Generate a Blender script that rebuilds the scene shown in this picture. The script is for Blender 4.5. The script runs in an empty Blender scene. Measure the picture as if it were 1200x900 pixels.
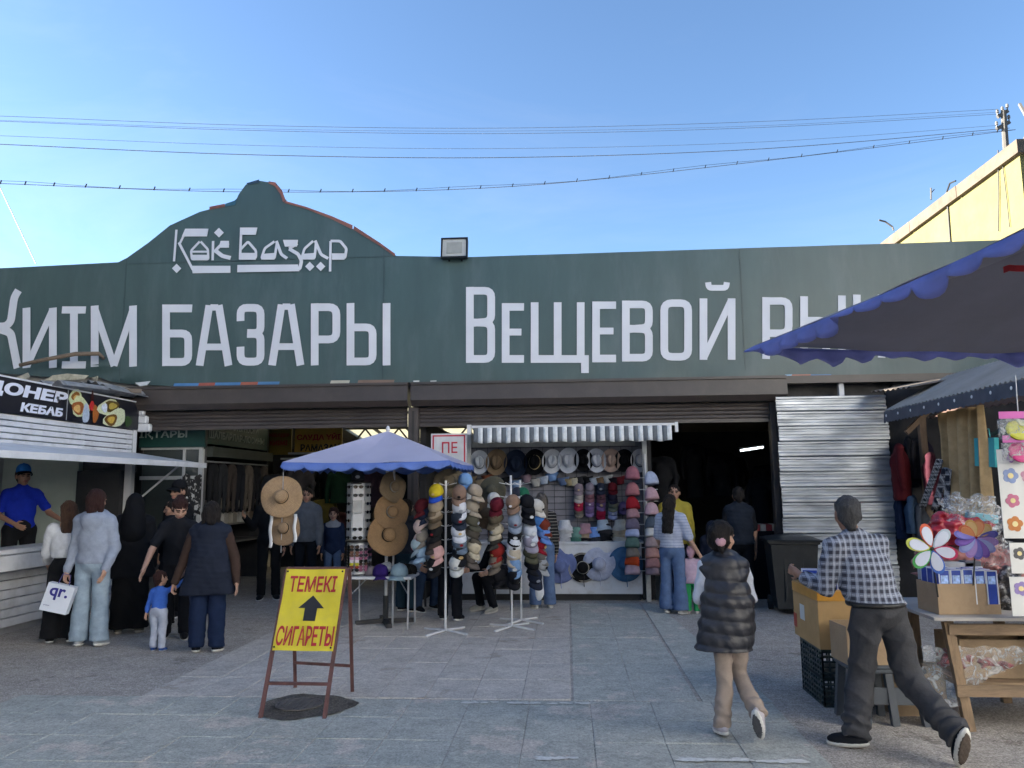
import bpy, bmesh, math, random, numpy as np
from mathutils import Vector, Matrix, Euler
R = math.radians
SC = bpy.context.scene
COL = SC.collection
random.seed(7)

# ------------------------------------------------------------ camera
YAW, PIT, ROL, FPX, CAMZ = R(4), R(7.6), R(.5), 901.0, 1.72
_rt = Vector((math.cos(YAW), math.sin(YAW), 0))
_fw = Vector((-math.sin(YAW)*math.cos(PIT), math.cos(YAW)*math.cos(PIT), math.sin(PIT)))
_up = _rt.cross(_fw)
_r2 = _rt*math.cos(ROL) - _up*math.sin(ROL)
_u2 = _up*math.cos(ROL) + _rt*math.sin(ROL)
CAM = Vector((0, 0, CAMZ))
cam = bpy.data.objects.new('camera', bpy.data.cameras.new('camera'))
COL.objects.link(cam)
cam.matrix_world = Matrix(((_r2.x, _u2.x, -_fw.x, 0), (_r2.y, _u2.y, -_fw.y, 0), (_r2.z, _u2.z, -_fw.z, CAMZ), (0, 0, 0, 1)))
cam.data.sensor_width = 36
cam.data.lens = FPX/1200*36
cam.data.clip_end = 2000
cam.data.clip_start = .05
SC.camera = cam

# ------------------------------------------------------------ sky, sun, exposure
SUN_EL, SUN_AZ = R(17.5), R(-86)          # azimuth from +Y, negative towards -X (left)
w = bpy.data.worlds.new('World'); SC.world = w; w.use_nodes = True
nt = w.node_tree
sky = nt.nodes.new('ShaderNodeTexSky'); sky.sky_type = 'NISHITA'
sky.sun_disc = False; sky.sun_elevation = SUN_EL; sky.sun_rotation = SUN_AZ
sky.air_density = 1.0; sky.dust_density = .6; sky.ozone_density = 3.4; sky.altitude = 700
bg = nt.nodes['Background']; bg.inputs['Strength'].default_value = .05
# faint high cirrus
tc_ = nt.nodes.new('ShaderNodeTexCoord'); mp_ = nt.nodes.new('ShaderNodeMapping'); mp_.inputs['Scale'].default_value = (.9, 2.2, 3.5); mp_.inputs['Rotation'].default_value = (.2, .35, .5)
nz_ = nt.nodes.new('ShaderNodeTexNoise'); nz_.inputs['Scale'].default_value = 1.6; nz_.inputs['Detail'].default_value = 9; nz_.inputs['Roughness'].default_value = .62; nz_.inputs['Distortion'].default_value = .6
mr_ = nt.nodes.new('ShaderNodeMapRange'); mr_.inputs[1].default_value = .47; mr_.inputs[2].default_value = .78; mr_.inputs[3].default_value = 0; mr_.inputs[4].default_value = .26
hs_ = nt.nodes.new('ShaderNodeHueSaturation'); hs_.inputs['Saturation'].default_value = .55; hs_.inputs['Value'].default_value = 1.12
mx_ = nt.nodes.new('ShaderNodeMixRGB')
for a_, b_ in ((tc_.outputs['Generated'], mp_.inputs[0]), (mp_.outputs[0], nz_.inputs['Vector']), (nz_.outputs['Fac'], mr_.inputs[0]), (sky.outputs[0], hs_.inputs['Color']), (mr_.outputs[0], mx_.inputs[0]), (sky.outputs[0], mx_.inputs[1]), (hs_.outputs[0], mx_.inputs[2]), (mx_.outputs[0], bg.inputs[0])): nt.links.new(a_, b_)
sl = bpy.data.lights.new('sun', 'SUN'); sl.energy = 5.0; sl.angle = R(.5); sl.color = (1, .93, .8)
sun = bpy.data.objects.new('sun', sl); COL.objects.link(sun)
sdir = Vector((math.sin(SUN_AZ)*math.cos(SUN_EL), math.cos(SUN_AZ)*math.cos(SUN_EL), math.sin(SUN_EL)))
sun.rotation_euler = sdir.to_track_quat('Z', 'Y').to_euler()
SC.view_settings.view_transform = 'Standard'; SC.view_settings.look = 'None'
SC.view_settings.gamma = 1; SC.view_settings.exposure = 2.75
SC.view_settings.use_curve_mapping = False
SC.cycles.max_bounces = 8; SC.cycles.diffuse_bounces = 4; SC.cycles.transparent_max_bounces = 12
SC.cycles.use_denoising = True
# ------------------------------------------------------------ helpers
def ray(x, y): return _fw + _r2*((x-600)/FPX) + _u2*((450-y)/FPX)
def at(x, y, Y):
    d = ray(x, y); return CAM + d*(Y/d.y)
def atx(x, y, X):
    d = ray(x, y); return CAM + d*(X/d.x)
def gd(x, y, z=0.0):
    d = ray(x, y); return CAM + d*((z-CAMZ)/d.z)
def srgb(h):
    h = h.lstrip('#'); o = []
    for i in (0, 2, 4):
        c = int(h[i:i+2], 16)/255
        o.append(c/12.92 if c <= .04045 else ((c+.055)/1.055)**2.4)
    return tuple(o)

_mats = {}
def mat(key, col=(.5, .5, .5), rough=.65, var=.12, scale=6., bump=.0, bscale=60., metal=0., spec=.4, trans=0., alpha=1., emit=None, stain=None, stretch=None, transl=0., rand=0.):
    """procedural Principled material: noise-varied colour, fine relief, optional stains"""
    if key in _mats: return _mats[key]
    if isinstance(col, str): col = srgb(col)
    m = bpy.data.materials.new(key); m.use_nodes = True
    n = m.node_tree; N = n.nodes; L = n.links
    b = N['Principled BSDF']
    b.inputs['Roughness'].default_value = rough; b.inputs['Metallic'].default_value = metal
    b.inputs['Specular IOR Level'].default_value = spec
    tc = N.new('ShaderNodeTexCoord'); src = tc.outputs['Object']
    if stretch:
        mp = N.new('ShaderNodeMapping'); mp.inputs['Scale'].default_value = stretch; L.new(src, mp.inputs[0]); src = mp.outputs[0]
    nz = N.new('ShaderNodeTexNoise'); nz.inputs['Scale'].default_value = scale; nz.inputs['Detail'].default_value = 6; nz.inputs['Roughness'].default_value = .65
    L.new(src, nz.inputs['Vector'])
    mr = N.new('ShaderNodeMapRange'); mr.inputs[1].default_value = .3; mr.inputs[2].default_value = .7; mr.inputs[3].default_value = 1-var; mr.inputs[4].default_value = 1+var
    L.new(nz.outputs['Fac'], mr.inputs[0])
    hs = N.new('ShaderNodeHueSaturation'); hs.inputs['Color'].default_value = (*col, 1)
    L.new(mr.outputs[0], hs.inputs['Value'])
    out = hs.outputs[0]
    if rand:
        oi = N.new('ShaderNodeObjectInfo'); m2 = N.new('ShaderNodeMapRange'); m2.inputs[3].default_value = 1-rand; m2.inputs[4].default_value = 1+rand
        L.new(oi.outputs['Random'], m2.inputs[0])
        mu = N.new('ShaderNodeMath'); mu.operation = 'MULTIPLY'; L.new(mr.outputs[0], mu.inputs[0]); L.new(m2.outputs[0], mu.inputs[1]); L.new(mu.outputs[0], hs.inputs['Value'])
    if stain:
        sc, amt, scl = stain
        n2 = N.new('ShaderNodeTexNoise'); n2.inputs['Scale'].default_value = scl; n2.inputs['Detail'].default_value = 8; n2.inputs['Roughness'].default_value = .7
        L.new(src, n2.inputs['Vector'])
        cr = N.new('ShaderNodeMapRange'); cr.inputs[1].default_value = .5; cr.inputs[2].default_value = .72; cr.inputs[3].default_value = 0; cr.inputs[4].default_value = amt
        L.new(n2.outputs['Fac'], cr.inputs[0])
        mx = N.new('ShaderNodeMixRGB'); mx.inputs[2].default_value = (*sc, 1); L.new(cr.outputs[0], mx.inputs[0]); L.new(out, mx.inputs[1]); out = mx.outputs[0]
    L.new(out, b.inputs['Base Color'])
    if bump:
        n3 = N.new('ShaderNodeTexNoise'); n3.inputs['Scale'].default_value = bscale; n3.inputs['Detail'].default_value = 5
        L.new(src, n3.inputs['Vector'])
        bp = N.new('ShaderNodeBump'); bp.inputs['Strength'].default_value = bump; bp.inputs['Distance'].default_value = .02
        L.new(n3.outputs['Fac'], bp.inputs['Height']); L.new(bp.outputs[0], b.inputs['Normal'])
    b.inputs['Transmission Weight'].default_value = trans
    b.inputs['Alpha'].default_value = alpha
    if emit:
        b.inputs['Emission Color'].default_value = (*emit[0], 1); b.inputs['Emission Strength'].default_value = emit[1]
    if transl:
        tl = N.new('ShaderNodeBsdfTranslucent'); L.new(out, tl.inputs[0])
        ms = N.new('ShaderNodeMixShader'); ms.inputs[0].default_value = transl
        L.new(b.outputs[0], ms.inputs[1]); L.new(tl.outputs[0], ms.inputs[2]); L.new(ms.outputs[0], N['Material Output'].inputs[0])
    _mats[key] = m
    return m
def cloth(hexc, bump=.12, transl=0.):
    return mat('cloth_'+hexc+('t' if transl else ''), hexc, rough=.85, var=.16, scale=14, bump=bump, bscale=90, spec=.2, transl=transl)
def paint(hexc, rough=.5, metal=0.):
    return mat('paint_'+hexc+str(rough), hexc, rough=rough, var=.10, scale=5, bump=.06, bscale=40, metal=metal, stain=((.06, .05, .045), .25, 3.))

class MB:
    """collects shapes; build() links them as one mesh object"""
    def __init__(s): s.v = []; s.f = []; s.m = []; s.mi = 0
    def add(s, vs, fs, M=None):
        o = len(s.v)
        if M is not None: vs = [M @ Vector(p) for p in vs]
        s.v += [tuple(p) for p in vs]; s.f += [tuple(i+o for i in f) for f in fs]; s.m += [s.mi]*len(fs)
        return s
    def box(s, c, d, M=None, rz=0, bev=0.):
        x, y, z = d[0]/2, d[1]/2, d[2]/2
        T = Matrix.Translation(c) @ Matrix.Rotation(rz, 4, 'Z')
        if M is not None: T = M @ T
        if bev:
            e = min(bev, x*.9, y*.9, z*.9); vs = []
            for sx in (-1, 1):
                for sy in (-1, 1):
                    for sz in (-1, 1):
                        vs += [(sx*x, sy*(y-e), sz*(z-e)), (sx*(x-e), sy*y, sz*(z-e)), (sx*(x-e), sy*(y-e), sz*z)]
            bm = bmesh.new()
            for p in vs: bm.verts.new(p)
            bmesh.ops.convex_hull(bm, input=bm.verts[:]); bm.verts.index_update()
            vv = [v.co.copy() for v in bm.verts]; ff = [[v.index for v in f.verts] for f in bm.faces]; bm.free()
            return s.add(vv, ff, T)
        vs = [(-x, -y, -z), (x, -y, -z), (x, y, -z), (-x, y, -z), (-x, -y, z), (x, -y, z), (x, y, z), (-x, y, z)]
        return s.add(vs, [(3, 2, 1, 0), (4, 5, 6, 7), (0, 1, 5, 4), (1, 2, 6, 5), (2, 3, 7, 6), (3, 0, 4, 7)], T)
    def bb(s, p0, p1, **k):
        return s.box([(a+b)/2 for a, b in zip(p0, p1)], [abs(b-a) for a, b in zip(p0, p1)], **k)
    def tube(s, path, r, n=6, caps=True, M=None):
        P = [Vector(p) for p in path]; vs = []; fs = []; pn = None
        for i, p in enumerate(P):
            t = (P[min(i+1, len(P)-1)]-P[max(i-1, 0)])
            t = t.normalized() if t.length > 1e-9 else Vector((0, 0, 1))
            if pn is None:
                a = Vector((0, 0, 1)) if abs(t.z) < .9 else Vector((1, 0, 0)); pn = t.cross(a).normalized()
            pn = (pn - t*pn.dot(t)).normalized(); b = t.cross(pn)
            rr = r[i] if isinstance(r, (list, tuple)) else r
            for k in range(n):
                a = 2*math.pi*(k+.5)/n; vs.append(p + pn*(rr*math.cos(a)) + b*(rr*math.sin(a)))
        for i in range(len(P)-1):
            for k in range(n):
                k2 = (k+1) % n; fs.append((i*n+k, i*n+k2, (i+1)*n+k2, (i+1)*n+k))
        if caps: fs.append(tuple(range(n))[::-1]); fs.append(tuple((len(P)-1)*n+k for k in range(n)))
        return s.add(vs, fs, M)
    def bar(s, a, b, w, h, M=None):
        """rectangular bar from a to b, w wide, h high"""
        a = Vector(a); b = Vector(b); t = (b-a).normalized()
        u = Vector((0, 0, 1)) if abs(t.z) < .95 else Vector((0, 1, 0))
        x = t.cross(u).normalized(); y = x.cross(t)
        vs = [p + x*(sx*w/2) + y*(sy*h/2) for p in (a, b) for sx, sy in ((-1, -1), (1, -1), (1, 1), (-1, 1))]
        return s.add(vs, [(0, 1, 2, 3), (7, 6, 5, 4), (0, 4, 5, 1), (1, 5, 6, 2), (2, 6, 7, 3), (3, 7, 4, 0)], M)
    def lathe(s, prof, n=16, M=None, fn=None, c0=True):
        vs = []; fs = []
        for r, z in prof:
            for k in range(n):
                a = 2*math.pi*k/n; p = (r*math.cos(a), r*math.sin(a), z)
                vs.append(fn(p, a) if fn else p)
        for i in range(len(prof)-1):
            for k in range(n):
                k2 = (k+1) % n; fs.append((i*n+k, i*n+k2, (i+1)*n+k2, (i+1)*n+k))
        if c0 and prof[0][0] > 1e-4: fs.append(tuple(range(n))[::-1])
        if prof[-1][0] > 1e-4: fs.append(tuple((len(prof)-1)*n+k for k in range(n)))
        return s.add(vs, fs, M)
    def prism(s, poly, d, M=None):
        """poly in local XZ, thickness d towards -Y from y=0"""
        n = len(poly)
        vs = [(x, 0, z) for x, z in poly] + [(x, -d, z) for x, z in poly]
        fs = [tuple(range(n)), tuple(range(n, 2*n))[::-1]] + [(i, n+i, n+(i+1) % n, (i+1) % n) for i in range(n)]
        return s.add(vs, fs, M)
    def grid(s, fn, nu, nv, M=None, thick=0.):
        vs = [Vector(fn(i/nu, j/nv)) for j in range(nv+1) for i in range(nu+1)]
        fs = [(j*(nu+1)+i, j*(nu+1)+i+1, (j+1)*(nu+1)+i+1, (j+1)*(nu+1)+i) for j in range(nv) for i in range(nu)]
        if thick:
            nn = [Vector((0, 0, 0)) for _ in vs]
            for f in fs:
                q = (vs[f[2]]-vs[f[0]]).cross(vs[f[3]]-vs[f[1]])
                for i in f: nn[i] += q
            o = len(vs); vs2 = [v - q.normalized()*thick if q.length > 0 else v for v, q in zip(vs, nn)]
            bd = [i for i in range(nu)] ; W = nu+1
            f2 = [tuple(i+o for i in f)[::-1] for f in fs]
            loop = [i for i in range(W)] + [j*W+nu for j in range(1, nv+1)] + [nv*W+i for i in range(nu-1, -1, -1)] + [j*W for j in range(nv-1, 0, -1)]
            f3 = [(loop[(k+1) % len(loop)], loop[k], loop[k]+o, loop[(k+1) % len(loop)]+o) for k in range(len(loop))]
            return s.add(vs+vs2, fs+f2+f3, M)
        return s.add(vs, fs, M)
    def mesh(s, name, smooth=False):
        me = bpy.data.meshes.new(name); me.from_pydata(s.v, [], s.f)
        if any(s.m): me.polygons.foreach_set('material_index', s.m)
        if smooth: me.polygons.foreach_set('use_smooth', [True]*len(me.polygons))
        me.update(); return me
    def build(s, name, m, parent=None, world=True, smooth=False, loc=None, auto=None):
        """parent: vertices given in world coordinates are brought into the parent's frame when world is set"""
        org = Vector((0, 0, 0))
        if parent is not None and world: org = full_loc(parent)
        if loc is not None: org = Vector(loc)
        if org.length > 0: s.v = [(p[0]-org.x, p[1]-org.y, p[2]-org.z) for p in s.v]
        me = s.mesh(name, smooth)
        for q in (m if isinstance(m, (list, tuple)) else [m]): me.materials.append(q)
        o = bpy.data.objects.new(name, me); COL.objects.link(o)
        if auto: me.set_sharp_from_angle(angle=R(auto))
        if parent is not None:
            o.parent = parent
            if loc is not None: o.location = org - full_loc(parent)
        elif loc is not None: o.location = org
        return o
def full_loc(o):
    l = Vector(o.location)
    while o.parent: o = o.parent; l = l + Vector(o.location)
    return l
def tag(o, label=None, cat=None, group=None, kind=None):
    if label: o['label'] = label
    if cat: o['category'] = cat
    if group: o['group'] = group
    if kind: o['kind'] = kind
    return o
def thing(name, label, cat, loc=(0, 0, 0), rz=0, group=None):
    o = bpy.data.objects.new(name, None); COL.objects.link(o); o.location = loc; o.rotation_euler = (0, 0, rz); o.empty_display_size = .1
    return tag(o, label, cat, group)
def inst(name, me, m, M=None, parent=None):
    """an object on shared mesh data with its own materials"""
    o = bpy.data.objects.new(name, me); COL.objects.link(o)
    ms = m if isinstance(m, (list, tuple)) else [m]
    while len(me.materials) < len(ms): me.materials.append(None)
    for i, q in enumerate(ms):
        o.material_slots[i].link = 'OBJECT'; o.material_slots[i].material = q
    if parent is not None: o.parent = parent
    if M is not None: o.matrix_basis = M
    return o
def sstep(a, b, x): t = max(0., min(1., (x-a)/(b-a))); return t*t*(3-2*t)
def wob(x, y=0., z=0., s=1.):
    return (math.sin(x*3.1*s+y*1.7*s+1.3)+math.sin(y*4.3*s-z*2.9*s+x*1.1*s)+math.sin(z*5.7*s+x*2.3*s+.7))/3
def stroke(mb, pts, wd, fil=0., closed=False, Y=0., d=.006):
    """flat band of width wd along 2-D points (x,z), mitred, corners filleted, put on the plane y=Y facing -Y"""
    P = [Vector(p) for p in pts]
    if fil:
        Q = []; n = len(P)
        for i, p in enumerate(P):
            if not closed and i in (0, n-1): Q.append(p); continue
            a = P[i-1]-p; b = P[(i+1) % n]-p; r = min(fil, a.length*.48, b.length*.48)
            if a.length < 1e-6 or b.length < 1e-6 or abs(a.normalized().dot(b.normalized())) > .97: Q.append(p); continue
            A = p+a.normalized()*r; B = p+b.normalized()*r
            for t in (0, .25, .5, .75, 1): Q.append(A*(1-t)**2 + p*(2*t*(1-t)) + B*t*t)
        P = Q
    n = len(P); Lp = []; Rp = []
    for i, p in enumerate(P):
        if closed: a = (p-P[i-1]).normalized(); b = (P[(i+1) % n]-p).normalized()
        else:
            a = (p-P[i-1]).normalized() if i else (P[1]-p).normalized()
            b = (P[i+1]-p).normalized() if i < n-1 else a
        na = Vector((-a.y, a.x)); nb = Vector((-b.y, b.x)); m = (na+nb)
        m = m.normalized() if m.length > 1e-6 else na
        k = wd/2/max(.35, m.dot(na)); Lp.append(p+m*k); Rp.append(p-m*k)
    vs = []
    for l, r in zip(Lp, Rp): vs += [(l.x, Y, l.y), (r.x, Y, r.y), (l.x, Y-d, l.y), (r.x, Y-d, r.y)]
    fs = []
    for i in range(n if closed else n-1):
        a = 4*i; b = 4*((i+1) % n)
        fs += [(a+2, a+3, b+3, b+2), (a, b, b+1, a+1), (a, a+2, b+2, b), (a+1, b+1, b+3, a+3)]
    if not closed: fs += [(0, 1, 3, 2), (4*n-4, 4*n-2, 4*n-1, 4*n-3)]
    mb.add(vs, fs)
def text_mesh(txt, h, bold=0., width=None, shear=0., d=.004):
    """lettering as a mesh in local XZ facing -Y, cap height about h, lower left corner at the origin"""
    cu = bpy.data.curves.new('lettering', 'FONT'); cu.body = txt; cu.size = 1; cu.offset = bold; cu.extrude = .01; cu.shear = shear; cu.resolution_u = 3
    o = bpy.data.objects.new('lettering', cu); COL.objects.link(o)
    dg = bpy.context.evaluated_depsgraph_get(); dg.update()
    me = bpy.data.meshes.new_from_object(o.evaluated_get(dg)); bpy.data.objects.remove(o); bpy.data.curves.remove(cu)
    n = len(me.vertices); co = np.empty(n*3); me.vertices.foreach_get('co', co); co = co.reshape(-1, 3)
    if n:
        lo = co.min(0); hi = co.max(0); sx = (width/(hi[0]-lo[0])) if width else h/(hi[1]-lo[1])
        q = np.stack([(co[:, 0]-lo[0])*sx, -(co[:, 2]-lo[2])/(hi[2]-lo[2])*d, (co[:, 1]-lo[1])*h/(hi[1]-lo[1])], 1)
        me.vertices.foreach_set('co', q.ravel())
    me.materials.clear(); me.update()
    return me
def lettering(name, txt, p0, h, m, parent=None, bold=0., width=None, shear=0., M=None, d=.004):
    me = text_mesh(txt, h, bold, width, shear, d); me.materials.append(m)
    o = bpy.data.objects.new(name, me); COL.objects.link(o)
    base = full_loc(parent) if parent is not None else Vector((0, 0, 0))
    o.parent = parent
    o.matrix_basis = Matrix.Translation(Vector(p0)-base) @ (M if M is not None else Matrix())
    return o
# ------------------------------------------------------------ ground
def ground_mat(key, base, alt, worn, wscale, wthr, speck=.35, bump=.5, rand=.06):
    m = bpy.data.materials.new(key); m.use_nodes = True; n = m.node_tree; N = n.nodes; L = n.links; b = N['Principled BSDF']
    ge = N.new('ShaderNodeNewGeometry'); pos = ge.outputs['Position']
    def noise(sc, det=6, ro=.65):
        q = N.new('ShaderNodeTexNoise'); q.inputs['Scale'].default_value = sc; q.inputs['Detail'].default_value = det; q.inputs['Roughness'].default_value = ro
        L.new(pos, q.inputs['Vector']); return q.outputs['Fac']
    def rng(src, a, b_, c, d):
        q = N.new('ShaderNodeMapRange'); q.inputs[1].default_value = a; q.inputs[2].default_value = b_; q.inputs[3].default_value = c; q.inputs[4].default_value = d; L.new(src, q.inputs[0]); return q.outputs[0]
    def mix(f, a, b_, mode='MIX'):
        q = N.new('ShaderNodeMixRGB'); q.blend_type = mode
        if isinstance(f, float): q.inputs[0].default_value = f
        else: L.new(f, q.inputs[0])
        for i, v in ((1, a), (2, b_)):
            if isinstance(v, tuple): q.inputs[i].default_value = (*v, 1)
            else: L.new(v, q.inputs[i])
        return q.outputs[0]
    big = noise(.9, 5); mid = noise(5, 8, .7); fine = noise(70, 4, .7)
    c = mix(rng(big, .35, .65, 0, 1), base, alt)
    wf = rng(noise(wscale, 10, .72), wthr, wthr+.025, 0, .92)
    c = mix(wf, c, worn)
    c = mix(.75, c, rng(mid, .25, .75, .62, 1.30), 'MULTIPLY')
    c = mix(.8, c, rng(fine, .3, .7, 1-speck*1.5, 1+speck*1.3), 'MULTIPLY'); c = mix(.8, c, rng(noise(24, 5, .8), .3, .7, 1-speck*1.1, 1+speck*1.0), 'MULTIPLY')
    vo = N.new('ShaderNodeTexVoronoi'); vo.inputs['Scale'].default_value = 55; L.new(pos, vo.inputs['Vector'])
    c = mix(rng(vo.outputs['Distance'], .0, .22, .5, 0), c, tuple(q*.45 for q in base))
    oi = N.new('ShaderNodeObjectInfo'); c = mix(1., c, rng(oi.outputs['Random'], 0, 1, 1-rand, 1+rand), 'MULTIPLY')
    L.new(c, b.inputs['Base Color']); b.inputs['Roughness'].default_value = .86; b.inputs['Specular IOR Level'].default_value = .3
    ad = N.new('ShaderNodeMath'); ad.operation = 'MULTIPLY_ADD'; L.new(wf, ad.inputs[0]); ad.inputs[1].default_value = -.6; L.new(fine, ad.inputs[2])
    bp = N.new('ShaderNodeBump'); bp.inputs['Strength'].default_value = bump; bp.inputs['Distance'].default_value = .012; L.new(ad.outputs[0], bp.inputs['Height']); L.new(bp.outputs[0], b.inputs['Normal'])
    return m
G_asph = ground_mat('asphalt', (.355, .325, .298), (.41, .378, .345), (.275, .245, .215), 2.2, .60, .5, .8)
G_conc = ground_mat('slab_grey', (.475, .435, .395), (.505, .47, .43), (.37, .325, .285), 1.5, .60, .25, .4, .025)
G_green = ground_mat('slab_green', (.375, .388, .36), (.41, .415, .385), (.48, .44, .40), 1.25, .555, .28, .5, .02)
def ground_z(u, v):
    return 0.
mb = MB(); mb.add([(-300, -300, 0), (300, -300, 0), (300, 300, 0), (-300, 300, 0)], [(0, 1, 2, 3)])
ground = tag(mb.build('ground', G_asph), kind='structure')
def slab_mesh(sx, sy):
    b = MB(); h = .006; e = .003; x, y = sx/2, sy/2
    vs = [(-x, -y, -.01), (x, -y, -.01), (x, y, -.01), (-x, y, -.01), (-x, -y, h-.004), (x, -y, h-.004), (x, y, h-.004), (-x, y, h-.004), (-x+e, -y+e, h), (x-e, -y+e, h), (x-e, y-e, h), (-x+e, y-e, h)]
    fs = [(0, 1, 5, 4), (1, 2, 6, 5), (2, 3, 7, 6), (3, 0, 4, 7), (4, 5, 9, 8), (5, 6, 10, 9), (6, 7, 11, 10), (7, 4, 8, 11), (8, 9, 10, 11)]
    return b.add(vs, fs).mesh('paving_slab')
_sl = {}
def slab_field(x0, x1, y0, y1, sx, sy, m, gap=.004, bond=False):
    key = (sx, sy)
    if key not in _sl: _sl[key] = slab_mesh(sx-gap, sy-gap)
    nx = int(round((x1-x0)/sx)); ny = int(round((y1-y0)/sy))
    for j in range(ny):
        for i in range(nx):
            off = (j % 2)*sx*.5 if bond else 0
            Mx = Matrix.Translation((x0+(i+.5)*sx+off, y0+(j+.5)*sy, random.uniform(-.003, .001))) @ Euler((random.uniform(-.004, .004), random.uniform(-.004, .004), random.uniform(-.004, .004))).to_matrix().to_4x4()
            inst('paving_slab', _sl[key], m, Mx, ground)
slab_field(-3.6, 0., 6.52, 11.72, .40, .65, G_conc)
slab_field(0.02, 1.02, 6.52, 11.72, .50, .65, G_green)
slab_field(-4.65, 1.59, 4.48, 6.5, .48, .505, G_green)
b = MB(); b.prism([(1.05, 6.5), (1.60, 6.5), (1.26, 11.7), (1.05, 11.7)], .006)
b.v = [(x, z, -y) for x, y, z in b.v]; b.build('painted_strip', G_green, ground)
# worn white paint flakes
G_white = mat('road_paint', (.62, .62, .60), rough=.8, var=.2, scale=30, bump=.3)
rs = random.Random(3)
def flakes(px0, px1, py, n, hw):
    b = MB(); a = gd(px0, py, .012); c = gd(px1, py, .012)
    for k in range(n):
        t = rs.random(); p = a.lerp(c, t); p.y += rs.uniform(-hw, hw); r = rs.uniform(.012, .05)
        q = [(p.x+math.cos(g)*r*rs.uniform(.5, 1.6), p.y+math.sin(g)*r*rs.uniform(.3, .7)) for g in [i*math.pi/4 for i in range(8)]]
        b.add([(x, y, .0125+k*.00002) for x, y in q], [tuple(range(8))])
    b.build('road_marking', G_white, ground)
flakes(545, 580, 823, 10, .01); flakes(592, 690, 824, 16, .012)
flakes(800, 875, 890, 46, .022); flakes(880, 940, 892, 26, .02); flakes(632, 672, 888, 14, .02)
for k in range(16):
    px_, py_ = rs.uniform(60, 960), rs.uniform(745, 895); p = gd(px_, py_, .014); b = MB(); r = rs.uniform(.008, .02)
    b.add([(r*math.cos(a_)*rs.uniform(.5, 1.5), r*math.sin(a_)*rs.uniform(.5, 1.2), .004*(i_ % 2)) for i_, a_ in enumerate([j*math.pi/3 for j in range(6)])]+[(0, 0, .008)], [(i_, (i_+1) % 6, 6) for i_ in range(6)])
    o = b.build('litter_scrap', mat('litter', (.5, .49, .46), rough=.8)); o.location = p; tag(o, 'tiny pale scrap of litter lying on the worn paving', 'litter', 'litter scraps on the paving')
# manhole with ring of rough patched asphalt
c = gd(358, 829); mh = thing('manhole_cover', 'round iron manhole cover set in dark patched asphalt under the yellow sign', 'manhole', (c.x, c.y, 0))
b = MB(); n = 26; vs = [(0, 0, .02)]
for k in range(n):
    a = 2*math.pi*k/n; r = .37*(1+.09*math.sin(3*a+1)+.05*math.sin(7*a)); vs.append((r*math.cos(a), r*.95*math.sin(a), .0135))
b.add(vs, [(0, 1+k, 1+(k+1) % n) for k in range(n)])
b.build('patch', ground_mat('patch_asphalt', (.105, .095, .085), (.14, .125, .11), (.08, .07, .062), 4, .55, .6, 1.), mh, world=False)
iron = mat('cast_iron', (.115, .105, .10), rough=.6, var=.3, scale=20, bump=.3, metal=.3)
b = MB(); b.lathe([(.185, .022), (.185, .03), (.168, .03), (.165, .024)], 28, Matrix.Translation((-.05, 0, 0))); b.build('ring', iron, mh, world=False)
b = MB(); b.lathe([(0, .0285), (.16, .0285), (.16, .02)], 28, Matrix.Translation((-.05, 0, 0)))
for i in range(-3, 4):
    b.box((-.05+i*.04, 0, .030), (.014, 2*math.sqrt(max(.001, .14**2-(i*.04)**2)), .006))
b.build('lid', iron, mh, world=False)

# ------------------------------------------------------------ market building
YB = 11.8
brown = mat('brown_metal', (.052, .042, .039), rough=.42, var=.18, scale=3, bump=.05, bscale=20, spec=.5, stain=((.10, .085, .07), .35, 2.5))
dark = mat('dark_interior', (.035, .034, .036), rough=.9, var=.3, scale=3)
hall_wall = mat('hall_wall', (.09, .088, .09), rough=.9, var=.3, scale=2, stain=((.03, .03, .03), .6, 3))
mk = thing('market_building', 'low market hall behind the green banner with two wide brown shutter openings', 'building', (0, 12, 0))
def part(name, m, parent, *boxes, **k):
    b = MB()
    for p0, p1 in boxes: b.bb(p0, p1)
    return b.build(name, m, parent, **k)
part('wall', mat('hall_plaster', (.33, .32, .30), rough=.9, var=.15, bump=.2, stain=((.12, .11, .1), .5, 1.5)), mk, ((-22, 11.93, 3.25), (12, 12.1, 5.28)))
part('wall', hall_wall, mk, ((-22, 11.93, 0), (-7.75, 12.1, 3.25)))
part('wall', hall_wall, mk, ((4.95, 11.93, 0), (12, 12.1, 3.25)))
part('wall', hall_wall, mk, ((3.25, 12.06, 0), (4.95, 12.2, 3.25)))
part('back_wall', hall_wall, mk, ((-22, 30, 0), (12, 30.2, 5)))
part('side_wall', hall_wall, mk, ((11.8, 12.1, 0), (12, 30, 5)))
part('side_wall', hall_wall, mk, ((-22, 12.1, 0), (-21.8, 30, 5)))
tin = mat('roof_tin', (.10, .10, .105), rough=.6, var=.2, metal=.5)
b = MB()
def slope_slab(b, x0, x1, y0, y1, za, zb, t=.05):
    b.add([(x0, y0, za), (x1, y0, za), (x1, y1, zb), (x0, y1, zb), (x0, y0, za+t), (x1, y0, za+t), (x1, y1, zb+t), (x0, y1, zb+t)], [(3, 2, 1, 0), (4, 5, 6, 7), (0, 1, 5, 4), (1, 2, 6, 5), (2, 3, 7, 6), (3, 0, 4, 7)])
zr = lambda y: 4.3-(y-12.1)*.105
slope_slab(b, -22, -6.2, 12.1, 30, zr(12.1), zr(30)); slope_slab(b, -.9, 12, 12.1, 30, zr(12.1), zr(30)); slope_slab(b, -6.2, -.9, 12.1, 16, zr(12.1), zr(16))
b.build('roof', tin, mk)
b = MB(); slope_slab(b, -6.2, -.9, 16, 30, zr(16), zr(30), .01)
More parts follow.
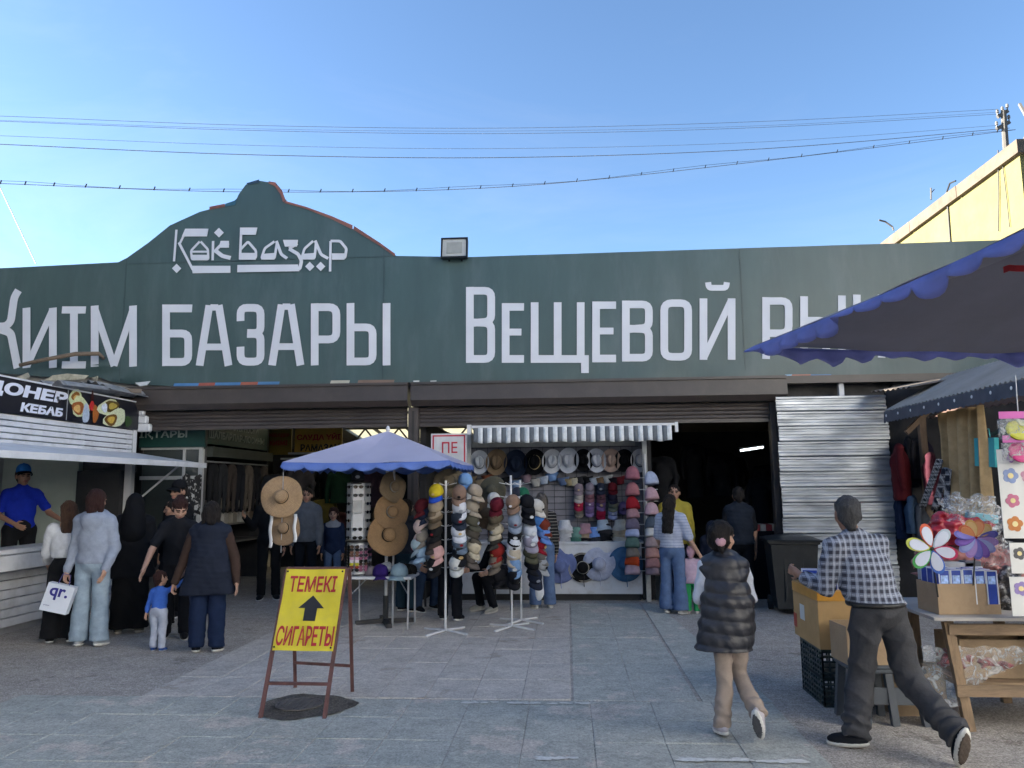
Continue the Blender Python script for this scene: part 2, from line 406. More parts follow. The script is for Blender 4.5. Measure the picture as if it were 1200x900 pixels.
b.build('skylight', mat('fibreglass', (.75, .72, .60), rough=.6, transl=.75), mk)
b = MB()
for x in (-5.2, -4.3, -3.4, -2.5, -1.6): b.bar((x, 12.2, zr(12.2)-.10), (x, 29.9, zr(29.9)-.10), .05, .07)
for y in (18, 20, 22, 24, 26, 28): b.bar((-6.2, y, zr(y)-.19), (-.9, y, zr(y)-.19), .06, .06)
for y in (20, 24, 28):
    for i in range(6):
        x = -6.2+i*.9; b.bar((x, y, zr(y)-.2), (x+.45, y, zr(y)-.75), .04, .04); b.bar((x+.45, y, zr(y)-.75), (x+.9, y, zr(y)-.2), .04, .04)
    b.bar((-6.2, y, zr(y)-.75), (-.9, y, zr(y)-.75), .05, .05)
b.build('roof_truss', mat('truss_steel', (.02, .02, .02), rough=.6), mk)
# roller shutters: boxes, slats and posts
xL, xM0, xM1, xR0, xR1 = -7.75, -2.46, -2.28, 3.06, 3.27
def shutter(x0, x1, zb, n):
    bx = MB(); bx.prism([(0, 3.335), (.30, 3.335), (.32, 3.05), (.24, 2.965), (0, 2.965)], x1-x0)
    bx.v = [(x0-y, 11.93-x, z) for x, y, z in bx.v]
    o = bx.build('shutter_box', brown, mk)
    lip = MB(); lip.bb((x0, 11.596, 3.29), (x1, 11.626, 3.31)); lip.build('trim', brown, o)
    for k in range(n):
        b = MB(); z = 2.962-k*.062; pr = [(0, 0), (.012, -.012), (.016, -.032), (.010, -.052), (0, -.060)]
        vs = [(x, 11.88-d, z+q) for x in (x0+.05, x1-.05) for d, q in pr] + [(x, 11.90, z+q) for x in (x0+.05, x1-.05) for q in (0, -.06)]
        fs = [(i+1, i, 5+i, 6+i) for i in range(4)] + [(10, 11, 13, 12), (0, 10, 12, 5), (11, 4, 9, 13)]
        b.add(vs, fs); b.build('slat', brown, mk)
    bt = MB(); bt.bb((x0+.05, 11.855, zb), (x1-.05, 11.91, 2.962-n*.062)); bt.build('bottom_bar', brown, mk)
shutter(xL, xM0+.03, 2.66, 4); shutter(xM1-.1, 3.30, 2.66, 4)
for x0, x1 in ((xM0, xM1), (xR0, xR1)):
    b = MB(); b.box(((x0+x1)/2, 11.86, 1.48), (x1-x0-.02, .15, 2.96), bev=.008); p = b.build('post', brown, mk)
    b = MB(); b.bb(((x0+x1)/2-.02, 11.777, .1), ((x0+x1)/2+.02, 11.784, 2.9)); b.build('guide_rail', mat('rail_dark', (.03, .027, .026), rough=.5), p)
# steel angle under the banner right of the shutters
part('lintel', brown, mk, ((3.30, 11.70, 3.22), (11.5, 11.9, 3.335)))

# ------------------------------------------------------------ green banner
def banner_mat(key, col, amt=.35):
    return mat(key, col, rough=.40, var=.12, scale=1.3, bump=.10, bscale=3.5, spec=.45, stain=((.13, .17, .19), amt, .9), stretch=(2.2, 1, .5))
M_ban = banner_mat('banner_green', (.052, .092, .094))
TOPS = [(-400, 333), (0, 315), (140, 308), (150, 303), (175, 285), (200, 265), (235, 249), (265, 241), (276, 238), (281, 228), (289, 217), (305, 212.5), (320, 215), (329, 225), (335, 238), (360, 245), (390, 257), (420, 272), (445, 287), (465, 300.5), (545, 302), (1140, 283), (1400, 275)]
BOTS = [(-400, 462), (0, 438), (30, 440), (60, 442), (118, 442), (128, 447), (150, 450), (205, 453), (485, 448), (916, 443), (1400, 434)]
tops = [at(x, y, YB) for x, y in TOPS]; bots = [at(x, y, YB) for x, y in BOTS]
def interp(pl, x):
    for a, c in zip(pl, pl[1:]):
        if a.x <= x <= c.x: return a.z + (c.z-a.z)*(x-a.x)/(c.x-a.x)
    return pl[0].z if x < pl[0].x else pl[-1].z
def ban_y(x, z):
    low = 1-sstep(3.35, 3.95, z)
    d = .006*wob(x*.5, z*.7) + .004*wob(x*1.6, z*2.1)
    lf = sstep(-6.0, -7.6, x) if False else (1-sstep(-7.6, -6.0, x))
    d += lf*low*(.05*math.sin(x*2.3+z*9)+.035*math.sin(x*5.1-z*17)+.02*math.sin(z*31+x*3))
    d += (1-sstep(3.34, 3.6, z))*.012*math.sin(x*4.2)
    return YB - .03 + d
xs = sorted(set([-20+i*.12 for i in range(0, 260)] + [p.x for p in tops if -20 < p.x < 11] + [p.x+.001 for p in tops if -20 < p.x < 11]))
ban = thing('banner', 'long dark green printed banner with white lettering and a domed top over the market entrance', 'banner', (0, YB, 3.35))
b = MB(); nv = 30; nx = len(xs)-1
def ban_pt(u, v):
    x = xs[int(round(u*nx))]; z0 = interp(bots, x); z1 = interp(tops, x)
    z = z0+(z1-z0)*v; return (x, ban_y(x, z), z)
b.grid(ban_pt, nx, nv, thick=.02)
b.build('fabric', M_ban, ban, smooth=True, auto=40)
# frame carrying the dome behind the cloth
dome = [p for p in tops if -7.35 < p.x < -2.6]
b = MB(); b.prism([(p.x, p.z-.04) for p in dome], .25); b.v = [(x, y+YB+.27, z) for x, y, z in b.v]
b.build('dome_frame', hall_wall, ban)
# leftovers of the older coloured print along the edges
def edge_patch(pts, col):
    q = [at(x, y, YB) for x, y in pts]; b = MB(); b.prism([(p.x, p.z) for p in q], .006); b.v = [(x, y+YB-.043, z) for x, y, z in b.v]
    b.build('print_strip', mat('print_'+col, col, rough=.45, var=.12, scale=4), ban)
edge_patch([(334.5, 239), (360, 246), (390, 258), (414, 270), (414, 265), (390, 254.5), (360, 243.6), (335, 236.5)], '#8a5a50')
edge_patch([(415, 270), (445, 288.5), (463, 301), (464, 298.5), (446, 285.5), (416, 266)], '#7d5148')
edge_patch([(316, 216), (323, 219), (330, 229), (333, 238), (336, 236), (331.5, 224), (324, 215), (316, 213.8)], '#8a5a50')
edge_patch([(247, 247), (265, 243.5), (265, 240), (247, 243.5)], '#7a4c44')
edge_patch([(265.5, 243.5), (277, 241), (279, 234), (276, 236.5), (265.5, 240)], '#2f5a6e')
edge_patch([(292, 218), (305, 215), (305, 211.7), (290, 216)], '#2d4358')
for a, c2, col in ((205, 234, '#4d7fb3'), (234, 253, '#a35a4e'), (253, 283, '#4d7fb3'), (283, 303, '#a5604e'), (303, 328, '#4a7aa8'), (388, 410, '#b9b6a8'), (420, 462, '#7f6a5c'), (918, 926, '#7fa6c4'), (926, 948, '#a8695a'), (948, 972, '#4474ad')):
    yb = (453-(a-205)*.018) if a < 900 else 442.8
    edge_patch([(a, yb), (c2, yb-.3), (c2+1, yb-3.6), (a+1, yb-3.3)], col)
for a in (485, 505): edge_patch([(a, 448.5), (a+7, 448.3), (a+7, 446.2), (a, 446.6)], '#c9ccc8')
edge_patch([(160, 449), (178, 447), (174, 452), (166, 453)], '#c3c8cc')

# lettering on the banner
M_let = mat('letter_white', (.62, .64, .69), rough=.5, var=.05, scale=2, spec=.3)
_k = [0]
def px_stroke(mb, pts, wpx, fil=0, closed=False):
    _k[0] += 1
    q = [at(x, y, YB-.06) for x, y in pts]; s = (q[0]-at(pts[0][0]+1, pts[0][1], YB-.06)).length
    stroke(mb, [(p.x, p.z) for p in q], wpx*s, fil*s, closed, Y=YB-.044-(_k[0] % 6)*.001, d=.002)
def glyph(ch, x0, x1, yt, yb, sw=9.0, name='letter'):
    b = MB(); h = sw/2; l, r, t, o = x0+h, x1-h, yt+h, yb-h; ym = (yt+yb)/2; xm = (x0+x1)/2; S = lambda p, f=0, c=False, w_=sw: px_stroke(b, p, w_, f, c)
    if ch == 'Б': S([(x1, t), (l, t), (l, yb)]); S([(l, o), (r, o), (r, ym-2), (l, ym-2)], 8)
    elif ch == 'А': S([(l-1, yb), (xm-h-1, yt+1)], w_=sw); S([(r+1, yb), (xm+h+1, yt+1)], w_=sw); S([(xm-h, t-1), (xm+h, t-1)], w_=sw*.8); S([(l+6, yb-22), (r-6, yb-22)], w_=sw*.85)
    elif ch == 'З': S([(l, yt+20), (l, t), (r, t), (r, ym-2), (xm-4, ym-2)], 8); S([(xm-4, ym-1), (r, ym-1), (r, o), (l, o), (l, yb-22)], 8)
    elif ch == 'Р': S([(l, yb), (l, yt)]); S([(l, t), (r, t), (r, ym+6), (l, ym+6)], 9)
    elif ch == 'Ь': S([(l, yt), (l, yb)]); S([(l, o), (r, o), (r, ym-8), (l, ym-8)], 8)
    elif ch == '|': S([(xm, yt), (xm, yb)])
    elif ch == 'В': S([(l, yt), (l, yb)]); S([(l, t), (r, t), (r, ym-4), (l, ym-2)], 8); S([(l, ym-3), (r, ym-2), (r, o), (l, o)], 8)
    elif ch == 'Е': S([(x1, t), (l, t), (l, o), (x1, o)]); S([(l, ym-1), (x1-3, ym-1)], w_=sw*.9)
    elif ch == 'Щ': S([(l, yt), (l, o), (r-4, o)]); S([((l+r-4)/2, yt), ((l+r-4)/2, yb-2)]); S([(r-4, yt), (r-4, yb-2)]); S([(r-6, o), (r+1, o), (r+1, yb+12)])
    elif ch == 'О': S([(l, t), (r, t), (r, o), (l, o)], 9, True)
    elif ch in 'ИЙ':
        S([(l, yt), (l, yb)]); S([(r, yt), (r, yb)]); S([(l+.5, yb-2), (r-.5, yt+2)], w_=sw*.85)
        if ch == 'Й': S([(xm-11, yt-19), (xm-10, yt-12.5), (xm+10, yt-12.5), (xm+11, yt-19)], 6, w_=7)
    elif ch == 'І': S([(xm, yt), (xm, yb)]); S([(x0, t-1), (x1, t-1)], w_=sw*.9); S([(x0, o+1), (x1, o+1)], w_=sw*.9)
    elif ch == 'М': S([(l, yt), (l, yb)]); S([(r, yt), (r, yb)]); S([(l, yt+3), (xm, yb-1)], w_=sw*.85); S([(r, yt+3), (xm, yb-1)], w_=sw*.85)
    elif ch == 'Н': S([(l, yt), (l, yb)]); S([(r, yt), (r, yb)]); S([(l, ym), (r, ym)], w_=sw*.9)
    elif ch == 'К': S([(l, yt), (l, yb)]); S([(r+1, yt), (r-4, yt+8), (r-8, ym-9), (r-14, ym-3), (l, ym-3)], 6); S([(l+5, ym-3), (r-8, ym+4), (r, yb)], 5)
    b.build(name, M_let, ban)
for g in (('К', -20, 24.5, 340, 431), ('И', 26, 66, 360.5, 431), ('І', 72, 100, 359.5, 431), ('М', 106, 160, 358, 429.5),
          ('Б', 189.6, 224.7, 356.7, 428.6), ('А', 230, 271, 356.5, 428.4), ('З', 277, 309.5, 356, 428.2), ('А', 315, 355.4, 355.6, 428), ('Р', 364, 398.4, 355.3, 428), ('Ь', 406, 441, 355, 428), ('|', 447.5, 458, 355, 428),
          ('В', 546, 580, 336, 425), ('Е', 588, 614, 355, 425), ('Щ', 622, 689, 354, 425), ('Е', 694, 722, 353, 424.5), ('В', 729, 765, 352, 423.5), ('О', 774, 811, 350.5, 422.5), ('Й', 820, 862, 349.5, 421.5),
          ('Р', 893.5, 929, 348, 420.5), ('Ь', 938, 973, 347, 420), ('|', 982, 992, 346, 419.5), ('Н', 1000, 1038, 345, 419), ('О', 1047, 1083, 344, 418), ('К', 1090, 1126, 343, 417)):
    glyph(*g)
# the small calligraphic name in the dome
Z = lambda x, y: (140+x/3.529, 200+y/3.529)
def logo(strokes, fills=()):
    b = MB()
    for pts, wd in strokes: px_stroke(b, [Z(*p) for p in pts], wd/3.529, 2.2)
    for pts in fills:
        _k[0] += 1; q = [at(*Z(*p), YB-.06) for p in pts]; m_ = MB(); m_.prism([(p.x, p.z) for p in q], .004); b.add([(x, y+YB-.052-(_k[0] % 6)*.0012, z) for x, y, z in m_.v], m_.f)
    b.build('letter', M_let, ban)
logo([([(234, 243), (224, 374)], 9), ([(246, 304), (262, 272), (275, 256)], 9), ([(244, 296), (302, 408)], 10)], [[(272, 240), (368, 240), (362, 272), (258, 272)], [(296, 393), (458, 393), (458, 422), (302, 424)]])
logo([([(330, 292), (294, 330), (298, 366), (366, 366), (364, 324), (334, 292)], 9), ([(296, 334), (364, 334)], 8)], [[(294, 348), (366, 348), (366, 370), (298, 370)]])
logo([([(386, 290), (384, 370)], 10), ([(390, 336), (418, 306), (452, 300)], 12), ([(396, 330), (424, 352), (458, 360)], 16)], [[(418, 290), (452, 290), (452, 318), (410, 318)]])
for cx, cy, r in ((411, 256, 20), (236, 404, 19), (787, 396, 19), (832, 396, 19)): logo([], [[(cx-r, cy), (cx, cy-r), (cx+r, cy), (cx, cy+r)]])
logo([([(502, 236), (497, 366)], 10), ([(498, 326), (530, 292), (563, 330), (563, 360), (495, 360)], 10)], [[(498, 235), (570, 235), (563, 265), (498, 265)], [(495, 340), (563, 340), (563, 368), (495, 368)]])
logo([([(640, 292), (600, 320), (586, 362), (640, 362), (650, 300)], 10), ([(648, 290), (668, 345), (692, 362)], 12)], [[(588, 344), (640, 340), (640, 367), (586, 367)]])
logo([([(700, 322), (738, 344), (752, 372), (744, 406), (720, 404)], 14), ([(735, 300), (700, 322)], 12)], [[(676, 286), (738, 286), (734, 314), (684, 314)], [(488, 390), (738, 388), (744, 416), (487, 420)]])
logo([([(800, 290), (764, 322), (752, 362), (806, 362), (812, 300)], 10), ([(808, 288), (832, 345), (862, 362)], 12)], [[(754, 344), (806, 340), (806, 367), (750, 367)]])
logo([([(872, 290), (870, 416)], 10), ([(872, 290), (912, 290), (938, 322), (932, 360), (878, 360)], 11)], [[(878, 342), (938, 342), (930, 368), (880, 368)]])

for px_, y0_, y1_ in ((451, 291, 447), (150, 304, 449), (866, 293, 443)):
    q0, q1 = at(px_, y0_, YB), at(px_, y1_, YB); b = MB(); b.bb((q0.x-.009, YB-.0415, q1.z), (q0.x+.009, YB-.0385, q0.z)); b.build('seam', banner_mat('banner_seam', (.040, .072, .075)), ban)
q0, q1 = at(142, 303, YB), at(464, 301, YB); b = MB(); b.bb((q0.x, YB-.0425, q1.z-.004), (q1.x, YB-.0395, q1.z+.006)); b.build('seam', banner_mat('banner_seam', (.040, .072, .075)), ban)
# flood light on the banner's top edge
p = at(532.5, 303, YB-.16); fl = thing('flood_light', 'square black framed flood lamp standing on the top edge of the banner', 'lamp', (p.x, p.y, p.z))
bk = mat('black_metal', (.015, .015, .017), rough=.4, metal=.2)
Mx = Matrix.Translation((0, 0, .17)) @ Matrix.Rotation(R(-8), 4, 'X')
b = MB()
b.box((0, .05, 0), (.42, .08, .33), M=Mx, bev=.015)
for sx in (-1, 1): b.box((sx*.2, -.005, 0), (.025, .04, .345), M=Mx)
for sz in (-1, 1): b.box((0, -.005, sz*.16), (.376, .04, .025), M=Mx)
b.build('housing', bk, fl, world=False)
b = MB(); b.box((0, -.0, 0), (.374, .012, .294), M=Mx); ref = b.build('reflector', mat('lamp_grey', (.42, .43, .42), rough=.35), fl, world=False)
b = MB(); b.box((0, -.012, 0), (.25, .008, .19), M=Mx); b.build('led_panel', mat('led_pale', (.30, .31, .29), rough=.5), ref, world=False)
for sx in (-.1, .1):
    b = MB(); b.bar((sx, .08, .06), (sx, .2, -.10), .03, .006); b.build('bracket', bk, fl, world=False)
# stick caught in front of the banner's lower left corner
a, c = at(23, 428, 11.35), at(116, 414.5, 11.55)
b = MB(); b.tube([a, a.lerp(c, .3)+Vector((0, 0, .03)), a.lerp(c, .7)+Vector((0, 0, .05)), c, c+Vector((.02, .1, -.06))], [.03, .032, .035, .035, .03], 7)
tag(b.build('wooden_pole', mat('pole_wood', (.19, .14, .10), rough=.8, var=.3, scale=15, stretch=(1, 6, 6), bump=.3), smooth=True, loc=a), 'bent bare wooden pole sticking out along the lower left edge of the banner', 'pole')

# unseen block added beyond the left edge to keep the yard in shade
sr = thing('added_shade_block', 'unseen pale block added along the left side to shade the yard', 'building', (-13, 0, 0))
part('wall', mat('shade_block_plaster', (.5, .47, .42), rough=.9, var=.12, bump=.2), sr, ((-17, -26, 0), (-10.2, 11.7, 8.8)))
part('roof', tin, sr, ((-17.2, -26.2, 8.804), (-10.0, 11.75, 8.95)))
# unseen pale block added on the right to bounce sunlight into the yard
th = thing('added_bounce_block', 'long unseen pale block added on the right to throw sun into the yard', 'building', (10, -10, 0))
part('wall', mat('bounce_block_pale', (.74, .74, .74), rough=.9, var=.06, bump=.2), th, ((9.6, -36, 0), (22, 4.2, 10.5)))
part('roof', tin, th, ((9.4, -36.2, 10.504), (22.2, 4.4, 10.7)))
bh = thing('added_rear_block', 'unseen white block added behind the camera to throw light back', 'building', (0, -30, 0))  # unseen block added behind the camera as a reflector for the facade
part('wall', mat('rear_block_white', (.74, .72, .68), rough=.9, var=.05, bump=.2), bh, ((-9, -38, 0), (13.5, -26, 11)))
part('roof', tin, bh, ((-9.2, -38.2, 11.004), (13.7, -25.8, 11.2)))
# ------------------------------------------------------------ yellow building, cables, utility pole
XW = 9.0
yel = mat('yellow_stucco', (.155, .14, .055), rough=.9, var=.18, scale=1.1, bump=.25, bscale=12, stain=((.105, .095, .042), .8, .45))
corner = atx(1193, 163, XW)
yb = thing('yellow_building', 'tall windowless yellow stucco building rising behind the right end of the banner', 'building', (XW, corner.y, 0))
zt = corner.z; y0 = corner.y
part('side_wall', yel, yb, ((XW, y0, 0), (XW+.3, 70, zt-.32)))
part('end_wall', mat('end_shade_grey', (.30, .33, .34), rough=.9, var=.12, scale=1, stain=((.15, .16, .16), .5, .8)), yb, ((XW+.304, y0+.02, 0), (XW+14, y0+.3, zt-.32)))  # blue-grey of this face's shade is put into its colour
cop = mat('coping', (.10, .078, .06), rough=.85, var=.25, scale=2.5, stain=((.14, .1, .08), .7, 1.2), bump=.3, bscale=15)
part('roof', tin, yb, ((XW+.1, y0+.1, zt-.5), (XW+14, 70, zt-.36)))
k = 0; y = y0-.12
while y < 60:
    b = MB(); b.bb((XW-.10, y, zt-.32+.004*(k % 2)), (XW+.35, y+2.38, zt-.05+.01*(k % 3))); b.build('coping_stone', cop, yb); y += 2.4; k += 1
part('coping_stone', mat('coping_tin', (.3, .31, .31), rough=.5), yb, ((XW+.352, y0-.12, zt-.30), (XW+14, y0+.35, zt-.06)))
cab = mat('cable_black', (.02, .02, .02), rough=.6)
def wall_cable(pts, r=.012):
    q = [atx(x, y, XW-.03) for x, y in pts]; b = MB(); b.tube(q, r, 5); b.build('cable', cab, yb)
wall_cable([(1120, 212), (1113, 215), (1109.5, 225), (1111, 250), (1113.5, 284)], .02)
wall_cable([(1169.5, 176), (1170.5, 230), (1170, 271)], .012); wall_cable([(1173, 178), (1180, 235), (1183, 266)], .01)
pa = atx(1047, 270, XW-.1); b = MB(); b.tube([pa, pa+Vector((-.02, 0, .1)), pa+Vector((-.2, 0, .25)), pa+Vector((-.36, 0, .3))], .025, 5); b.build('gutter_bracket', mat('galv', (.10, .095, .09), rough=.6), yb)
pa = atx(1091, 234, XW); b = MB(); b.tube([pa, pa+Vector((.02, 0, .3))], .02, 5); b.tube([pa+Vector((0, 0, .15)), pa+Vector((.1, 0, .26))], .012, 5); b.build('vent_pipe', mat('galv', (.35, .34, .32)), yb)
pa = Vector((XW+.15, y0+.1, zt)); b = MB(); b.tube([pa+Vector((-.1, 0, -.2)), pa+Vector((.25, 0, .35)), pa+Vector((.6, 0, .6))], .05, 6); b.tube([atx(1195, 122, XW+.3), atx(1200, 131, XW+.3), atx(1210, 150, XW+.3)], .035, 5); b.build('conduit', mat('galv', (.35, .34, .32)), yb)
PY = 34.
pt = at(1178, 128, PY); up_ = thing('utility_pole', 'grey utility pole with insulators on two cross arms above the yellow building', 'utility pole', (pt.x, PY, 0))
pole_m = mat('pole_concrete', (.09, .085, .08), rough=.9)
b = MB(); b.tube([(pt.x+.3, PY, 0), at(1178.5, 170, PY), at(1176, 130, PY)], [.2, .13, .11], 8); b.build('shaft', pole_m, up_)
glass_ins = mat('porcelain', (.16, .155, .15), rough=.35, var=.03)
for (ax, ay, bx_, by_) in ((1169, 137, 1181, 130), (1168, 151, 1183, 143)):
    a, c = at(ax, ay, PY), at(bx_, by_, PY); b = MB(); b.bar(a, c, .12, .16); arm = b.build('cross_arm', pole_m, up_)
    for t in (.02, .5, .98):
        q = a.lerp(c, t)+Vector((0, 0, .08)); b = MB(); b.lathe([(.03, 0), (.03, .08), (.07, .10), (.05, .16), (.07, .18), (.04, .26), (0, .28)], 8, Matrix.Translation(q)); b.build('insulator', glass_ins, arm)
def wire(name, label, pts, r, Ya=PY, Yb=24., bumps=False):
    # pts in the photograph; the wire runs from depth Yb on the left to Ya at the pole
    q = []
    for x, y in pts: q.append(at(x, y, Yb+(Ya-Yb)*max(0, min(1, (x+100)/1265))))
    # smooth
    s = []
    for i in range(len(q)-1):
        p0 = q[max(i-1, 0)]; p1 = q[i]; p2 = q[i+1]; p3 = q[min(i+2, len(q)-1)]
        for k in range(8):
            t = k/8; s.append(.5*((2*p1)+(p2-p0)*t+(2*p0-5*p1+4*p2-p3)*t*t+(3*p1-p0-3*p2+p3)*t**3))
    s.append(q[-1]); b = MB(); r *= .7; b.tube(s, r, 5)
    o = b.build(name, mat('wire_grey', (.14, .14, .15), rough=.6), smooth=True, loc=s[0]); tag(o, label, 'cable', 'cables across the sky')
    if bumps:
        L = 0; b = MB(); nx = .8
        for a_, c_ in zip(s, s[1:]):
            L += (c_-a_).length
            if L > nx: b.tube([a_+Vector((0, 0, -.02)), a_+Vector((.05, 0, .12))], .022, 4); nx += random.uniform(.55, .95)
        b.build('tie', cab, o)['kind'] = 'stuff'
        b = MB(); b.tube([p_+Vector((0, 0, .06+.05*math.sin(i*.9))) for i, p_ in enumerate(s)], r*.6, 4); b.build('carrier_wire', cab, o)
wire('overhead_wire', 'topmost thin wire across the sky', [(-100, 134), (0, 136), (300, 147), (600, 150), (900, 142), (1169, 128)], .012)
wire('overhead_wire', 'second thin wire from the top across the sky', [(-100, 139), (0, 142), (300, 153), (600, 156.5), (900, 149), (1180, 133)], .012)
wire('overhead_wire', 'faint third thin wire from the top across the sky', [(-100, 139), (0, 141), (300, 151), (600, 153.5), (900, 147), (1176, 131)], .008)
wire('overhead_wire', 'fourth wire from the top across the sky, above the thick dark one', [(-100, 156), (0, 159), (300, 170.5), (600, 174), (900, 166), (1168, 147)], .010)
wire('overhead_wire', 'dark smooth wire second from the bottom across the sky', [(-100, 164), (0, 169), (300, 181.5), (600, 184.5), (900, 174), (1183, 150)], .02)
wire('overhead_cable', 'lowest cable with tied bundles sagging above the dome of the banner', [(-100, 211), (0, 215), (300, 225), (600, 218.5), (900, 188), (1190, 152)], .018, bumps=True)
a = at(-12, 195, 15); c = at(42, 309, 13); b = MB(); b.tube([a, a.lerp(c, .5)+Vector((.02, 0, -.03)), c], .008, 4)
tag(b.build('guy_wire', mat('galv_thin', (.04, .04, .04)), loc=a), 'thin slanting wire at the left edge of the sky', 'cable')
# ------------------------------------------------------------ people: fields of tapered limbs meshed as one surface
class Field:
    def __init__(s, lo, hi, h):
        s.h = h; s.lo = np.array(lo, float); n = np.ceil((np.array(hi)-s.lo)/h).astype(int)+1
        s.n = n; s.F = np.full(n, 1.0, np.float32); s.ax = [s.lo[i]+h*np.arange(n[i]) for i in range(3)]
    def win(s, lo, hi):
        a = np.maximum(0, np.floor((np.array(lo)-s.lo)/s.h).astype(int)); b = np.minimum(s.n, np.ceil((np.array(hi)-s.lo)/s.h).astype(int)+1)
        if np.any(b <= a): return None
        sl = tuple(slice(p, q) for p, q in zip(a, b))
        return sl, np.meshgrid(*[s.ax[i][sl[i]] for i in range(3)], indexing='ij', sparse=True)
    def put(s, sl, d, k):
        F = s.F[sl]
        if k <= 0: s.F[sl] = np.minimum(F, d)
        else:
            t = np.clip(.5+.5*(F-d)/k, 0, 1); s.F[sl] = F+(d-F)*t-k*t*(1-t)
    def cone(s, a, b, ra, rb, k=.03, flat=None):
        a = np.array(a, float); b = np.array(b, float); m = max(ra, rb)*(1.6 if flat else 1)+k+2*s.h
        w_ = s.win(np.minimum(a, b)-m, np.maximum(a, b)+m)
        if w_ is None: return
        sl, (X, Y, Z) = w_; ba = b-a; L2 = ba@ba+1e-9
        t = np.clip(((X-a[0])*ba[0]+(Y-a[1])*ba[1]+(Z-a[2])*ba[2])/L2, 0, 1)
        d = np.sqrt((X-a[0]-ba[0]*t)**2+(Y-a[1]-ba[1]*t)**2+(Z-a[2]-ba[2]*t)**2)-(ra+(rb-ra)*t)
        s.put(sl, d, k)
    def ell(s, c, r, rot=None, k=.03, sub=False):
        c = np.array(c, float); r = np.array(r, float); m = r.max()+k+2*s.h; w_ = s.win(c-m, c+m)
        if w_ is None: return
        sl, (X, Y, Z) = w_; P = [X-c[0], Y-c[1], Z-c[2]]
        if rot is not None: P = [sum(rot[j][i]*P[j] for j in range(3)) for i in range(3)]      # rot columns = axes
        k0 = np.sqrt(sum((P[i]/r[i])**2 for i in range(3))); k1 = np.sqrt(sum((P[i]/r[i]**2)**2 for i in range(3)))+1e-6
        d = k0*(k0-1)/k1
        if sub: s.F[sl] = np.maximum(s.F[sl], -d)
        else: s.put(sl, d, k)
    def above(s, z): s.F = np.maximum(s.F, (z-s.ax[2])[None, None, :])
    def below(s, z): s.F = np.maximum(s.F, (s.ax[2]-z)[None, None, :])
    def halfspace(s, p, n):
        """keep the side the normal n points to"""
        X, Y, Z = np.meshgrid(*s.ax, indexing='ij', sparse=True)
        s.F = np.maximum(s.F, -((X-p[0])*n[0]+(Y-p[1])*n[1]+(Z-p[2])*n[2]))
    def disp(s, fn): s.F = s.F - fn(*np.meshgrid(*s.ax, indexing='ij', sparse=True)).astype(np.float32)
    def merge(s, o, k=.01):
        t = np.clip(.5+.5*(s.F-o.F)/k, 0, 1); s.F = s.F+(o.F-s.F)*t-k*t*(1-t)
    def nets(s):
        F = s.F; F[0] = F[-1] = 1; F[:, 0] = F[:, -1] = 1; F[:, :, 0] = F[:, :, -1] = 1
        I = F < 0; n = s.n
        cnt = np.zeros(n-1, np.int8)
        for dx in (0, 1):
            for dy in (0, 1):
                for dz in (0, 1): cnt += I[dx:n[0]-1+dx, dy:n[1]-1+dy, dz:n[2]-1+dz]
        act = np.argwhere((cnt > 0) & (cnt < 8))
        if not len(act): return np.zeros((0, 3)), np.zeros((0, 4), int)
        ids = np.full(n-1, -1, np.int64); ids[tuple(act.T)] = np.arange(len(act))
        pos = np.zeros((len(act), 3)); num = np.zeros(len(act))
        cs = [(a, b, c) for a in (0, 1) for b in (0, 1) for c in (0, 1)]
        for i, p in enumerate(cs):
            for q in cs[i+1:]:
                if sum(abs(u-v) for u, v in zip(p, q)) != 1: continue
                A = F[tuple((act+p).T)]; B = F[tuple((act+q).T)]; m = (A < 0) != (B < 0)
                t = np.where(m, A/np.where(m, A-B, 1), 0)[:, None]
                pos += np.where(m[:, None], np.array(p)+(np.array(q)-np.array(p))*t, 0); num += m
        V = s.lo+(act+pos/num[:, None])*s.h
        Q = []
        for axis in range(3):
            u, v = [(1, 2), (2, 0), (0, 1)][axis]
            a = np.take(I, range(n[axis]-1), axis); b = np.take(I, range(1, n[axis]), axis)
            e = np.argwhere(a != b); e = e[(e[:, u] > 0) & (e[:, v] > 0) & (e[:, u] < n[u]-1) & (e[:, v] < n[v]-1)]
            fl = a[tuple(e.T)]
            eu = np.zeros(3, int); eu[u] = 1; ev = np.zeros(3, int); ev[v] = 1
            q = np.stack([ids[tuple((e-eu-ev).T)], ids[tuple((e-ev).T)], ids[tuple(e.T)], ids[tuple((e-eu).T)]], 1)
            q[~fl] = q[~fl][:, ::-1]; Q.append(q)
        return V, np.concatenate(Q)
def np_mesh(name, V, Q, mats, midx=None):
    me = bpy.data.meshes.new(name); me.vertices.add(len(V)); me.vertices.foreach_set('co', np.asarray(V, np.float32).ravel())
    me.loops.add(4*len(Q)); me.loops.foreach_set('vertex_index', np.asarray(Q, np.int32).ravel())
    me.polygons.add(len(Q)); me.polygons.foreach_set('loop_start', np.arange(0, 4*len(Q), 4, dtype=np.int32))
    me.polygons.foreach_set('use_smooth', np.ones(len(Q), bool))
    for m in mats: me.materials.append(m)
    if midx is not None: me.polygons.foreach_set('material_index', np.asarray(midx, np.int32))
    me.update(calc_edges=True); me.validate(); return me

SKIN = mat('skin', (.42, .25, .18), rough=.55, var=.10, scale=30, spec=.4)
M_eye = mat('eye_dark', (.015, .012, .01), rough=.3); M_lip = mat('lip', (.32, .12, .10), rough=.5); M_brow = mat('brow', (.02, .014, .011), rough=.8)
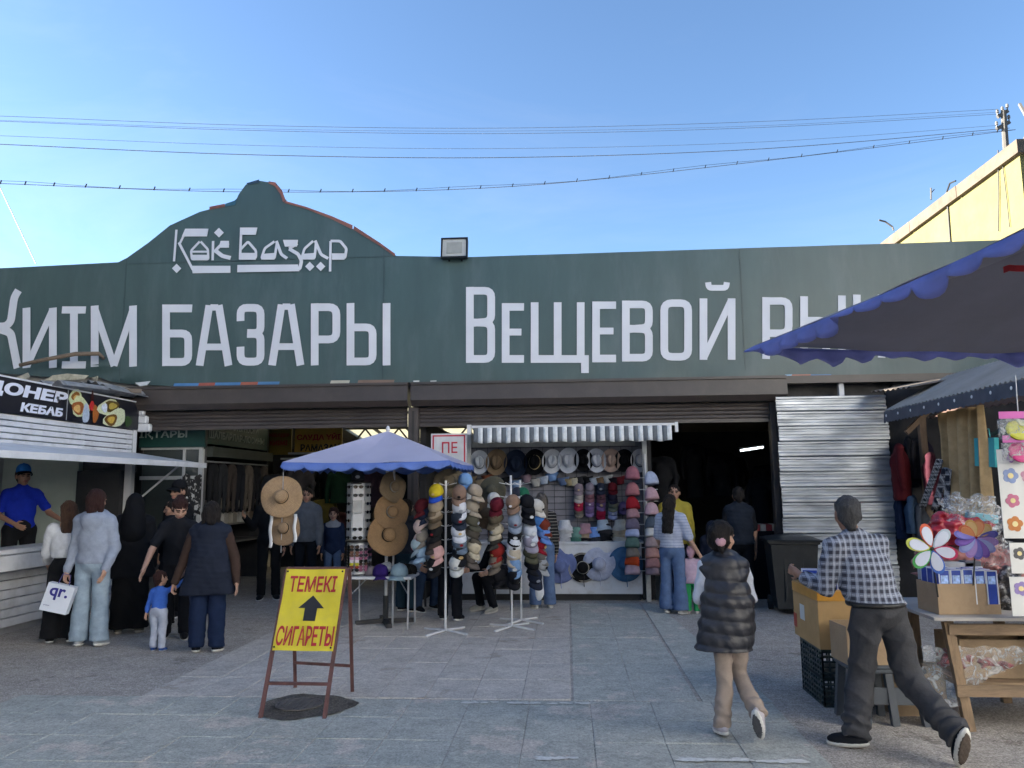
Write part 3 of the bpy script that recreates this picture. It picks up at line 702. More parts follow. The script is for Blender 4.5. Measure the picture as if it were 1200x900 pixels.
# head template: face towards -Y, centre of the skull at the origin, unit = head height 0.23 m
def make_head():
    f = Field((-.11, -.15, -.16), (.11, .14, .14), .0075)
    f.ell((0, .008, .03), (.077, .098, .088), k=.02)
    f.ell((0, -.030, -.045), (.058, .062, .072), k=.04)
    f.ell((0, -.055, -.098), (.026, .026, .020), k=.03)
    for sx in (-1, 1):
        f.ell((sx*.046, -.058, -.030), (.022, .024, .022), k=.02)
        f.ell((sx*.078, .012, -.008), (.010, .022, .033), k=.008)
        f.cone((sx*.012, -.088, .022), (sx*.052, -.078, .020), .011, .009, k=.012)
    f.cone((0, -.092, .012), (0, -.113, -.028), .009, .015, k=.012)
    for sx in (-1, 1):
        f.ell((sx*.014, -.098, -.034), (.009, .010, .008), k=.006)
        f.ell((sx*.031, -.098, .002), (.017, .014, .010), sub=True)
        f.ell((sx*.031, -.080, .002), (.015, .012, .0095), k=.003)
    f.ell((0, -.094, -.062), (.024, .011, .008), k=.008); f.ell((0, -.091, -.073), (.019, .011, .008), k=.006)
    V, Q = f.nets(); C = V[Q].mean(1); m = np.zeros(len(Q), int)
    x, y, z = np.abs(C[:, 0]), C[:, 1], C[:, 2]
    m[(y < -.07) & (((x-.031)/.017)**2+((z-.002)/.0075)**2 < 1)] = 1
    m[(y < -.075) & ((C[:, 0]/.027)**2+((z+.067)/.013)**2 < 1)] = 2
    m[(y < -.06) & (x > .010) & (x < .056) & (np.abs(z-.025+.12*np.maximum(0, x-.035)) < .0065)] = 3
    return V, Q, m
HEAD = make_head()
# hand template: wrist at origin, fingers down -Z, palm towards -X side for a hand whose thumb points -Y
def make_hand(curl):
    f = Field((-.07, -.075, -.215), (.07, .07, .035), .0065)
    f.cone((0, 0, .02), (0, 0, -.03), .026, .027, k=.02)
    f.ell((0, .004, -.058), (.017, .040, .048), k=.02)
    for i, (y, L) in enumerate(((-.028, .075), (-.009, .085), (.011, .08), (.030, .062))):
        p = np.array((0, y, -.088)); d = np.array((0., .06*(i-1.3), -1.)); r = .0105-.0006*i
        for seg, fr in enumerate((.45, .32, .23)):
            a = curl*(.35+.8*seg); dd = np.array((-math.sin(a), d[1]*.5, -math.cos(a))); q = p+dd*L*fr*1.15
            f.cone(p, q, r, r*.92, k=.006); p = q; r *= .93
    p = np.array((0, -.026, -.03)); 
    for dd, L, r in (((-.25, -.75, -.6), .038, .013), ((-.35, -.45, -.85), .032, .0115), ((-.4, -.2, -.95), .024, .0105)):
        dd = np.array(dd)/np.linalg.norm(dd); q = p+dd*L; f.cone(p, q, r, r*.92, k=.008); p = q
    return f.nets()
HANDS = {'relaxed': make_hand(.35), 'grip': make_hand(1.0), 'open': make_hand(.08)}
def frame(z, x):
    """rotation with local +Z along z, local X near x"""
    z = np.array(z, float); z /= np.linalg.norm(z); x = np.array(x, float); x -= z*(x@z)
    if np.linalg.norm(x) < 1e-4: x = np.cross((0, 1, 0), z)
    x /= np.linalg.norm(x); y = np.cross(z, x); return np.stack([x, y, z], 1)
def rotz(a): return np.array([[math.cos(a), -math.sin(a), 0], [math.sin(a), math.cos(a), 0], [0, 0, 1]])
def rotx(a): return np.array([[1, 0, 0], [0, math.cos(a), -math.sin(a)], [0, math.sin(a), math.cos(a)]])
def roty(a): return np.array([[math.cos(a), 0, math.sin(a)], [0, 1, 0], [-math.sin(a), 0, math.cos(a)]])
def folds(amp, s=1.):
    return lambda X, Y, Z: amp*(1.1*(1-np.abs(np.sin(Z*15*s+X*8+1.2*np.sin(X*11+Y*9))))**2+.9*(1-np.abs(np.sin(Z*10*s-X*14+Y*9+1.3)))**2+.4*np.sin(Z*7+X*6+Y*8)-.65)

def person(label, loc, H=1.7, face=180, build=1.0, hs=1.0, res=.016, lean=(0, 0), hip_shift=(0, 0), head=(0, 0, 0), head_off=(0, 0, 0),
           armL=None, armR=None, legL=None, legR=None, feet=None, hands=('relaxed', 'relaxed'), skin=None, belly=0.,
           top=None, bottom=None, shoes=None, hair=None, extra=None, seat=None, group=None, bust=0.):
    """face: degrees, 0 looks at the camera (-Y), 180 away, 90 to +X. arm*/leg*: (joint, end) offsets in metres in world axes, L/R as seen in the picture"""
    s = H/1.7; fa = R(face); RZ = rotz(fa); lat = RZ@np.array((1., 0, 0)); fwd = RZ@np.array((0., -1, 0))
    sgn = 1 if lat[0] >= 0 else -1          # +lat side is the picture's right when sgn=1
    up = np.array((0, 0, 1.))
    hipz = seat if seat else .535*H
    pel = np.array((hip_shift[0], hip_shift[1], hipz)); tor = np.array((lean[0], lean[1], 0.))
    tl = (.285*H)                                                      # pelvis to shoulder line
    d = np.array((lean[0], lean[1], math.sqrt(max(.01, tl*tl-lean[0]**2-lean[1]**2))))
    che = pel+d*.62; sho = pel+d; nek = pel+d*1.09+np.array((lean[0], lean[1], 0))*.05
    sw = .160*s*build
    hc = nek+up*(.145*s*(hs if H > 1.2 else hs*1.0))+np.array((lean[0], lean[1], 0))*.22+np.array(head_off)
    hscale = s*hs
    HR = RZ@rotz(R(head[0]))@rotx(R(head[1]))@roty(R(head[2]))
    arms = {}; 
    for side, spec in (('L', armL), ('R', armR)):
        sd = (-1 if side == 'L' else 1)*sgn
        S = sho+lat*sd*sw-up*.035*s
        if spec is None: spec = ((lat[0]*sd*.05, lat[1]*sd*.05+.01, -.30), (lat[0]*sd*.06+fwd[0]*.06, lat[1]*sd*.06+fwd[1]*.06, -.55)); spec = [np.array(q)*s for q in spec]
        arms[side] = (S, S+np.array(spec[0]), S+np.array(spec[1]), sd)
    legs = {}
    for side, spec, in (('L', legL), ('R', legR)):
        sd = (-1 if side == 'L' else 1)*sgn
        Hp = pel+lat*sd*.092*s*build-up*.03*s
        if spec is None:
            a = np.array((lat[0]*sd*.11*s, lat[1]*sd*.11*s, .075*s)); kn = (Hp+a)/2+fwd*.015*s; kn[2] = .285*H
        else: kn = np.array(spec[0], float); a = np.array(spec[1], float)
        legs[side] = (Hp, kn, a, sd)
    pts = [pel, hc]+[q for v in arms.values() for q in v[:3]]+[q for v in legs.values() for q in v[:3]]
    lo = np.min(pts, 0)-.30*s; hi = np.max(pts, 0)+.30*s; lo[2] = max(lo[2], -.03)
    AX = np.stack([lat, -fwd, up], 1)
    tz = d/np.linalg.norm(d); TX = frame(tz, lat)                       # torso axes: x lat, y back-ish, z up the spine
    def torso(f, t=0., w=1.):
        f.ell(pel+up*.0, np.array((.160*build, .118+belly*.4, .125))*s*w+t, TX, k=.05*s)
        f.ell(pel+d*.36+fwd*belly*.35*s, np.array((.143*build+belly*.3, .105+belly*.6, .14))*s*w+t, TX, k=.06*s)
        f.ell(che+fwd*bust*.3, np.array((.150*build, .108+bust*.4, .155))*s*w+t, TX, k=.06*s)
        for q in (-1, 1): f.cone(sho+lat*q*sw*.82-up*.036*s, sho+lat*q*sw*.15+up*.012*s, .046*s+t, .050*s+t, k=.05*s)
    skinm = skin or SKIN
    f = Field(lo, hi, res); torso(f)
    f.cone(pel+d*.98, hc-up*.05*hscale, .056*s, .050*s, k=.03*s)
    for S, E, W, sd in arms.values():
        f.cone(S, E, .047*s, .038*s, k=.03*s); f.cone(E, W, .039*s, .026*s, k=.012*s)
    for Hp, K, A, sd in legs.values():
        f.cone(Hp, K, .082*s*build**.5, .055*s, k=.03*s); f.cone(K, A, .056*s, .036*s, k=.02*s)
    fd = {}
    for side, (Hp, K, A, sd) in legs.items():
        ft = (feet or {}).get(side); v = np.array(ft, float) if ft is not None else np.array((fwd[0]+lat[0]*sd*.2, fwd[1]+lat[1]*sd*.2, -.02/.17))
        v = v/np.linalg.norm(v); fd[side] = v
        nv_ = np.cross(np.cross(v, up), v); nv_ = nv_/np.linalg.norm(nv_); f.cone(A-nv_*.025*s, A+v*.11*s-nv_*.03*s, .030*s, .024*s, k=.02*s)
    V, Q = f.nets(); MI = [np.zeros(len(Q), int)]; VV = [V]; QQ = [Q]; off = len(V)
    hv, hq, hm = HEAD
    VV.append((HR@(hv*hscale).T).T+hc); QQ.append(hq+off); MI.append(hm); off += len(hv)
    for i, (side, (S, E, W, sd)) in enumerate(arms.items()):
        hv2, hq2 = HANDS[hands[i]]; ax = E-W; Fm = frame(ax, lat*sd)
        P = hv2.copy()
        if np.dot(np.cross(Fm[:, 2], Fm[:, 0]), -fwd) < 0: P = P*np.array((1, -1, 1)); hq3 = hq2[:, ::-1]
        else: hq3 = hq2
        VV.append((Fm@(P*s*(.92 if H > 1.2 else 1.0)).T).T+W); QQ.append(hq3+off); MI.append(np.zeros(len(hq3), int)); off += len(P)
    me = np_mesh('person', np.concatenate(VV), np.concatenate(QQ), [skinm, M_eye, M_lip, M_brow], np.concatenate(MI))
    o = bpy.data.objects.new('person', me); COL.objects.link(o); o.location = loc; tag(o, label, 'person', group)
    def child(name, f, m, par=o):
        V, Q = f.nets()
        if len(V) == 0: return None
        c = bpy.data.objects.new(name, np_mesh(name, V, Q, [m])); COL.objects.link(c); c.parent = par; return c
    # ---- trousers / skirt
    if bottom:
        g = Field(lo, hi, res); t = bottom.get('t', .016)
        g.ell(pel, np.array((.160*build, .118+belly*.3, .125))*s+t, TX, k=.05*s)
        zt = bottom.get('top', hipz+.13*s)
        g.cone(pel, pel+d*.40, .11*s, .105*s*build+belly*.4, k=.06*s)
        if bottom.get('skirt'):
            ra, rb = bottom['skirt']; am = (legs['L'][2]+legs['R'][2])/2
            for sd in (-1, 1):
                g.cone(pel+lat*sd*.06*s-up*.05, np.array((am[0], am[1], .10))+lat*sd*(rb-.10), ra, .12, k=.06)
            g.disp(folds(.008)); g.above(bottom.get('hem', .05))
        else:
            rk, ra = bottom.get('knee', .072)*s, bottom.get('ankle', .065)*s
            for Hp, K, A, sd in legs.values():
                e = A+(A-K)/np.linalg.norm(A-K)*.02*s
                q = Field(lo, hi, res); q.cone(Hp, K, .094*s*build**.5+t*.5, rk, k=.03*s); q.cone(K, e+(A-K)*.12, rk, ra, k=.02*s)
                ax_ = (K-A)/np.linalg.norm(K-A); fb = bottom.get('folds', .004)
                zz = bottom.get('bunch', .6)*fb; q.disp(lambda X, Y, Z: zz*np.sin(((X-A[0])*ax_[0]+(Y-A[1])*ax_[1]+(Z-A[2])*ax_[2])*85+X*14+Y*9)*np.clip(1-np.abs((X-A[0])*ax_[0]+(Y-A[1])*ax_[1]+(Z-A[2])*ax_[2]-.07)/.13, 0, 1))
                q.halfspace(A-ax_*.018*s, ax_); g.merge(q, .015)
            if bottom.get('folds', .004): g.disp(folds(bottom.get('folds', .004)))
            if legL is None and legR is None: g.above(bottom.get('hem', .035))
            else:
                for Hp, K, A, sd in legs.values():
                    pass
        g.below(zt); child(bottom.get('name', 'trousers'), g, bottom['m'])
    # ---- shoes
    if shoes:
        for side, (Hp, K, A, sd) in legs.items():
            v = fd[side]; L = .150*s*shoes.get('len', 1); side_ax = np.cross(v, up)
            Fm = frame(np.cross(side_ax, v)*1., v); n_ = Fm[:, 2]
            if np.dot(n_, A-(A+v*.1-up*.03)) < 0: pass
            base = A-n_*.035*s
            g = Field(np.minimum(base-v*.1, base+v*.28)-.12*s, np.maximum(base-v*.1, base+v*.28)+.12*s, min(res, .011))
            g.ell(base+v*.055*s+n_*.004, np.array((.130*s*shoes.get('len', 1), .047*s, .045*s)), np.stack([v, np.cross(n_, v), n_], 1), k=.01)
            g.cone(A-n_*.01*s, A+n_*.02*s, .044*s, .042*s, k=.025)
            g.halfspace(base-n_*.026*s, n_)
            sh = child('shoe', g, shoes['m'])
            g = Field(np.minimum(base-v*.1, base+v*.28)-.12*s, np.maximum(base-v*.1, base+v*.28)+.12*s, min(res, .011))
            g.ell(base+v*.058*s-n_*.008*s, np.array((.140*s*shoes.get('len', 1), .053*s, .05*s)), np.stack([v, np.cross(n_, v), n_], 1))
            g.halfspace(base-n_*.040*s, n_); g.halfspace(base-n_*.012*s, -n_)
            child('sole', g, shoes.get('sole', cloth('#c9c9c6')), sh)
            if shoes.get('out'):
                g = Field(np.minimum(base-v*.1, base+v*.28)-.12*s, np.maximum(base-v*.1, base+v*.28)+.12*s, .008)
                g.ell(base+v*.058*s-n_*.008*s, np.array((.132*s*shoes.get('len', 1), .048*s, .06*s)), np.stack([v, np.cross(n_, v), n_], 1))
                g.halfspace(base-n_*.048*s, n_); g.halfspace(base-n_*.038*s, -n_); child('outsole', g, shoes['out'], sh)
    # ---- tops, innermost first
    for tp in (top or []):
        g = Field(lo, hi, res); t = tp.get('t', .018); torso(g, t, tp.get('w', 1.))
        if tp.get('neck', True): g.cone(pel+d*.9, nek+up*.0, .07*s+t*.5, .058*s+t*.4, k=.04*s)
        hem = tp.get('hem', hipz-.02)
        if tp.get('flare'): 
            fl = tp['flare']
            for sd in (-1, 0, 1): g.cone(pel+d*.3+lat*sd*.05*s, np.array((pel[0], pel[1], hem))+lat*sd*(fl-.12*s)+np.array((*tp.get('swing', (0, 0)), 0)), .11*s+t, .12*s+t*.6, k=.06)
        if tp.get('quilt'):
            p_, a_ = tp['quilt']; g.disp(lambda X, Y, Z: a_*(np.abs(np.sin(math.pi*(Z+.012*np.sin(X*9))/p_))**.55-.6)+.004*np.sin(X*60+Z*25)*np.sin(Y*55))
        g.disp(folds(tp.get('folds', .005)))
        g.above(hem)
        if tp.get('cut'): g.below(tp['cut'])
        sl = tp.get('sleeve', 1.)
        if sl > 0:
            a = Field(lo, hi, res); r = tp.get('r', 1.)
            for S, E, W, sd in arms.values():
                if sl >= .5:
                    e2 = E+(W-E)*min(1.05, (sl-.5)*2); a.cone(S, E, .060*s*r+t*.3, .052*s*r, k=.03*s); a.cone(E, e2, .052*s*r, (.052+(.038-.052)*(sl-.5)*2)*s*r, k=.015*s)
                else: a.cone(S, S+(E-S)*sl*2, .060*s*r+t*.3, .062*s*r, k=.03*s)
            a.disp(folds(tp.get('folds', .005)*1.2, 1.3)); g.merge(a, .03*s)
        else:
            for S, E, W, sd in arms.values(): g.cone(S-lat*sd*.02, S-lat*sd*.03-up*.02, .06*s, .06*s, k=.03)
        if tp.get('hood') == 'down':
            for q in np.linspace(-1, 1, 9):
                an = q*2.2; c_ = nek-up*.015*s+lat*math.sin(an)*.085*s-fwd*(math.cos(an)*.085+.01)*s-up*(.05*s*max(0, math.cos(an)))
                g.ell(c_, np.array((.05, .05, .05))*s, k=.04*s)
            g.ell(nek-fwd*.115*s-up*.085*s, np.array((.105, .045, .095))*s, AX, k=.04*s)
        child(tp.get('name', 'shirt'), g, tp['m'])
    # ---- hair / hood
    if hair:
        st = hair['style']; h_ = .011; lo2 = hc-.22*hscale; hi2 = hc+.20*hscale
        if st in ('long', 'pony', 'hood'): lo2 = lo2-np.array((.1, .1, .42))*hscale
        g = Field(lo2, hi2, h_); tr = lambda p: hc+HR@(np.array(p)*hscale)
        X2 = HR
        if st == 'hood':
            g.ell(tr((0, .012, .015)), np.array((.105, .125, .132))*hscale, X2, k=.03); g.cone(tr((0, .03, -.05)), tr((0, .05, -.2)), .10*hscale, .125*hscale, k=.05)
            if hair.get('drape'): g.cone(tr((0, .05, -.15)), tr((0, .07, -.34)), .13*hscale, .16*hscale, k=.06)
            g.ell(tr((0, -.13, -.02)), np.array((.070, .09, .10))*hscale, X2, sub=True); g.disp(folds(.004))
        else:
            g.ell(tr((0, .016, .038)), np.array((.084, .103, .090) if st == 'short' else (.088, .108, .094))*hscale, X2, k=.02)
            if st in ('long', 'bob', 'pony', 'bun'): g.ell(tr((0, .045, -.02)), np.array((.086, .075, .088))*hscale, X2, k=.03)
            else: g.ell(tr((0, .045, -.01)), np.array((.080, .068, .065))*hscale, X2, k=.02); g.cone(tr((0, .062, -.02)), tr((0, .060, -.085)), .052*hscale, .036*hscale, k=.02)
            g.ell(tr((0, -.125, -.035)), np.array((.072, .095, .088))*hscale, X2, sub=True)
            for sx in (-1, 1): g.ell(tr((sx*.085, -.02, -.045)), np.array((.03, .04, .05))*hscale, X2, sub=True) if st == 'short' else None
            if st == 'long':
                L = hair.get('len', .3)
                for sx in (-1, 0, 1): g.cone(tr((sx*.045, .055, -.02)), tr((sx*.05, .075, -L)), .05*hscale, .035*hscale, k=.03)
            if st == 'bob':
                for sx in (-1, 1): g.cone(tr((sx*.07, .02, 0)), tr((sx*.078, .02, -.13)), .035*hscale, .03*hscale, k=.03)
                g.cone(tr((0, .07, 0)), tr((0, .07, -.13)), .06*hscale, .05*hscale, k=.03)
            if st == 'bun': g.ell(tr(hair.get('at', (0, .05, .13))), np.array((.045, .045, .04))*hscale, k=.015)
            if st == 'pony': g.cone(tr((0, .11, .03)), tr(hair.get('tail', (0, .14, -.2))), .035*hscale, .02*hscale, k=.02)
            g.disp(lambda X, Y, Z: .0035*np.sin(X*190+np.sin(Z*30)*2)+.003*np.sin(Y*170+X*60+np.sin(Z*25)*2)+.003*np.sin(Z*60+X*40))
        child('hood' if st == 'hood' else 'hair', g, hair['m'])
    o['_'] = 0; del o['_']
    info = dict(o=o, hc=Vector(hc)+Vector(loc), HR=HR, hscale=hscale, arms={k_: [Vector(q)+Vector(loc) for q in v[:3]] for k_, v in arms.items()}, pel=pel, d=d, nek=nek, lat=lat, fwd=fwd, child=child, Field=lambda h=res: Field(lo, hi, h))
    return info
HAIRB = mat('hair_black', (.014, .011, .010), rough=.6, var=.65, scale=34, stretch=(5, 5, .5), bump=.9, bscale=40, spec=.2)
HAIRBR = mat('hair_brown', (.065, .034, .022), rough=.6, var=.65, scale=34, stretch=(5, 5, .5), bump=.9, bscale=40, spec=.2)
HAIRDB = mat('hair_dark_brown', (.035, .014, .012), rough=.6, var=.65, scale=34, stretch=(5, 5, .5), bump=.9, bscale=40, spec=.2)
HAIRG = mat('hair_grey', (.055, .055, .058), rough=.6, var=.65, scale=34, stretch=(5, 5, .5), bump=.9, bscale=40)
# ------------------------------------------------------------ kebab kiosk on the left
XK = -6.8
white_pl = mat('white_plank', (.62, .63, .66), rough=.5, var=.08, scale=4, bump=.05, stain=((.25, .24, .23), .45, 2.2))
pale = mat('pale_panel', (.40, .46, .42), rough=.6, var=.08, scale=3)
grey_metal = mat('grey_metal', (.38, .39, .41), rough=.45, var=.12, scale=6, metal=.4)
kz = lambda px, py: atx(px, py, XK)
yE = kz(160, 520).y; yN = 5.2
kk = thing('kebab_kiosk', 'white plank clad kebab kiosk with a black sign and a raised flap', 'kiosk', (XK, 8.5, 0))
zs0 = kz(150, 503).z; zs1 = kz(150, 470.5).z; zo1 = kz(160, 533).z; zc = 1.02
part('frame', grey_metal, kk, ((XK-2.2, yN, 0), (XK-2.1, yE, 3.0)), ((XK-2.1, yN, 2.95), (XK-.05, yE, 3.02)), ((XK-2.1, yN, .0), (XK-.06, yE, .28)))
part('end_wall', pale, kk, ((XK-2.1, yE-.12, .28), (XK-.85, yE-.02, 2.95)))
part('refrigerator', mat('fridge_dark', (.02, .021, .024), rough=.25, var=.2), kk, ((XK-.82, yE-.2, .28), (XK-.12, yE-.03, 2.02)))
part('corner_post', white_pl, kk, ((XK-.11, yE-.1, 0), (XK+.0, yE+.0, zs0)))
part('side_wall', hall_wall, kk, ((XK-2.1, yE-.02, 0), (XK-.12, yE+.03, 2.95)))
n = 5
for k in range(n):
    h = (zs0-zo1)/n; b = MB(); b.box((XK-.02, (yN+yE)/2-.06, zo1+(k+.5)*h), (.05, yE-yN-.14, h-.012), bev=.008); b.build('plank', white_pl, kk)
n = 8
for k in range(n):
    h = (zc-.12)/n; b = MB(); b.box((XK-.02, (yN+yE)/2, .08+(k+.5)*h), (.05, yE-yN-.02, h-.010), bev=.008); b.build('plank', white_pl, kk)
b = MB(); b.box((XK+.08, (yN+yE)/2-.3, zc-.01), (.42, yE-yN-.8, .06), bev=.01); ctr = b.build('counter', white_pl, kk)
b = MB(); b.box((XK+.27, (yN+yE)/2-.3, zc-.14), (.03, yE-yN-.8, .18), bev=.006); b.build('apron', white_pl, ctr)
# scalloped end cap of the sign
b = MB()
for i, (w_, q) in enumerate(((.10, .12), (.16, .11), (.22, .12))):
    b.box((XK+.03+w_/2-.03, yE+.01+.0*i, zs0+.40-.13*(i+1)+.03), (w_, .10, .125), bev=.02)
b.build('sign_end_cap', white_pl, kk)
# raised flap
b = MB(); p0 = kz(160, 532.5); q0 = at(240, 546, yE)
b.add([(XK, yN, zo1), (q0.x, yN, q0.z), (q0.x, yE, q0.z), (XK, yE, zo1), (XK, yN, zo1+.03), (q0.x, yN, q0.z+.035), (q0.x, yE, q0.z+.035), (XK, yE, zo1+.03)], [(0, 1, 2, 3), (7, 6, 5, 4), (4, 5, 1, 0), (5, 6, 2, 1), (6, 7, 3, 2), (7, 4, 0, 3)])
flp = b.build('flap', white_pl, kk)
b = MB(); b.bb((q0.x-.02, yN, q0.z-.03), (q0.x+.025, yE+.01, q0.z+.045)); b.build('edge_trim', white_pl, flp)
for y in (yE-.15,):
    b = MB(); b.tube([(q0.x-.25, y, q0.z+.08), (XK+.02, y, 1.45)], .016, 6); b.build('strut', white_pl, kk)
# sign board
sg = MB(); sg.bb((XK-.02, yN, zs0+.005), (XK+.035, yE-.04, zs1)); sign = sg.build('sign_board', mat('sign_black', (.012, .012, .018), rough=.35), kk)
b = MB(); b.bb((XK-.03, yN, zs1), (XK+.045, yE-.02, zs1+.02)); b.build('sign_rim', white_pl, sign)
RX = Matrix.Rotation(R(90), 4, 'Z')
M_sg = mat('sign_letter', (.68, .70, .80), rough=.5, var=.05)
a = kz(-28, 461.5); e = kz(76, 474.5); hh = (zs1-zs0)
lettering('sign_lettering', 'ДОНЕР', (XK+.037, a.y, zs0+hh*.46), hh*.43, M_sg, sign, bold=.05, width=e.y-a.y, shear=.12, M=RX)
a = kz(20, 483); e = kz(70, 488)
lettering('sign_lettering', 'КЕБАБ', (XK+.037, a.y, zs0+hh*.10), hh*.27, M_sg, sign, bold=.05, width=e.y-a.y, shear=.12, M=RX)
_f = [0]
def sgn_blob(px, py, rx, ry, ang, col, n=14):
    c = kz(px, py); s = (kz(px+1, py)-c).y; _f[0] += 1; b = MB(); pl = []
    for k in range(n):
        t = 2*math.pi*k/n; u = rx*math.cos(t); v = ry*math.sin(t); w2 = 1+.12*math.sin(3*t+px)
        pl.append(((u*math.cos(ang)-v*math.sin(ang))*s*w2, (u*math.sin(ang)+v*math.cos(ang))*s*.72*w2))
    b.prism(pl, .002, Matrix.Translation((XK+.037+_f[0]*.0012, c.y, c.z)) @ RX); b.build('sign_picture', mat('print_'+col, col, rough=.5, var=.25, scale=40), sign)
for q in ((86, 467, 8, 10, .2, '#b9c59a'), (86, 465, 5.5, 5, .2, '#8a5a2c'), (86, 466, 3.2, 2.6, .2, '#c9a25a'), (91, 477, 10, 11, .3, '#c2c79c'), (88, 478, 7, 7, .3, '#9a5b30'), (87, 479, 4, 4, .3, '#d1a865'), (97, 485, 4, 10, 0, '#aab6c8'), (104, 472, 2, 12, 0, '#3a1410'), (104, 476, 3.2, 5, 0, '#b52a2a'), (108, 485, 3.6, 9, 0, '#a5602c'), (124, 478, 13, 8, .25, '#c6cca8'), (127, 476, 8.5, 5.5, .3, '#5d4a20'), (128, 476, 5, 3, .3, '#b8a04c'), (131, 490, 14, 8, .45, '#cdd2b0'), (126, 492, 7.5, 5.5, .4, '#6a4a1e'), (126, 492, 4.4, 3.2, .4, '#c5a24a'), (146, 494, 4, 5, 0, '#2f4a22'), (118, 478, 3.5, 4.5, 0, '#d5dbe8')):
    sgn_blob(*q)
for pxs in (76,):
    c = kz(pxs, 470); b = MB(); b.bb((XK+.036, c.y-.006, zs0+.01), (XK+.041, c.y+.006, zs1-.005)); b.build('sign_joint', grey_metal, sign)
# kiosk roof with bits of sheet and timber on it
rm = mat('old_sheet', (.30, .30, .30), rough=.55, var=.35, scale=5, metal=.3, stain=((.10, .07, .05), .6, 3))
b = MB(); b.grid(lambda u, v: (XK-2.2+2.4*u, 9.6+2.0*v, 3.12+.05*math.sin(u*60)+.10*v), 60, 2, thick=.006); b.build('roof_sheet', rm, kk)
b = MB(); b.grid(lambda u, v: (XK-.5+.75*u, 10.6+1.0*v, 3.13+.16*math.sin(u*3)+.02*math.sin(u*40)), 40, 2, thick=.006); b.build('roof_sheet', rm, kk)
wd = mat('old_timber', (.16, .125, .095), rough=.85, var=.35, scale=10, stretch=(1, .2, 5), bump=.3)
for p, q in (((XK-1.6, 10.2, 3.25), (XK+.3, 11.3, 3.22)), ((XK-1.2, 9.4, 3.2), (XK-.6, 11.4, 3.3))):
    b = MB(); b.bar(p, q, .08, .06); b.build('timber', wd, kk)
def rag(name, pts, Y, col, label, cat='cloth scrap'):
    q = [at(x, y, Y) for x, y in pts]; b = MB(); b.prism([(p.x, p.z) for p in q], .02); b.v = [(x, Y+y+.03*wob(x*6, 0, z*9), z) for x, y, z in b.v]
    o = b.build(name, mat('rag_'+col, col, rough=.8, var=.3, scale=12), loc=q[0]); tag(o, label, cat); return o
rag('tarpaulin_scrap', [(18, 444), (34, 437), (36, 441), (28, 448), (20, 449)], 11.3, '#a9a597', 'small pale scrap of tarpaulin left of the bent pole above the kiosk')
rag('tarpaulin_scrap', [(52, 446), (62, 440), (80, 438), (104, 440), (100, 445), (70, 446)], 11.5, '#b3ad98', 'wide cream scrap of tarpaulin below the banner over the kiosk sign')
rag('tarpaulin_scrap', [(108, 443), (116, 441), (114, 446)], 11.5, '#b3ad98', 'tiny cream scrap of tarpaulin at the torn end of the banner edge')

# ------------------------------------------------------------ stalls inside the left opening
winm = mat('window_frame_white', (.45, .46, .46), rough=.5)
glass = mat('shop_glass', (.05, .06, .06), rough=.08, var=.1, spec=.6)
xw0, xw1 = at(165, 560, 12.4).x, at(238, 560, 12.4).x
ws = thing('window_shop', 'small shop front with white framed windows under a green sign inside the left opening', 'shop', (xw0, 12.4, 0))
part('panel', hall_wall, ws, ((xw0, 12.42, 0), (xw1, 12.5, 3.0)))
z1, z2 = at(200, 560, 12.4).z, at(200, 527, 12.4).z
for z0_, z3 in ((.9, z1-.03), (z1+.03, z2)):
    b = MB(); b.bb((xw0+.03, 12.40, z0_), (xw1-.05, 12.415, z3)); b.build('pane', glass, ws)
for p0, p1 in (((xw0, 12.36, z1-.03), (xw1-.02, 12.42, z1+.03)), ((xw0, 12.36, z2), (xw1-.02, 12.42, z2+.05)), ((xw1-.07, 12.36, .9), (xw1, 12.42, z2)), ((xw1-.35, 12.37, z1), (xw1-.31, 12.42, z2)), ((xw0, 12.36, .85), (xw1, 12.42, .9))):
    part('window_frame', winm, ws, (p0, p1))
gsn = mat('sign_green', (.010, .05, .045), rough=.5, var=.15)
sgl = mat('sign_text_pale', (.36, .42, .38), rough=.6)
za, zb = at(200, 524, 12.3).z, at(200, 500, 12.3).z
b = MB(); b.bb((xw0, 12.3, za), (xw1+.05, 12.35, zb+.15)); s1 = b.build('sign_board', gsn, ws)
lettering('sign_lettering', 'ІҚТАРЫ', (at(163, 518, 12.3).x, 12.296, at(163, 515, 12.3).z), .14, sgl, s1, bold=.02, width=at(219, 512, 12.3).x-at(163, 512, 12.3).x)
for k, t_ in enumerate(('КИІМ', 'САТУ', 'БАР')):
    pass
# leggings stall on the left side of the lane, facing the lane
XS = -6.05
ls = thing('leggings_stall', 'dim clothes stall with hanging leggings and shelves of boxes under a green sign', 'stall', (XS, 13.5, 0))
y0s, y1s = atx(240, 560, XS).y, atx(312, 560, XS).y
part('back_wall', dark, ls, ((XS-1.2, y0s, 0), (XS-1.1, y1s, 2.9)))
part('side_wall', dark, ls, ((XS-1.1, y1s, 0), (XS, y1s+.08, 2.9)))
zsb = atx(312, 528, XS).z; zst = zsb+.45
b = MB(); b.bb((XS-.05, y0s, zsb), (XS, y1s, zst)); s2 = b.build('sign_board', gsn, ls)
a = atx(240, 518, XS); e = atx(308, 520, XS)
lettering('sign_lettering', 'ШАЛБАРЛАР-ЛОСИНЫ', (XS+.003, y0s+.08, zsb+.10), .13, sgl, s2, bold=.03, width=(y1s-y0s)*.9, M=RX)
lettering('sign_lettering', 'КОЛГОТЫ НОСКИ', (XS+.003, y0s+.5, zsb+.29), .12, sgl, s2, bold=.02, width=(y1s-y0s)*.62, M=RX)
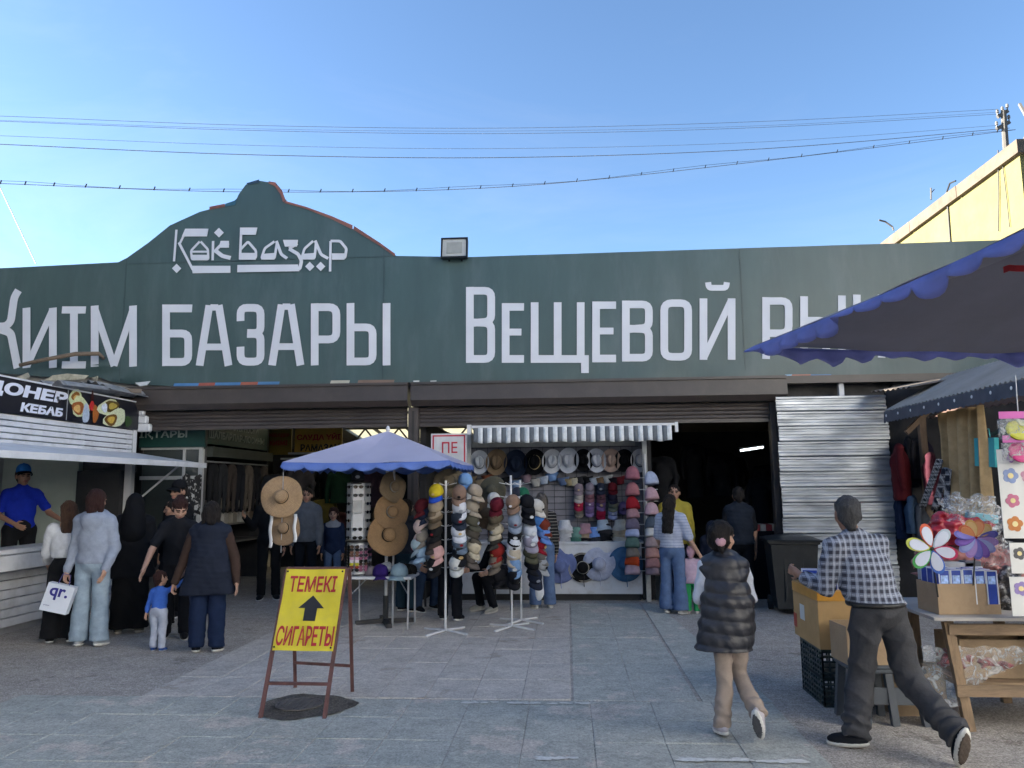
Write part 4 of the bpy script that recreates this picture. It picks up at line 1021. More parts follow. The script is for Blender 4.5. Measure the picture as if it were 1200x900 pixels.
b = MB(); b.bb((XS-.3, y0s, zsb-.22), (XS+.12, y1s, zsb-.05)); b.build('awning_box', mat('dull_green', (.05, .06, .055), rough=.7), ls)
for z in (.75, 1.08, 1.36):
    b = MB(); b.bb((XS-.55, y0s+.35, z), (XS, y1s-.05, z+.03)); b.build('shelf', mat('shelf_board', (.13, .12, .11), rough=.7), ls)
b = MB(); b.tube([(XS+.02, y0s, zsb-.3), (XS+.02, y1s, zsb-.3)], .015, 6); b.build('rail', grey_metal, ls)
rs = random.Random(5)
carton = [mat('carton_%d' % i, c, rough=.7, var=.2, scale=9) for i, c in enumerate(((.32, .31, .29), (.24, .22, .19), (.38, .37, .36), (.18, .14, .11)))]
for r_, z in enumerate((1.11, 1.39)):
    for i in range(6):
        h = rs.uniform(.10, .2); y = y0s+.55+i*(y1s-y0s-.75)/5.2
        b = MB(); b.box((0, 0, h/2), (.22, .22, h), bev=.006); o = b.build('carton_box', carton[rs.randrange(4)]); o.location = (XS-.13, y, z); o.rotation_euler[2] = rs.uniform(-.2, .2)
        tag(o, '%s small box on the %s shelf of the leggings stall' % (('nearest', 'second nearest', 'third', 'fourth', 'fifth', 'farthest')[i], ('lower', 'upper')[r_]), 'box', 'boxes on the leggings stall shelves')
# hanging leggings
def legging_mesh():
    f = Field((-.2, -.1, -1.05), (.2, .1, .06), .02)
    f.ell((0, 0, -.12), (.14, .06, .14), k=.04)
    for s in (-1, 1): f.cone((s*.07, 0, -.2), (s*.075, 0, -.55), .065, .055, k=.02); f.cone((s*.075, 0, -.55), (s*.07, 0, -.98), .055, .032, k=.02)
    V, Q = f.nets(); return np_mesh('leggings', V, Q, [])
LG = legging_mesh(); cols = ['#1a1b1e', '#26282c', '#3a3432', '#1d1f27', '#57504b', '#222226', '#4c4643']
for i in range(7):
    y = y0s+.18+i*(y1s-y0s-.3)/6.4
    o = inst('leggings', LG, cloth(cols[i]), Matrix.Translation((XS+.05, y, zsb-.33)) @ Matrix.Rotation(R(70), 4, 'Z') @ Matrix.Scale(.85, 4))
    tag(o, '%s leggings hanging from the rail of the leggings stall' % ('nearest pair of', 'second pair of', 'third pair of', 'fourth pair of', 'pale grey fifth pair of', 'sixth pair of', 'farthest pair of')[i], 'leggings', 'leggings on the stall rail')
# black scarf with white flower print
q = atx(222, 575, XS+.2); b = MB()
b.grid(lambda u, v: (XS+.22+.02*math.sin(u*25), q.y-.28+.62*u, q.z+.22-.62*v+.04*math.sin(u*9)), 18, 8, thick=.012)
m_fl = bpy.data.materials.new('flower_print'); m_fl.use_nodes = True; N = m_fl.node_tree.nodes; L = m_fl.node_tree.links
tc = N.new('ShaderNodeTexCoord'); vo = N.new('ShaderNodeTexNoise'); vo.inputs['Scale'].default_value = 16; vo.inputs['Detail'].default_value = 3; L.new(tc.outputs['Object'], vo.inputs['Vector'])
cr = N.new('ShaderNodeValToRGB'); cr.color_ramp.elements[0].position = .54; cr.color_ramp.elements[0].color = (.012, .012, .013, 1); cr.color_ramp.elements[1].position = .58; cr.color_ramp.elements[1].color = (.45, .44, .42, 1)
L.new(vo.outputs['Fac'], cr.inputs[0]); L.new(cr.outputs[0], N['Principled BSDF'].inputs['Base Color']); N['Principled BSDF'].inputs['Roughness'].default_value = .85
tag(b.build('scarf', m_fl, smooth=True, loc=q), 'black cloth with white flower print hanging at the front of the leggings stall', 'scarf')
# hanging signs farther down the lane
def hang_sign(x0, x1, y0, y1, Y, col, lines, label):
    a = at(x0, y1, Y); c = at(x1, y0, Y); b = MB(); b.bb((a.x, Y, a.z), (c.x, Y+.04, c.z)); o = thing('hanging_sign', label, 'sign', (a.x, Y, a.z)); b.build('board', mat('sign_'+col, col, rough=.6, var=.12), o)
    for t_, px0, px1, py0, py1, cl in lines:
        p = at(px0, py1, Y-.006); r = at(px1, py0, Y-.006); lettering('sign_lettering', t_, (p.x, Y-.004, p.z), r.z-p.z, mat('ink_'+cl, cl, rough=.6), o, bold=.03, width=r.x-p.x)
    return o
hang_sign(312, 342, 503, 533, 15.6, '#7a6a28', [('ӘЙЕЛДЕР', 314, 339, 507, 513, '#8f2a20'), ('КИІМІ', 316, 337, 516, 522, '#8f2a20')], 'dull yellow sign board hanging beside the green leggings sign')
hang_sign(345, 401, 500, 530, 15.2, '#b8923a', [('САУДА ҮЙІ', 348, 399, 507, 517, '#a02018'), ('РАМАЗАН', 352, 398, 520, 529, '#1a1712')], 'yellow sign with red and black lettering above the straw hats')
# white card sign with red border beside the awning
wx0, wx1 = at(505, 530, 11.7).x, at(547, 530, 11.7).x; wz0, wz1 = at(525, 546, 11.7).z, at(525, 508, 11.7).z
cs = thing('card_sign', 'white card sign with a red border beside the striped awning', 'sign', (wx0, 11.7, wz0))
b = MB(); b.bb((wx0, 11.7, wz0), (wx1, 11.72, wz1)); b.build('card', mat('card_white', (.55, .55, .56), rough=.6), cs)
red = mat('sign_red', (.45, .03, .05), rough=.5)
b = MB(); i_ = .035; stroke(b, [(wx0+i_, wz0+i_), (wx1-i_, wz0+i_), (wx1-i_, wz1-i_), (wx0+i_, wz1-i_)], .022, 0, True, Y=11.699, d=.003); b.build('border', red, cs)
lettering('sign_lettering', 'ПЕ', (wx0+.17, 11.698, wz1-.30), .17, red, cs, bold=.01, width=.24)

# garments hanging in the lane and in the passage
def coat_mesh(long=.75, w=.2):
    f = Field((-.42, -.16, -1.25), (.42, .16, .08), .022)
    f.cone((-.15, 0, -.06), (.15, 0, -.06), .05, .05, k=.04); f.ell((0, 0, -.25), (w, .075, .25), k=.06)
    f.cone((0, 0, -.25), (-.07, 0, -long), .12, .11, k=.06); f.cone((0, 0, -.25), (.07, 0, -long), .12, .11, k=.06)
    for s in (-1, 1): f.cone((s*.18, 0, -.08), (s*.25, .01, -.36), .055, .05, k=.03); f.cone((s*.25, .01, -.36), (s*.235, -.02, -.62), .05, .042, k=.02)
    f.disp(folds(.008)); f.F = np.maximum(f.F, (-long-f.ax[2])[None, None, :]); V, Q = f.nets(); return np_mesh('garment', V, Q, [])
GA = [coat_mesh(.62, .2), coat_mesh(.8, .21), coat_mesh(1.0, .19)]
def garment(px, py, Y, col, kind, name, label, rz=0., sc=1., group='clothes hanging in the lane'):
    p = at(px, py, Y); o = inst(name, GA[kind], cloth(col), Matrix.Translation(p) @ Matrix.Rotation(R(rz), 4, 'Z') @ Matrix.Scale(sc, 4)); tag(o, label, 'clothes', group); return o
for i, (px, py, Y, col, k_, nm, rz) in enumerate(((352, 545, 14.6, '#3d3a3c', 0, 'black jacket', 20), (372, 540, 15.8, '#45433f', 1, 'long grey coat', 10), (386, 545, 15.4, '#16171b', 2, 'long black dress', 0), (398, 552, 14.8, '#16301f', 0, 'dark green top', 0), (402, 538, 16., '#4a151a', 0, 'red top', 15), (414, 540, 15.6, '#55555a', 0, 'pale grey shirt', 0), (380, 585, 14.9, '#5e5222', 0, 'mustard yellow jacket', 5), (428, 540, 15.2, '#22222a', 1, 'dark coat beside the sunglasses', 0), (442, 545, 14.6, '#3a2b34', 1, 'plum coat', 0), (470, 548, 14.2, '#17181c', 2, 'long black coat beside the post', 0), (336, 552, 15.5, '#1d1d22', 1, 'dark coat behind the straw hat', 25), (322, 556, 14.9, '#262a33', 1, 'navy coat at the end of the leggings stall', 40), (395, 600, 16.5, '#54343a', 1, 'maroon coat low at the back', 0))):
    garment(px, py, Y, col, k_, 'hanging_garment', nm+' hanging in the left lane', rz)
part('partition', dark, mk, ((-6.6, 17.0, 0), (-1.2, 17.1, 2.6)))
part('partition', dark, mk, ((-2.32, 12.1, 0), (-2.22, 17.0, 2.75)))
b = MB(); b.tube([(-5.6, 15.2, 2.42), (-2.5, 15.2, 2.42)], .02, 6); b.tube([(-5.6, 14.8, 2.3), (-2.5, 14.8, 2.3)], .02, 6)
tag(b.build('clothes_rail', grey_metal), 'steel rails carrying clothes across the left lane', 'rail')
# ------------------------------------------------------------ hats and caps
def cap_meshes():
    b = MB(); prof = [(.088, 0), (.090, .03), (.086, .062), (.072, .092), (.048, .112), (.02, .121), (0, .123)]
    b.lathe(prof, 14, fn=lambda p, a: (p[0]*.95, p[1]*1.12, p[2]+.006*math.cos(a+math.pi/2)*0))
    b.lathe([(.008, .121), (.009, .127), (0, .129)], 6)
    crown = b.mesh('cap', True)
    b = MB()
    def vis(u, v):
        a = R(-90)+R(66)*(2*u-1); r0 = Vector((.086*math.cos(a), .100*math.sin(a))); w_ = math.cos((2*u-1)*math.pi/2)**.6
        r = r0+Vector((.35*math.cos(a), math.sin(a)))*.075*v*w_; return (r.x, r.y, .004-.030*v*v-.028*((2*u-1)**2)*v)
    b.grid(vis, 12, 4, thick=.004); visor = b.mesh('visor', True)
    return crown, visor
CAPC, CAPV = cap_meshes()
def fedora_mesh(br=.155, cr=.078, h=.105, dent=.03, curl=.02):
    b = MB(); prof = [(br, .0+curl), (br*.85, .006), (cr*1.18, .0), (cr*1.05, .004), (cr*1.02, .03), (cr*.93, h*.75), (cr*.80, h*.97), (cr*.5, h), (0, h*.98)]
    def fn(p, a):
        x, y, z = p[0]*.86, p[1]*1.08, p[2]; r = math.hypot(p[0], p[1])
        if r > cr*1.1: z += .012*(abs(math.cos(a))**2)*(r-cr)/(br-cr)*1.2
        if z > h*.6: z -= dent*math.exp(-(x/(cr*.30))**2)*(1 if p[1] < cr*.9 else 0); 
        if z > h*.5 and y < 0: x *= 1-.35*min(1, (-y)/cr)
        return (x, y, z)
    b.lathe(prof, 24, fn=fn, c0=False); me = b.mesh('hat', True)
    b = MB(); b.lathe([(cr*1.06, .004), (cr*1.07, .026), (cr*1.02, .027)], 20, fn=lambda p, a: (p[0]*.87, p[1]*1.09, p[2]))
    b2 = b.mesh('band', True); return me, b2
FED = fedora_mesh()
def sun_mesh(br=.22, cr=.085, h=.095, wave=.012):
    b = MB(); prof = [(br, -.006), (br*.98, .0), (br*.75, .004), (cr*1.15, .004), (cr, .012), (cr*.98, h*.6), (cr*.80, h*.9), (cr*.45, h), (0, h*1.02)]
    b.lathe(prof, 28, c0=False, fn=lambda p, a: (p[0], p[1], p[2]+wave*math.sin(3*a+1)*max(0, (math.hypot(p[0], p[1])-cr)/(br-cr))+wave*.6*math.sin(5*a)*max(0, (math.hypot(p[0], p[1])-cr)/(br-cr))))
    me = b.mesh('hat', True); b = MB(); b.lathe([(cr*1.03, .014), (cr*1.025, .045), (cr*.99, .046)], 22); return me, b.mesh('band', True)
SUNH = sun_mesh(); SUNB = sun_mesh(.25, .082, .09, .02)
def bucket_mesh():
    b = MB(); b.lathe([(.145, -.05), (.11, .0), (.092, .02), (.082, .085), (.07, .1), (0, .103)], 18, c0=False, fn=lambda p, a: (p[0], p[1], p[2]+.008*math.sin(3*a)*(p[2] < 0))); return b.mesh('hat', True)
BUCK = bucket_mesh()
def kid_mesh():
    b = MB(); b.lathe([(.112, -.10), (.115, -.06), (.108, -.02), (.096, .03), (.070, .072), (.032, .096), (0, .102)], 16, fn=lambda p, a: (p[0], p[1]*.7, p[2]+.006*math.sin(4*a))); return b.mesh('hat', True)
KID = kid_mesh()
def straw(c):
    k = 'straw_'+c
    if k in _mats: return _mats[k]
    m = mat(k, c, rough=.8, var=.16, scale=40, bump=.25, bscale=140); N = m.node_tree.nodes; L = m.node_tree.links
    tc = N.new('ShaderNodeTexCoord'); wv = N.new('ShaderNodeTexWave'); wv.wave_type = 'RINGS'; wv.rings_direction = 'Z'; wv.inputs['Scale'].default_value = 22; wv.inputs['Distortion'].default_value = 1.2; wv.inputs['Detail'].default_value = 2
    L.new(tc.outputs['Object'], wv.inputs['Vector']); b = N['Principled BSDF']; old = b.inputs['Base Color'].links[0].from_socket
    mr = N.new('ShaderNodeMapRange'); mr.inputs[3].default_value = .72; mr.inputs[4].default_value = 1.1; L.new(wv.outputs['Fac'], mr.inputs[0])
    mx = N.new('ShaderNodeMixRGB'); mx.blend_type = 'MULTIPLY'; mx.inputs[0].default_value = 1; L.new(old, mx.inputs[1]); L.new(mr.outputs[0], mx.inputs[2]); L.new(mx.outputs[0], b.inputs['Base Color'])
    return m
b = MB(); b.prism([(.026*math.cos(t), .018*math.sin(t)) for t in np.linspace(0, 2*math.pi, 13)[:-1]], .004); BADGE = b.mesh('badge')
felt = lambda c: mat('felt_'+c, c, rough=.95, var=.08, scale=20, spec=.1)
def place(px, py, Y): return at(px, py, Y)
def cap(px, py, Y, col, face, label, group, vcol=None, pitch=None, sc=1.02):
    if pitch is None: pitch = random.uniform(24, 42); face += random.uniform(-14, 14)
    M_ = Matrix.Translation(at(px, py, Y)) @ Matrix.Rotation(R(face), 4, 'Z') @ Matrix.Rotation(R(pitch), 4, 'X') @ Matrix.Rotation(R(random.uniform(-10, 10)), 4, 'Y') @ Matrix.Scale(sc, 4)
    o = inst('cap', CAPC, cloth(col), M_); inst('visor', CAPV, cloth(vcol or col), None, o); tag(o, label, 'cap', group)
    if random.random() < .6: inst('badge', BADGE, cloth(random.choice(['#c9cbd0', '#15161a', '#8a8f98', '#b9a070', '#7a1f26', '#c2c4c8'])), Matrix.Translation((0, -.0965, .050)) @ Matrix.Rotation(R(-14), 4, 'X') @ Matrix.Scale(random.uniform(.7, 1.15), 4), o)
    return o
def hat(me, px, py, Y, m, label, group, pitch=75, face=0, sc=1., band=None, roll=0, name='hat'):
    M_ = Matrix.Translation(at(px, py, Y)) @ Matrix.Rotation(R(face), 4, 'Z') @ Matrix.Rotation(R(pitch), 4, 'X') @ Matrix.Rotation(R(roll), 4, 'Z') @ Matrix.Scale(sc, 4)
    o = inst(name, me[0] if isinstance(me, tuple) else me, m, M_); tag(o, label, 'hat', group)
    if band: inst('band', me[1], band, None, o)
    return o
def ordn(i): return ('first', 'second', 'third', 'fourth', 'fifth', 'sixth', 'seventh', 'eighth', 'ninth', 'tenth', 'eleventh', 'twelfth')[i]
white_steel = mat('white_steel', (.60, .61, .63), rough=.4, var=.1, scale=8)
def cap_stand(px, py, label, ztop, Y0=None):
    g = gd(px, py); t = thing('cap_stand', label, 'display stand', g)
    b = MB(); b.tube([(0, 0, .02), (0, 0, ztop)], .014, 8); b.build('pole', white_steel, t, world=False)
    for k in range(4):
        a = R(45+90*k+12); b = MB(); b.bar((.03*math.cos(a), .03*math.sin(a), .028), (.34*math.cos(a), .34*math.sin(a), .012), .03, .02); b.build('leg', white_steel, t, world=False)
    for z in np.arange(.75, ztop, .165):
        for a in (-70, -22, 22, 70):
            b = MB(); b.tube([(0, 0, z), (.15*math.sin(R(a)), -.15*math.cos(R(a)), z+.03)], .004, 4); b.build('peg', white_steel, t, world=False)
    return t, g
COLN = {}
def stand_caps(g, cols, sname, group):
    """cols: list of (facing, column words, reach, [(px, py, colour, colour word, visor colour), ...])"""
    for face, words, reach, rows in cols:
        for i, r in enumerate(rows):
            px, py, c, cw = r[:4]; v = r[4] if len(r) > 4 else None
            Y = g.y-reach*math.cos(R(face))
            cap(px, py, Y, c, face, '%s cap, %s down in the %s of %s cap stand' % (cw, ordn(i), words, sname), group, v)
T1, g1 = cap_stand(522, 741, 'white steel cap stand with crossed feet beside the folding table', 1.80)
stand_caps(g1, [
    (-18, 'inner left column', .17, [(512, 579, '#b3a026', 'yellow and blue', '#2347a8'), (512, 596, '#8d7f6c', 'beige'), (511, 608, '#5d5040', 'khaki brown'), (511, 625, '#141416', 'black'), (509, 639, '#3b3330', 'dark brown'), (513, 650, '#b58f8d', 'pale pink'), (510, 664, '#121216', 'black')]),
    (-70, 'outer left column', .14, [(497, 596, '#4d161e', 'dark red'), (500, 606, '#20283c', 'navy'), (496, 619, '#b7a29c', 'pinkish white'), (498, 631, '#8d8376', 'beige'), (493, 640, '#8fa0a8', 'pale blue grey'), (498, 650, '#90a8bc', 'light blue')]),
    (16, 'inner right column', .17, [(538, 580, '#7d6659', 'tan'), (538, 596, '#b9bcc4', 'white'), (537, 610, '#232a36', 'navy'), (537, 625, '#c3c6cd', 'white'), (538, 638, '#5a6878', 'grey blue'), (538, 650, '#17181d', 'black'), (535, 663, '#b6b7b4', 'white')]),
    (66, 'outer right column', .14, [(555, 579, '#968a7a', 'beige'), (551, 597, '#8d8374', 'beige'), (551, 613, '#4c4a3e', 'camouflage'), (551, 628, '#4a453d', 'olive'), (553, 643, '#aea48e', 'cream'), (550, 657, '#57504b', 'grey brown')])],
    'left hand', 'caps on the left cap stand')
cap(545, 566, g1.y+.15, '#6f93bd', 30, 'light blue cap on top of the left cap stand', 'caps on the left cap stand', pitch=20)
hat(SUNH, 527, 566, g1.y+.3, straw('#6f6450'), 'large olive straw hat behind the top of the left cap stand', 'straw hats', pitch=60)
T2, g2 = cap_stand(600, 736, 'front white cap stand in the middle loaded with caps', 1.86)
T3, g3 = cap_stand(611, 729, 'rear white cap stand half hidden behind the middle cap stand', 1.80)
stand_caps(g2, [
    (-38, 'left column', .17, [(583, 594, '#561522', 'burgundy'), (582, 610, '#5a5142', 'olive brown'), (583, 624, '#a49a86', 'cream'), (582, 636, '#34322f', 'dark grey'), (584, 648, '#7a201d', 'red'), (583, 661, '#6d6358', 'taupe'), (588, 676, '#131317', 'black')]),
    (0, 'middle column', .18, [(602, 591, '#7d6555', 'flower printed tan'), (603, 613, '#7c8797', 'light grey'), (603, 628, '#141519', 'black'), (602, 640, '#c2c6cc', 'white'), (602, 652, '#a99f8e', 'cream'), (603, 664, '#6886ab', 'blue'), (602, 678, '#121217', 'black')]),
    (38, 'right column', .17, [(617, 591, '#131419', 'black'), (618, 606, '#15161b', 'black'), (620, 624, '#b7bcc6', 'white'), (621, 637, '#8b8592', 'lavender grey'), (621, 650, '#4a4939', 'olive'), (622, 664, '#131419', 'black'), (626, 678, '#1c2130', 'navy')])],
    'middle', 'caps on the middle cap stand')
for i, (px, py, c, cw) in enumerate(((628, 596, '#b9b5ae', 'white cap with dark badge'), (629, 613, '#3f6da8', 'bright blue cap'), (635, 618, '#6a2e20', 'rust brown cap'), (635, 628, '#5c7fc0', 'sky blue cap'), (630, 640, '#7d1526', 'red cap'), (631, 652, '#6a6865', 'grey cap'), (632, 664, '#8d9196', 'pale grey cap'), (578, 588, '#c0bdb5', 'cream cap behind the burgundy one'), (612, 582, '#1e5a42', 'green cap'), (606, 582, '#2b2f3a', 'dark blue cap behind the green one'))):
    cap(px, py, g3.y-.05, c, 62 if px > 620 else 10, cw+' on the rear cap stand', 'caps on the rear cap stand', pitch=32)
# cloth bag at the side of the rear stand
f = Field((-.1, -.07, -.2), (.1, .07, .12), .012); f.ell((0, 0, -.05), (.06, .035, .12)); f.cone((0, 0, .03), (.01, 0, .1), .03, .012); f.disp(folds(.006)); V, Q = f.nets()
bo = inst('plastic_bag', np_mesh('plastic_bag', V, Q, []), mat('bag_white', (.55, .58, .62), rough=.3, var=.1), Matrix.Translation(at(632, 688, g3.y-.2))); tag(bo, 'small white plastic bag hanging low on the rear cap stand', 'bag')

# ------------------------------------------------------------ hat stall in the right opening
YS = 12.0
hsx0, hsx1 = at(530, 650, YS).x, at(752, 650, YS).x
hs = thing('hat_stall', 'hat stall with a white counter and a grey wire grid wall under a striped awning', 'stall', ((hsx0+hsx1)/2, YS, 0))
enam = mat('enamel_white', (.50, .53, .58), rough=.4, var=.06, scale=3, stain=((.20, .12, .07), .35, 5))
zct = at(700, 637, YS).z
part('counter_front', enam, hs, ((hsx0, YS, .10), (hsx1, YS+.03, zct)))
part('counter_top', enam, hs, ((hsx0-.02, YS-.03, zct), (hsx1+.03, YS+.5, zct+.03)))
part('plinth', mat('plinth_dark', (.03, .03, .03)), hs, ((hsx0+.02, YS+.06, 0), (hsx1-.02, YS+.45, .10)))
part('edge_strip', mat('edge_black', (.02, .02, .02)), hs, ((hsx1+.002, YS-.005, .02), (hsx1+.05, YS+.03, zct)))
part('back_panel', mat('grid_panel', (.17, .17, .20), rough=.6, var=.15, scale=3), hs, ((hsx0-.15, YS+.62, .0), (hsx1+.1, YS+.68, 2.55)))
pz = mat('grid_wire', (.04, .04, .05), rough=.5, metal=.5)
for k in range(15):
    z = .95+k*.10; b = MB(); b.tube([(hsx0-.1, YS+.605, z), (hsx1+.05, YS+.605, z)], .006, 4); b.build('wire', pz, hs)
for k in range(17):
    x = hsx0-.05+k*(hsx1-hsx0)/16; b = MB(); b.tube([(x, YS+.592, .92), (x, YS+.592, 2.42)], .005, 4); b.build('wire', pz, hs)
part('top_panel', mat('board_pale', (.30, .31, .30), rough=.7, var=.2, scale=6), hs, ((hsx0-.1, YS+.55, 2.36), (hsx1, YS+.59, 2.58)))
xp = at(757, 600, YS-.02).x
b = MB(); b.box((xp, YS-.05, 1.25), (.07, .07, 2.5), bev=.006); b.build('post', mat('post_pale', (.40, .41, .40), rough=.5, stain=((.12, .1, .08), .5, 4)), hs)
xq = at(500, 600, YS).x
b = MB(); b.box((at(549, 560, YS-.1).x, YS-.02, 1.6), (.06, .06, 2.2), bev=.005); b.build('post', mat('post_pale', (.40, .41, .40)), hs)
# striped awning, rolled in
ax0, ax1 = at(555, 508, 11.62).x, at(787, 508, 11.62).x; azt, azb = at(670, 500, 11.62).z, at(670, 517, 11.62).z
aw = thing('striped_awning', 'rolled in awning with a grey and white striped scalloped valance over the hat stall', 'awning', ((ax0+ax1)/2, 11.62, azb))
part('front_rail', white_steel, aw, ((ax0-.03, 11.60, azt), (ax1+.05, 11.70, azt+.035)))
part('bracket', white_steel, aw, ((ax0-.10, 11.61, azt-.10), (ax0-.04, 11.72, azt+.05))); part('bracket', white_steel, aw, ((ax1+.055, 11.61, azt-.10), (ax1+.10, 11.72, azt+.05)))
m_st = [cloth('#666b70', .1), cloth('#d2d5d6', .1)]
nst = 42; wst = (ax1-ax0)/nst
for k in range(nst):
    b = MB(); x0 = ax0+k*wst
    def st(u, v):
        x = x0+wst*u; ph = (x-ax0)/(ax1-ax0)*9*math.pi*2; z = azt-(azt-azb)*v-.022*v*(1-math.cos(ph))*.5; return (x, 11.605-.03*v+.012*math.sin(ph)*v, z)
    b.grid(st, 2, 4, thick=.003); b.build('stripe', m_st[k % 2], aw, smooth=True)
# row of fedoras
FROW = [(562, 542, '#aeb4be', 'white fedora with a thin dark rim', 1.0, '#3a3a44'), (582, 542, '#6f5f4c', 'tan fedora', 1.1, '#3a2e22'), (604.5, 544, '#1b2333', 'navy fedora', 1.18, None), (626.5, 542, '#0f1013', 'black fedora with a light band', 1.1, '#9a8c6c'), (647, 541, '#b2b6bd', 'white fedora with a thin grey band', 1.02, '#6d7078'), (666, 540, '#a9afba', 'pale grey fedora', 1.06, None), (684, 540, '#0e0f12', 'black fedora beside the pale grey one', .96, None), (699, 540, '#adb3bf', 'white fedora with a navy rim', 1.0, '#20263a'), (716, 540, '#94827a', 'pale pink fedora', .98, None), (731, 540, '#0f1013', 'black fedora second from the right', .95, None), (750, 540, '#b9bcc2', 'white fedora at the right end', .96, '#101014')]
for px, py, c, cw, sc, bd in FROW:
    hat(FED, px, py, YS+.46, felt(c), cw+' in the top row of the hat stall', 'fedoras in the top row', pitch=78, sc=sc*1.2, band=felt(bd) if bd else None, roll=random.uniform(-12, 12))
# things hanging under the fedoras
PCH = [(552, 562, '#6d6353'), (562, 566, '#7c7263'), (572, 560, '#8a5440'), (592, 563, '#16171a'), (604, 566, '#6f87a8'), (617, 560, '#8a7680'), (628, 565, '#a4a39f'), (637, 562, '#9aa6b8'), (647, 558, '#6f90c0'), (660, 563, '#5b6f92'), (667, 564, '#8d8268'), (673, 564, '#a9a595'), (680, 562, '#2a2b30'), (688, 562, '#141519'), (696, 563, '#98a3b4'), (703, 563, '#6d5a46'), (711, 561, '#a5a9ac'), (719, 563, '#26242a'), (726, 562, '#5f1c26')]
for i, (px, py, c) in enumerate(PCH):
    hat(BUCK, px, py, YS+.52, cloth(c), '%s folded soft hat %s below the row of fedoras' % (ordn(i % 10), 'in the left half' if i < 10 else 'in the right half'), 'soft hats below the fedoras', pitch=170, face=random.uniform(40, 90), sc=.78)
# caps on the grid
GC = [(678, [(574, '#7b707c', 'mauve'), (583, '#9a9896', 'pale grey'), (592, '#93203f', 'pink'), (600, '#6a655e', 'khaki')]), (691, [(573, '#6f6a78', 'grey mauve'), (582, '#6b4a56', 'dusty rose'), (591, '#6a5580', 'purple'), (599, '#72628c', 'light purple')]), (704, [(573, '#20283a', 'navy'), (583, '#5b3d4a', 'plum'), (592, '#66507e', 'violet'), (603, '#8a1838', 'crimson')]), (718, [(573, '#5a1620', 'dark red'), (584, '#2b2a3c', 'indigo'), (593, '#6b7060', 'sage'), (602, '#8a93b8', 'periwinkle')]), (730, [(596, '#4a3f66', 'dark violet')])]
for ci, (px, rows) in enumerate(GC):
    for i, (py, c, cw) in enumerate(rows): cap(px, py, YS+.50, c, 0, '%s cap in the %s column of caps on the wire grid' % (cw, ordn(ci)), 'caps on the wire grid', pitch=28, sc=.9)
# stacks on the counter
ST = [(650, [('#8b6a72', 'pink'), ('#7b7580', 'grey')]), (662, [('#a9acb2', 'white'), ('#b2b4b8', 'white'), ('#a8a9ab', 'white'), ('#b8bac0', 'white')]), (676, [('#3f6a60', 'teal'), ('#5c7f76', 'pale teal')]), (686, [('#131318', 'black'), ('#8a7d6a', 'straw'), ('#8d6f78', 'rose')]), (697, [('#30343c', 'charcoal'), ('#5d7fb8', 'blue')]), (708, [('#17181c', 'black'), ('#1c1d22', 'black'), ('#2a2a2e', 'charcoal'), ('#8a98a8', 'pale blue')]), (728, [('#b4b2ac', 'white'), ('#a89c88', 'cream'), ('#9b8e7a', 'straw'), ('#aaa79f', 'off white')])]
for si, (px, lst) in enumerate(ST):
    base = at(px, 634, YS+.16); base.z = zct+.085
    for i, (c, cw) in enumerate(lst):
        M_ = Matrix.Translation((base.x+random.uniform(-.015, .015), base.y, base.z+i*.055)) @ Matrix.Rotation(random.random()*6, 4, 'Z') @ Matrix.Rotation(R(random.uniform(-5, 5)), 4, 'X')
        o = inst('hat', BUCK, cloth(c), M_); tag(o, '%s soft hat, %s from bottom of the %s hat stack on the counter' % (cw, ordn(i), ordn(si)), 'hat', 'stacked hats on the counter')
# four wide sun hats on the counter front
for px, py, sc, c, cw, bd in ((656, 663, 1.05, '#5d6a96', 'blue violet', '#4d5a86'), (683, 665, .90, '#0f0f12', 'black with white rings', '#8b8b88'), (702, 661, 1.0, '#9ea4b8', 'white', '#7a8096'), (733, 661, 1.05, '#3d5f80', 'steel blue', '#2f4d6c')):
    o = hat(SUNH, px, py, YS-.02, cloth(c, .3), cw+' wide brimmed sun hat hanging on the counter front', 'sun hats on the counter front', pitch=86, sc=sc*1.14, band=cloth(bd))
    if 'rings' in cw:
        b = MB(); [b.tube([(q_*math.cos(t), q_*math.sin(t), z_) for t in np.linspace(0, 2*math.pi, 29)], .006, 5) for q_, z_ in ((.213, .002), (.196, .006), (.089, .04))]; r_ = b.build('ring', cloth('#9b968a'), None); r_.parent = o
    b = MB(); b.tube([(0, -.085, .03), (.02, -.13, .02), (.01, -.2, .012), (.015, -.28, .01)], .006, 5); t_ = b.build('cord', cloth('#2a2a30' if 'rings' in cw else c), None); t_.parent = o
# children's hats on the wire rack at the right end
KR = [(741, [(554, '#8b5a66', 'rose'), (573, '#8c5b60', 'salmon'), (589, '#7d1520', 'red'), (600, '#8a6a72', 'dull pink'), (613, '#5d5668', 'slate'), (622, '#9aa4c4', 'pale blue'), (634, '#4e665f', 'grey green'), (646, '#6d665f', 'grey'), (655, '#a23d1c', 'orange'), (665, '#a08a96', 'pale pink with a patch')]), (763, [(560, '#9aa4bc', 'pale blue grey'), (578, '#a58790', 'pink bow'), (596, '#a88d96', 'pale rose'), (612, '#46505c', 'dark grey'), (622, '#b3b4b4', 'white'), (634, '#8f7f82', 'dusty pink'), (646, '#a07a74', 'peach'), (657, '#8a686c', 'rosy brown'), (666, '#7d6e78', 'mauve with a white tag')])]
for ci, (px, rows) in enumerate(KR):
    for i, (py, c, cw) in enumerate(rows):
        hat(KID, px+(2 if ci else 0)*(i/10), py, YS-.16-.012*i, cloth(c), "%s child's hat on the %s side of the white wire rack" % (cw, ('left', 'right')[ci]), "children's hats on the wire rack", pitch=random.uniform(-24, -6), sc=random.uniform(.9, 1.02), face=random.uniform(-22, 22), roll=0)
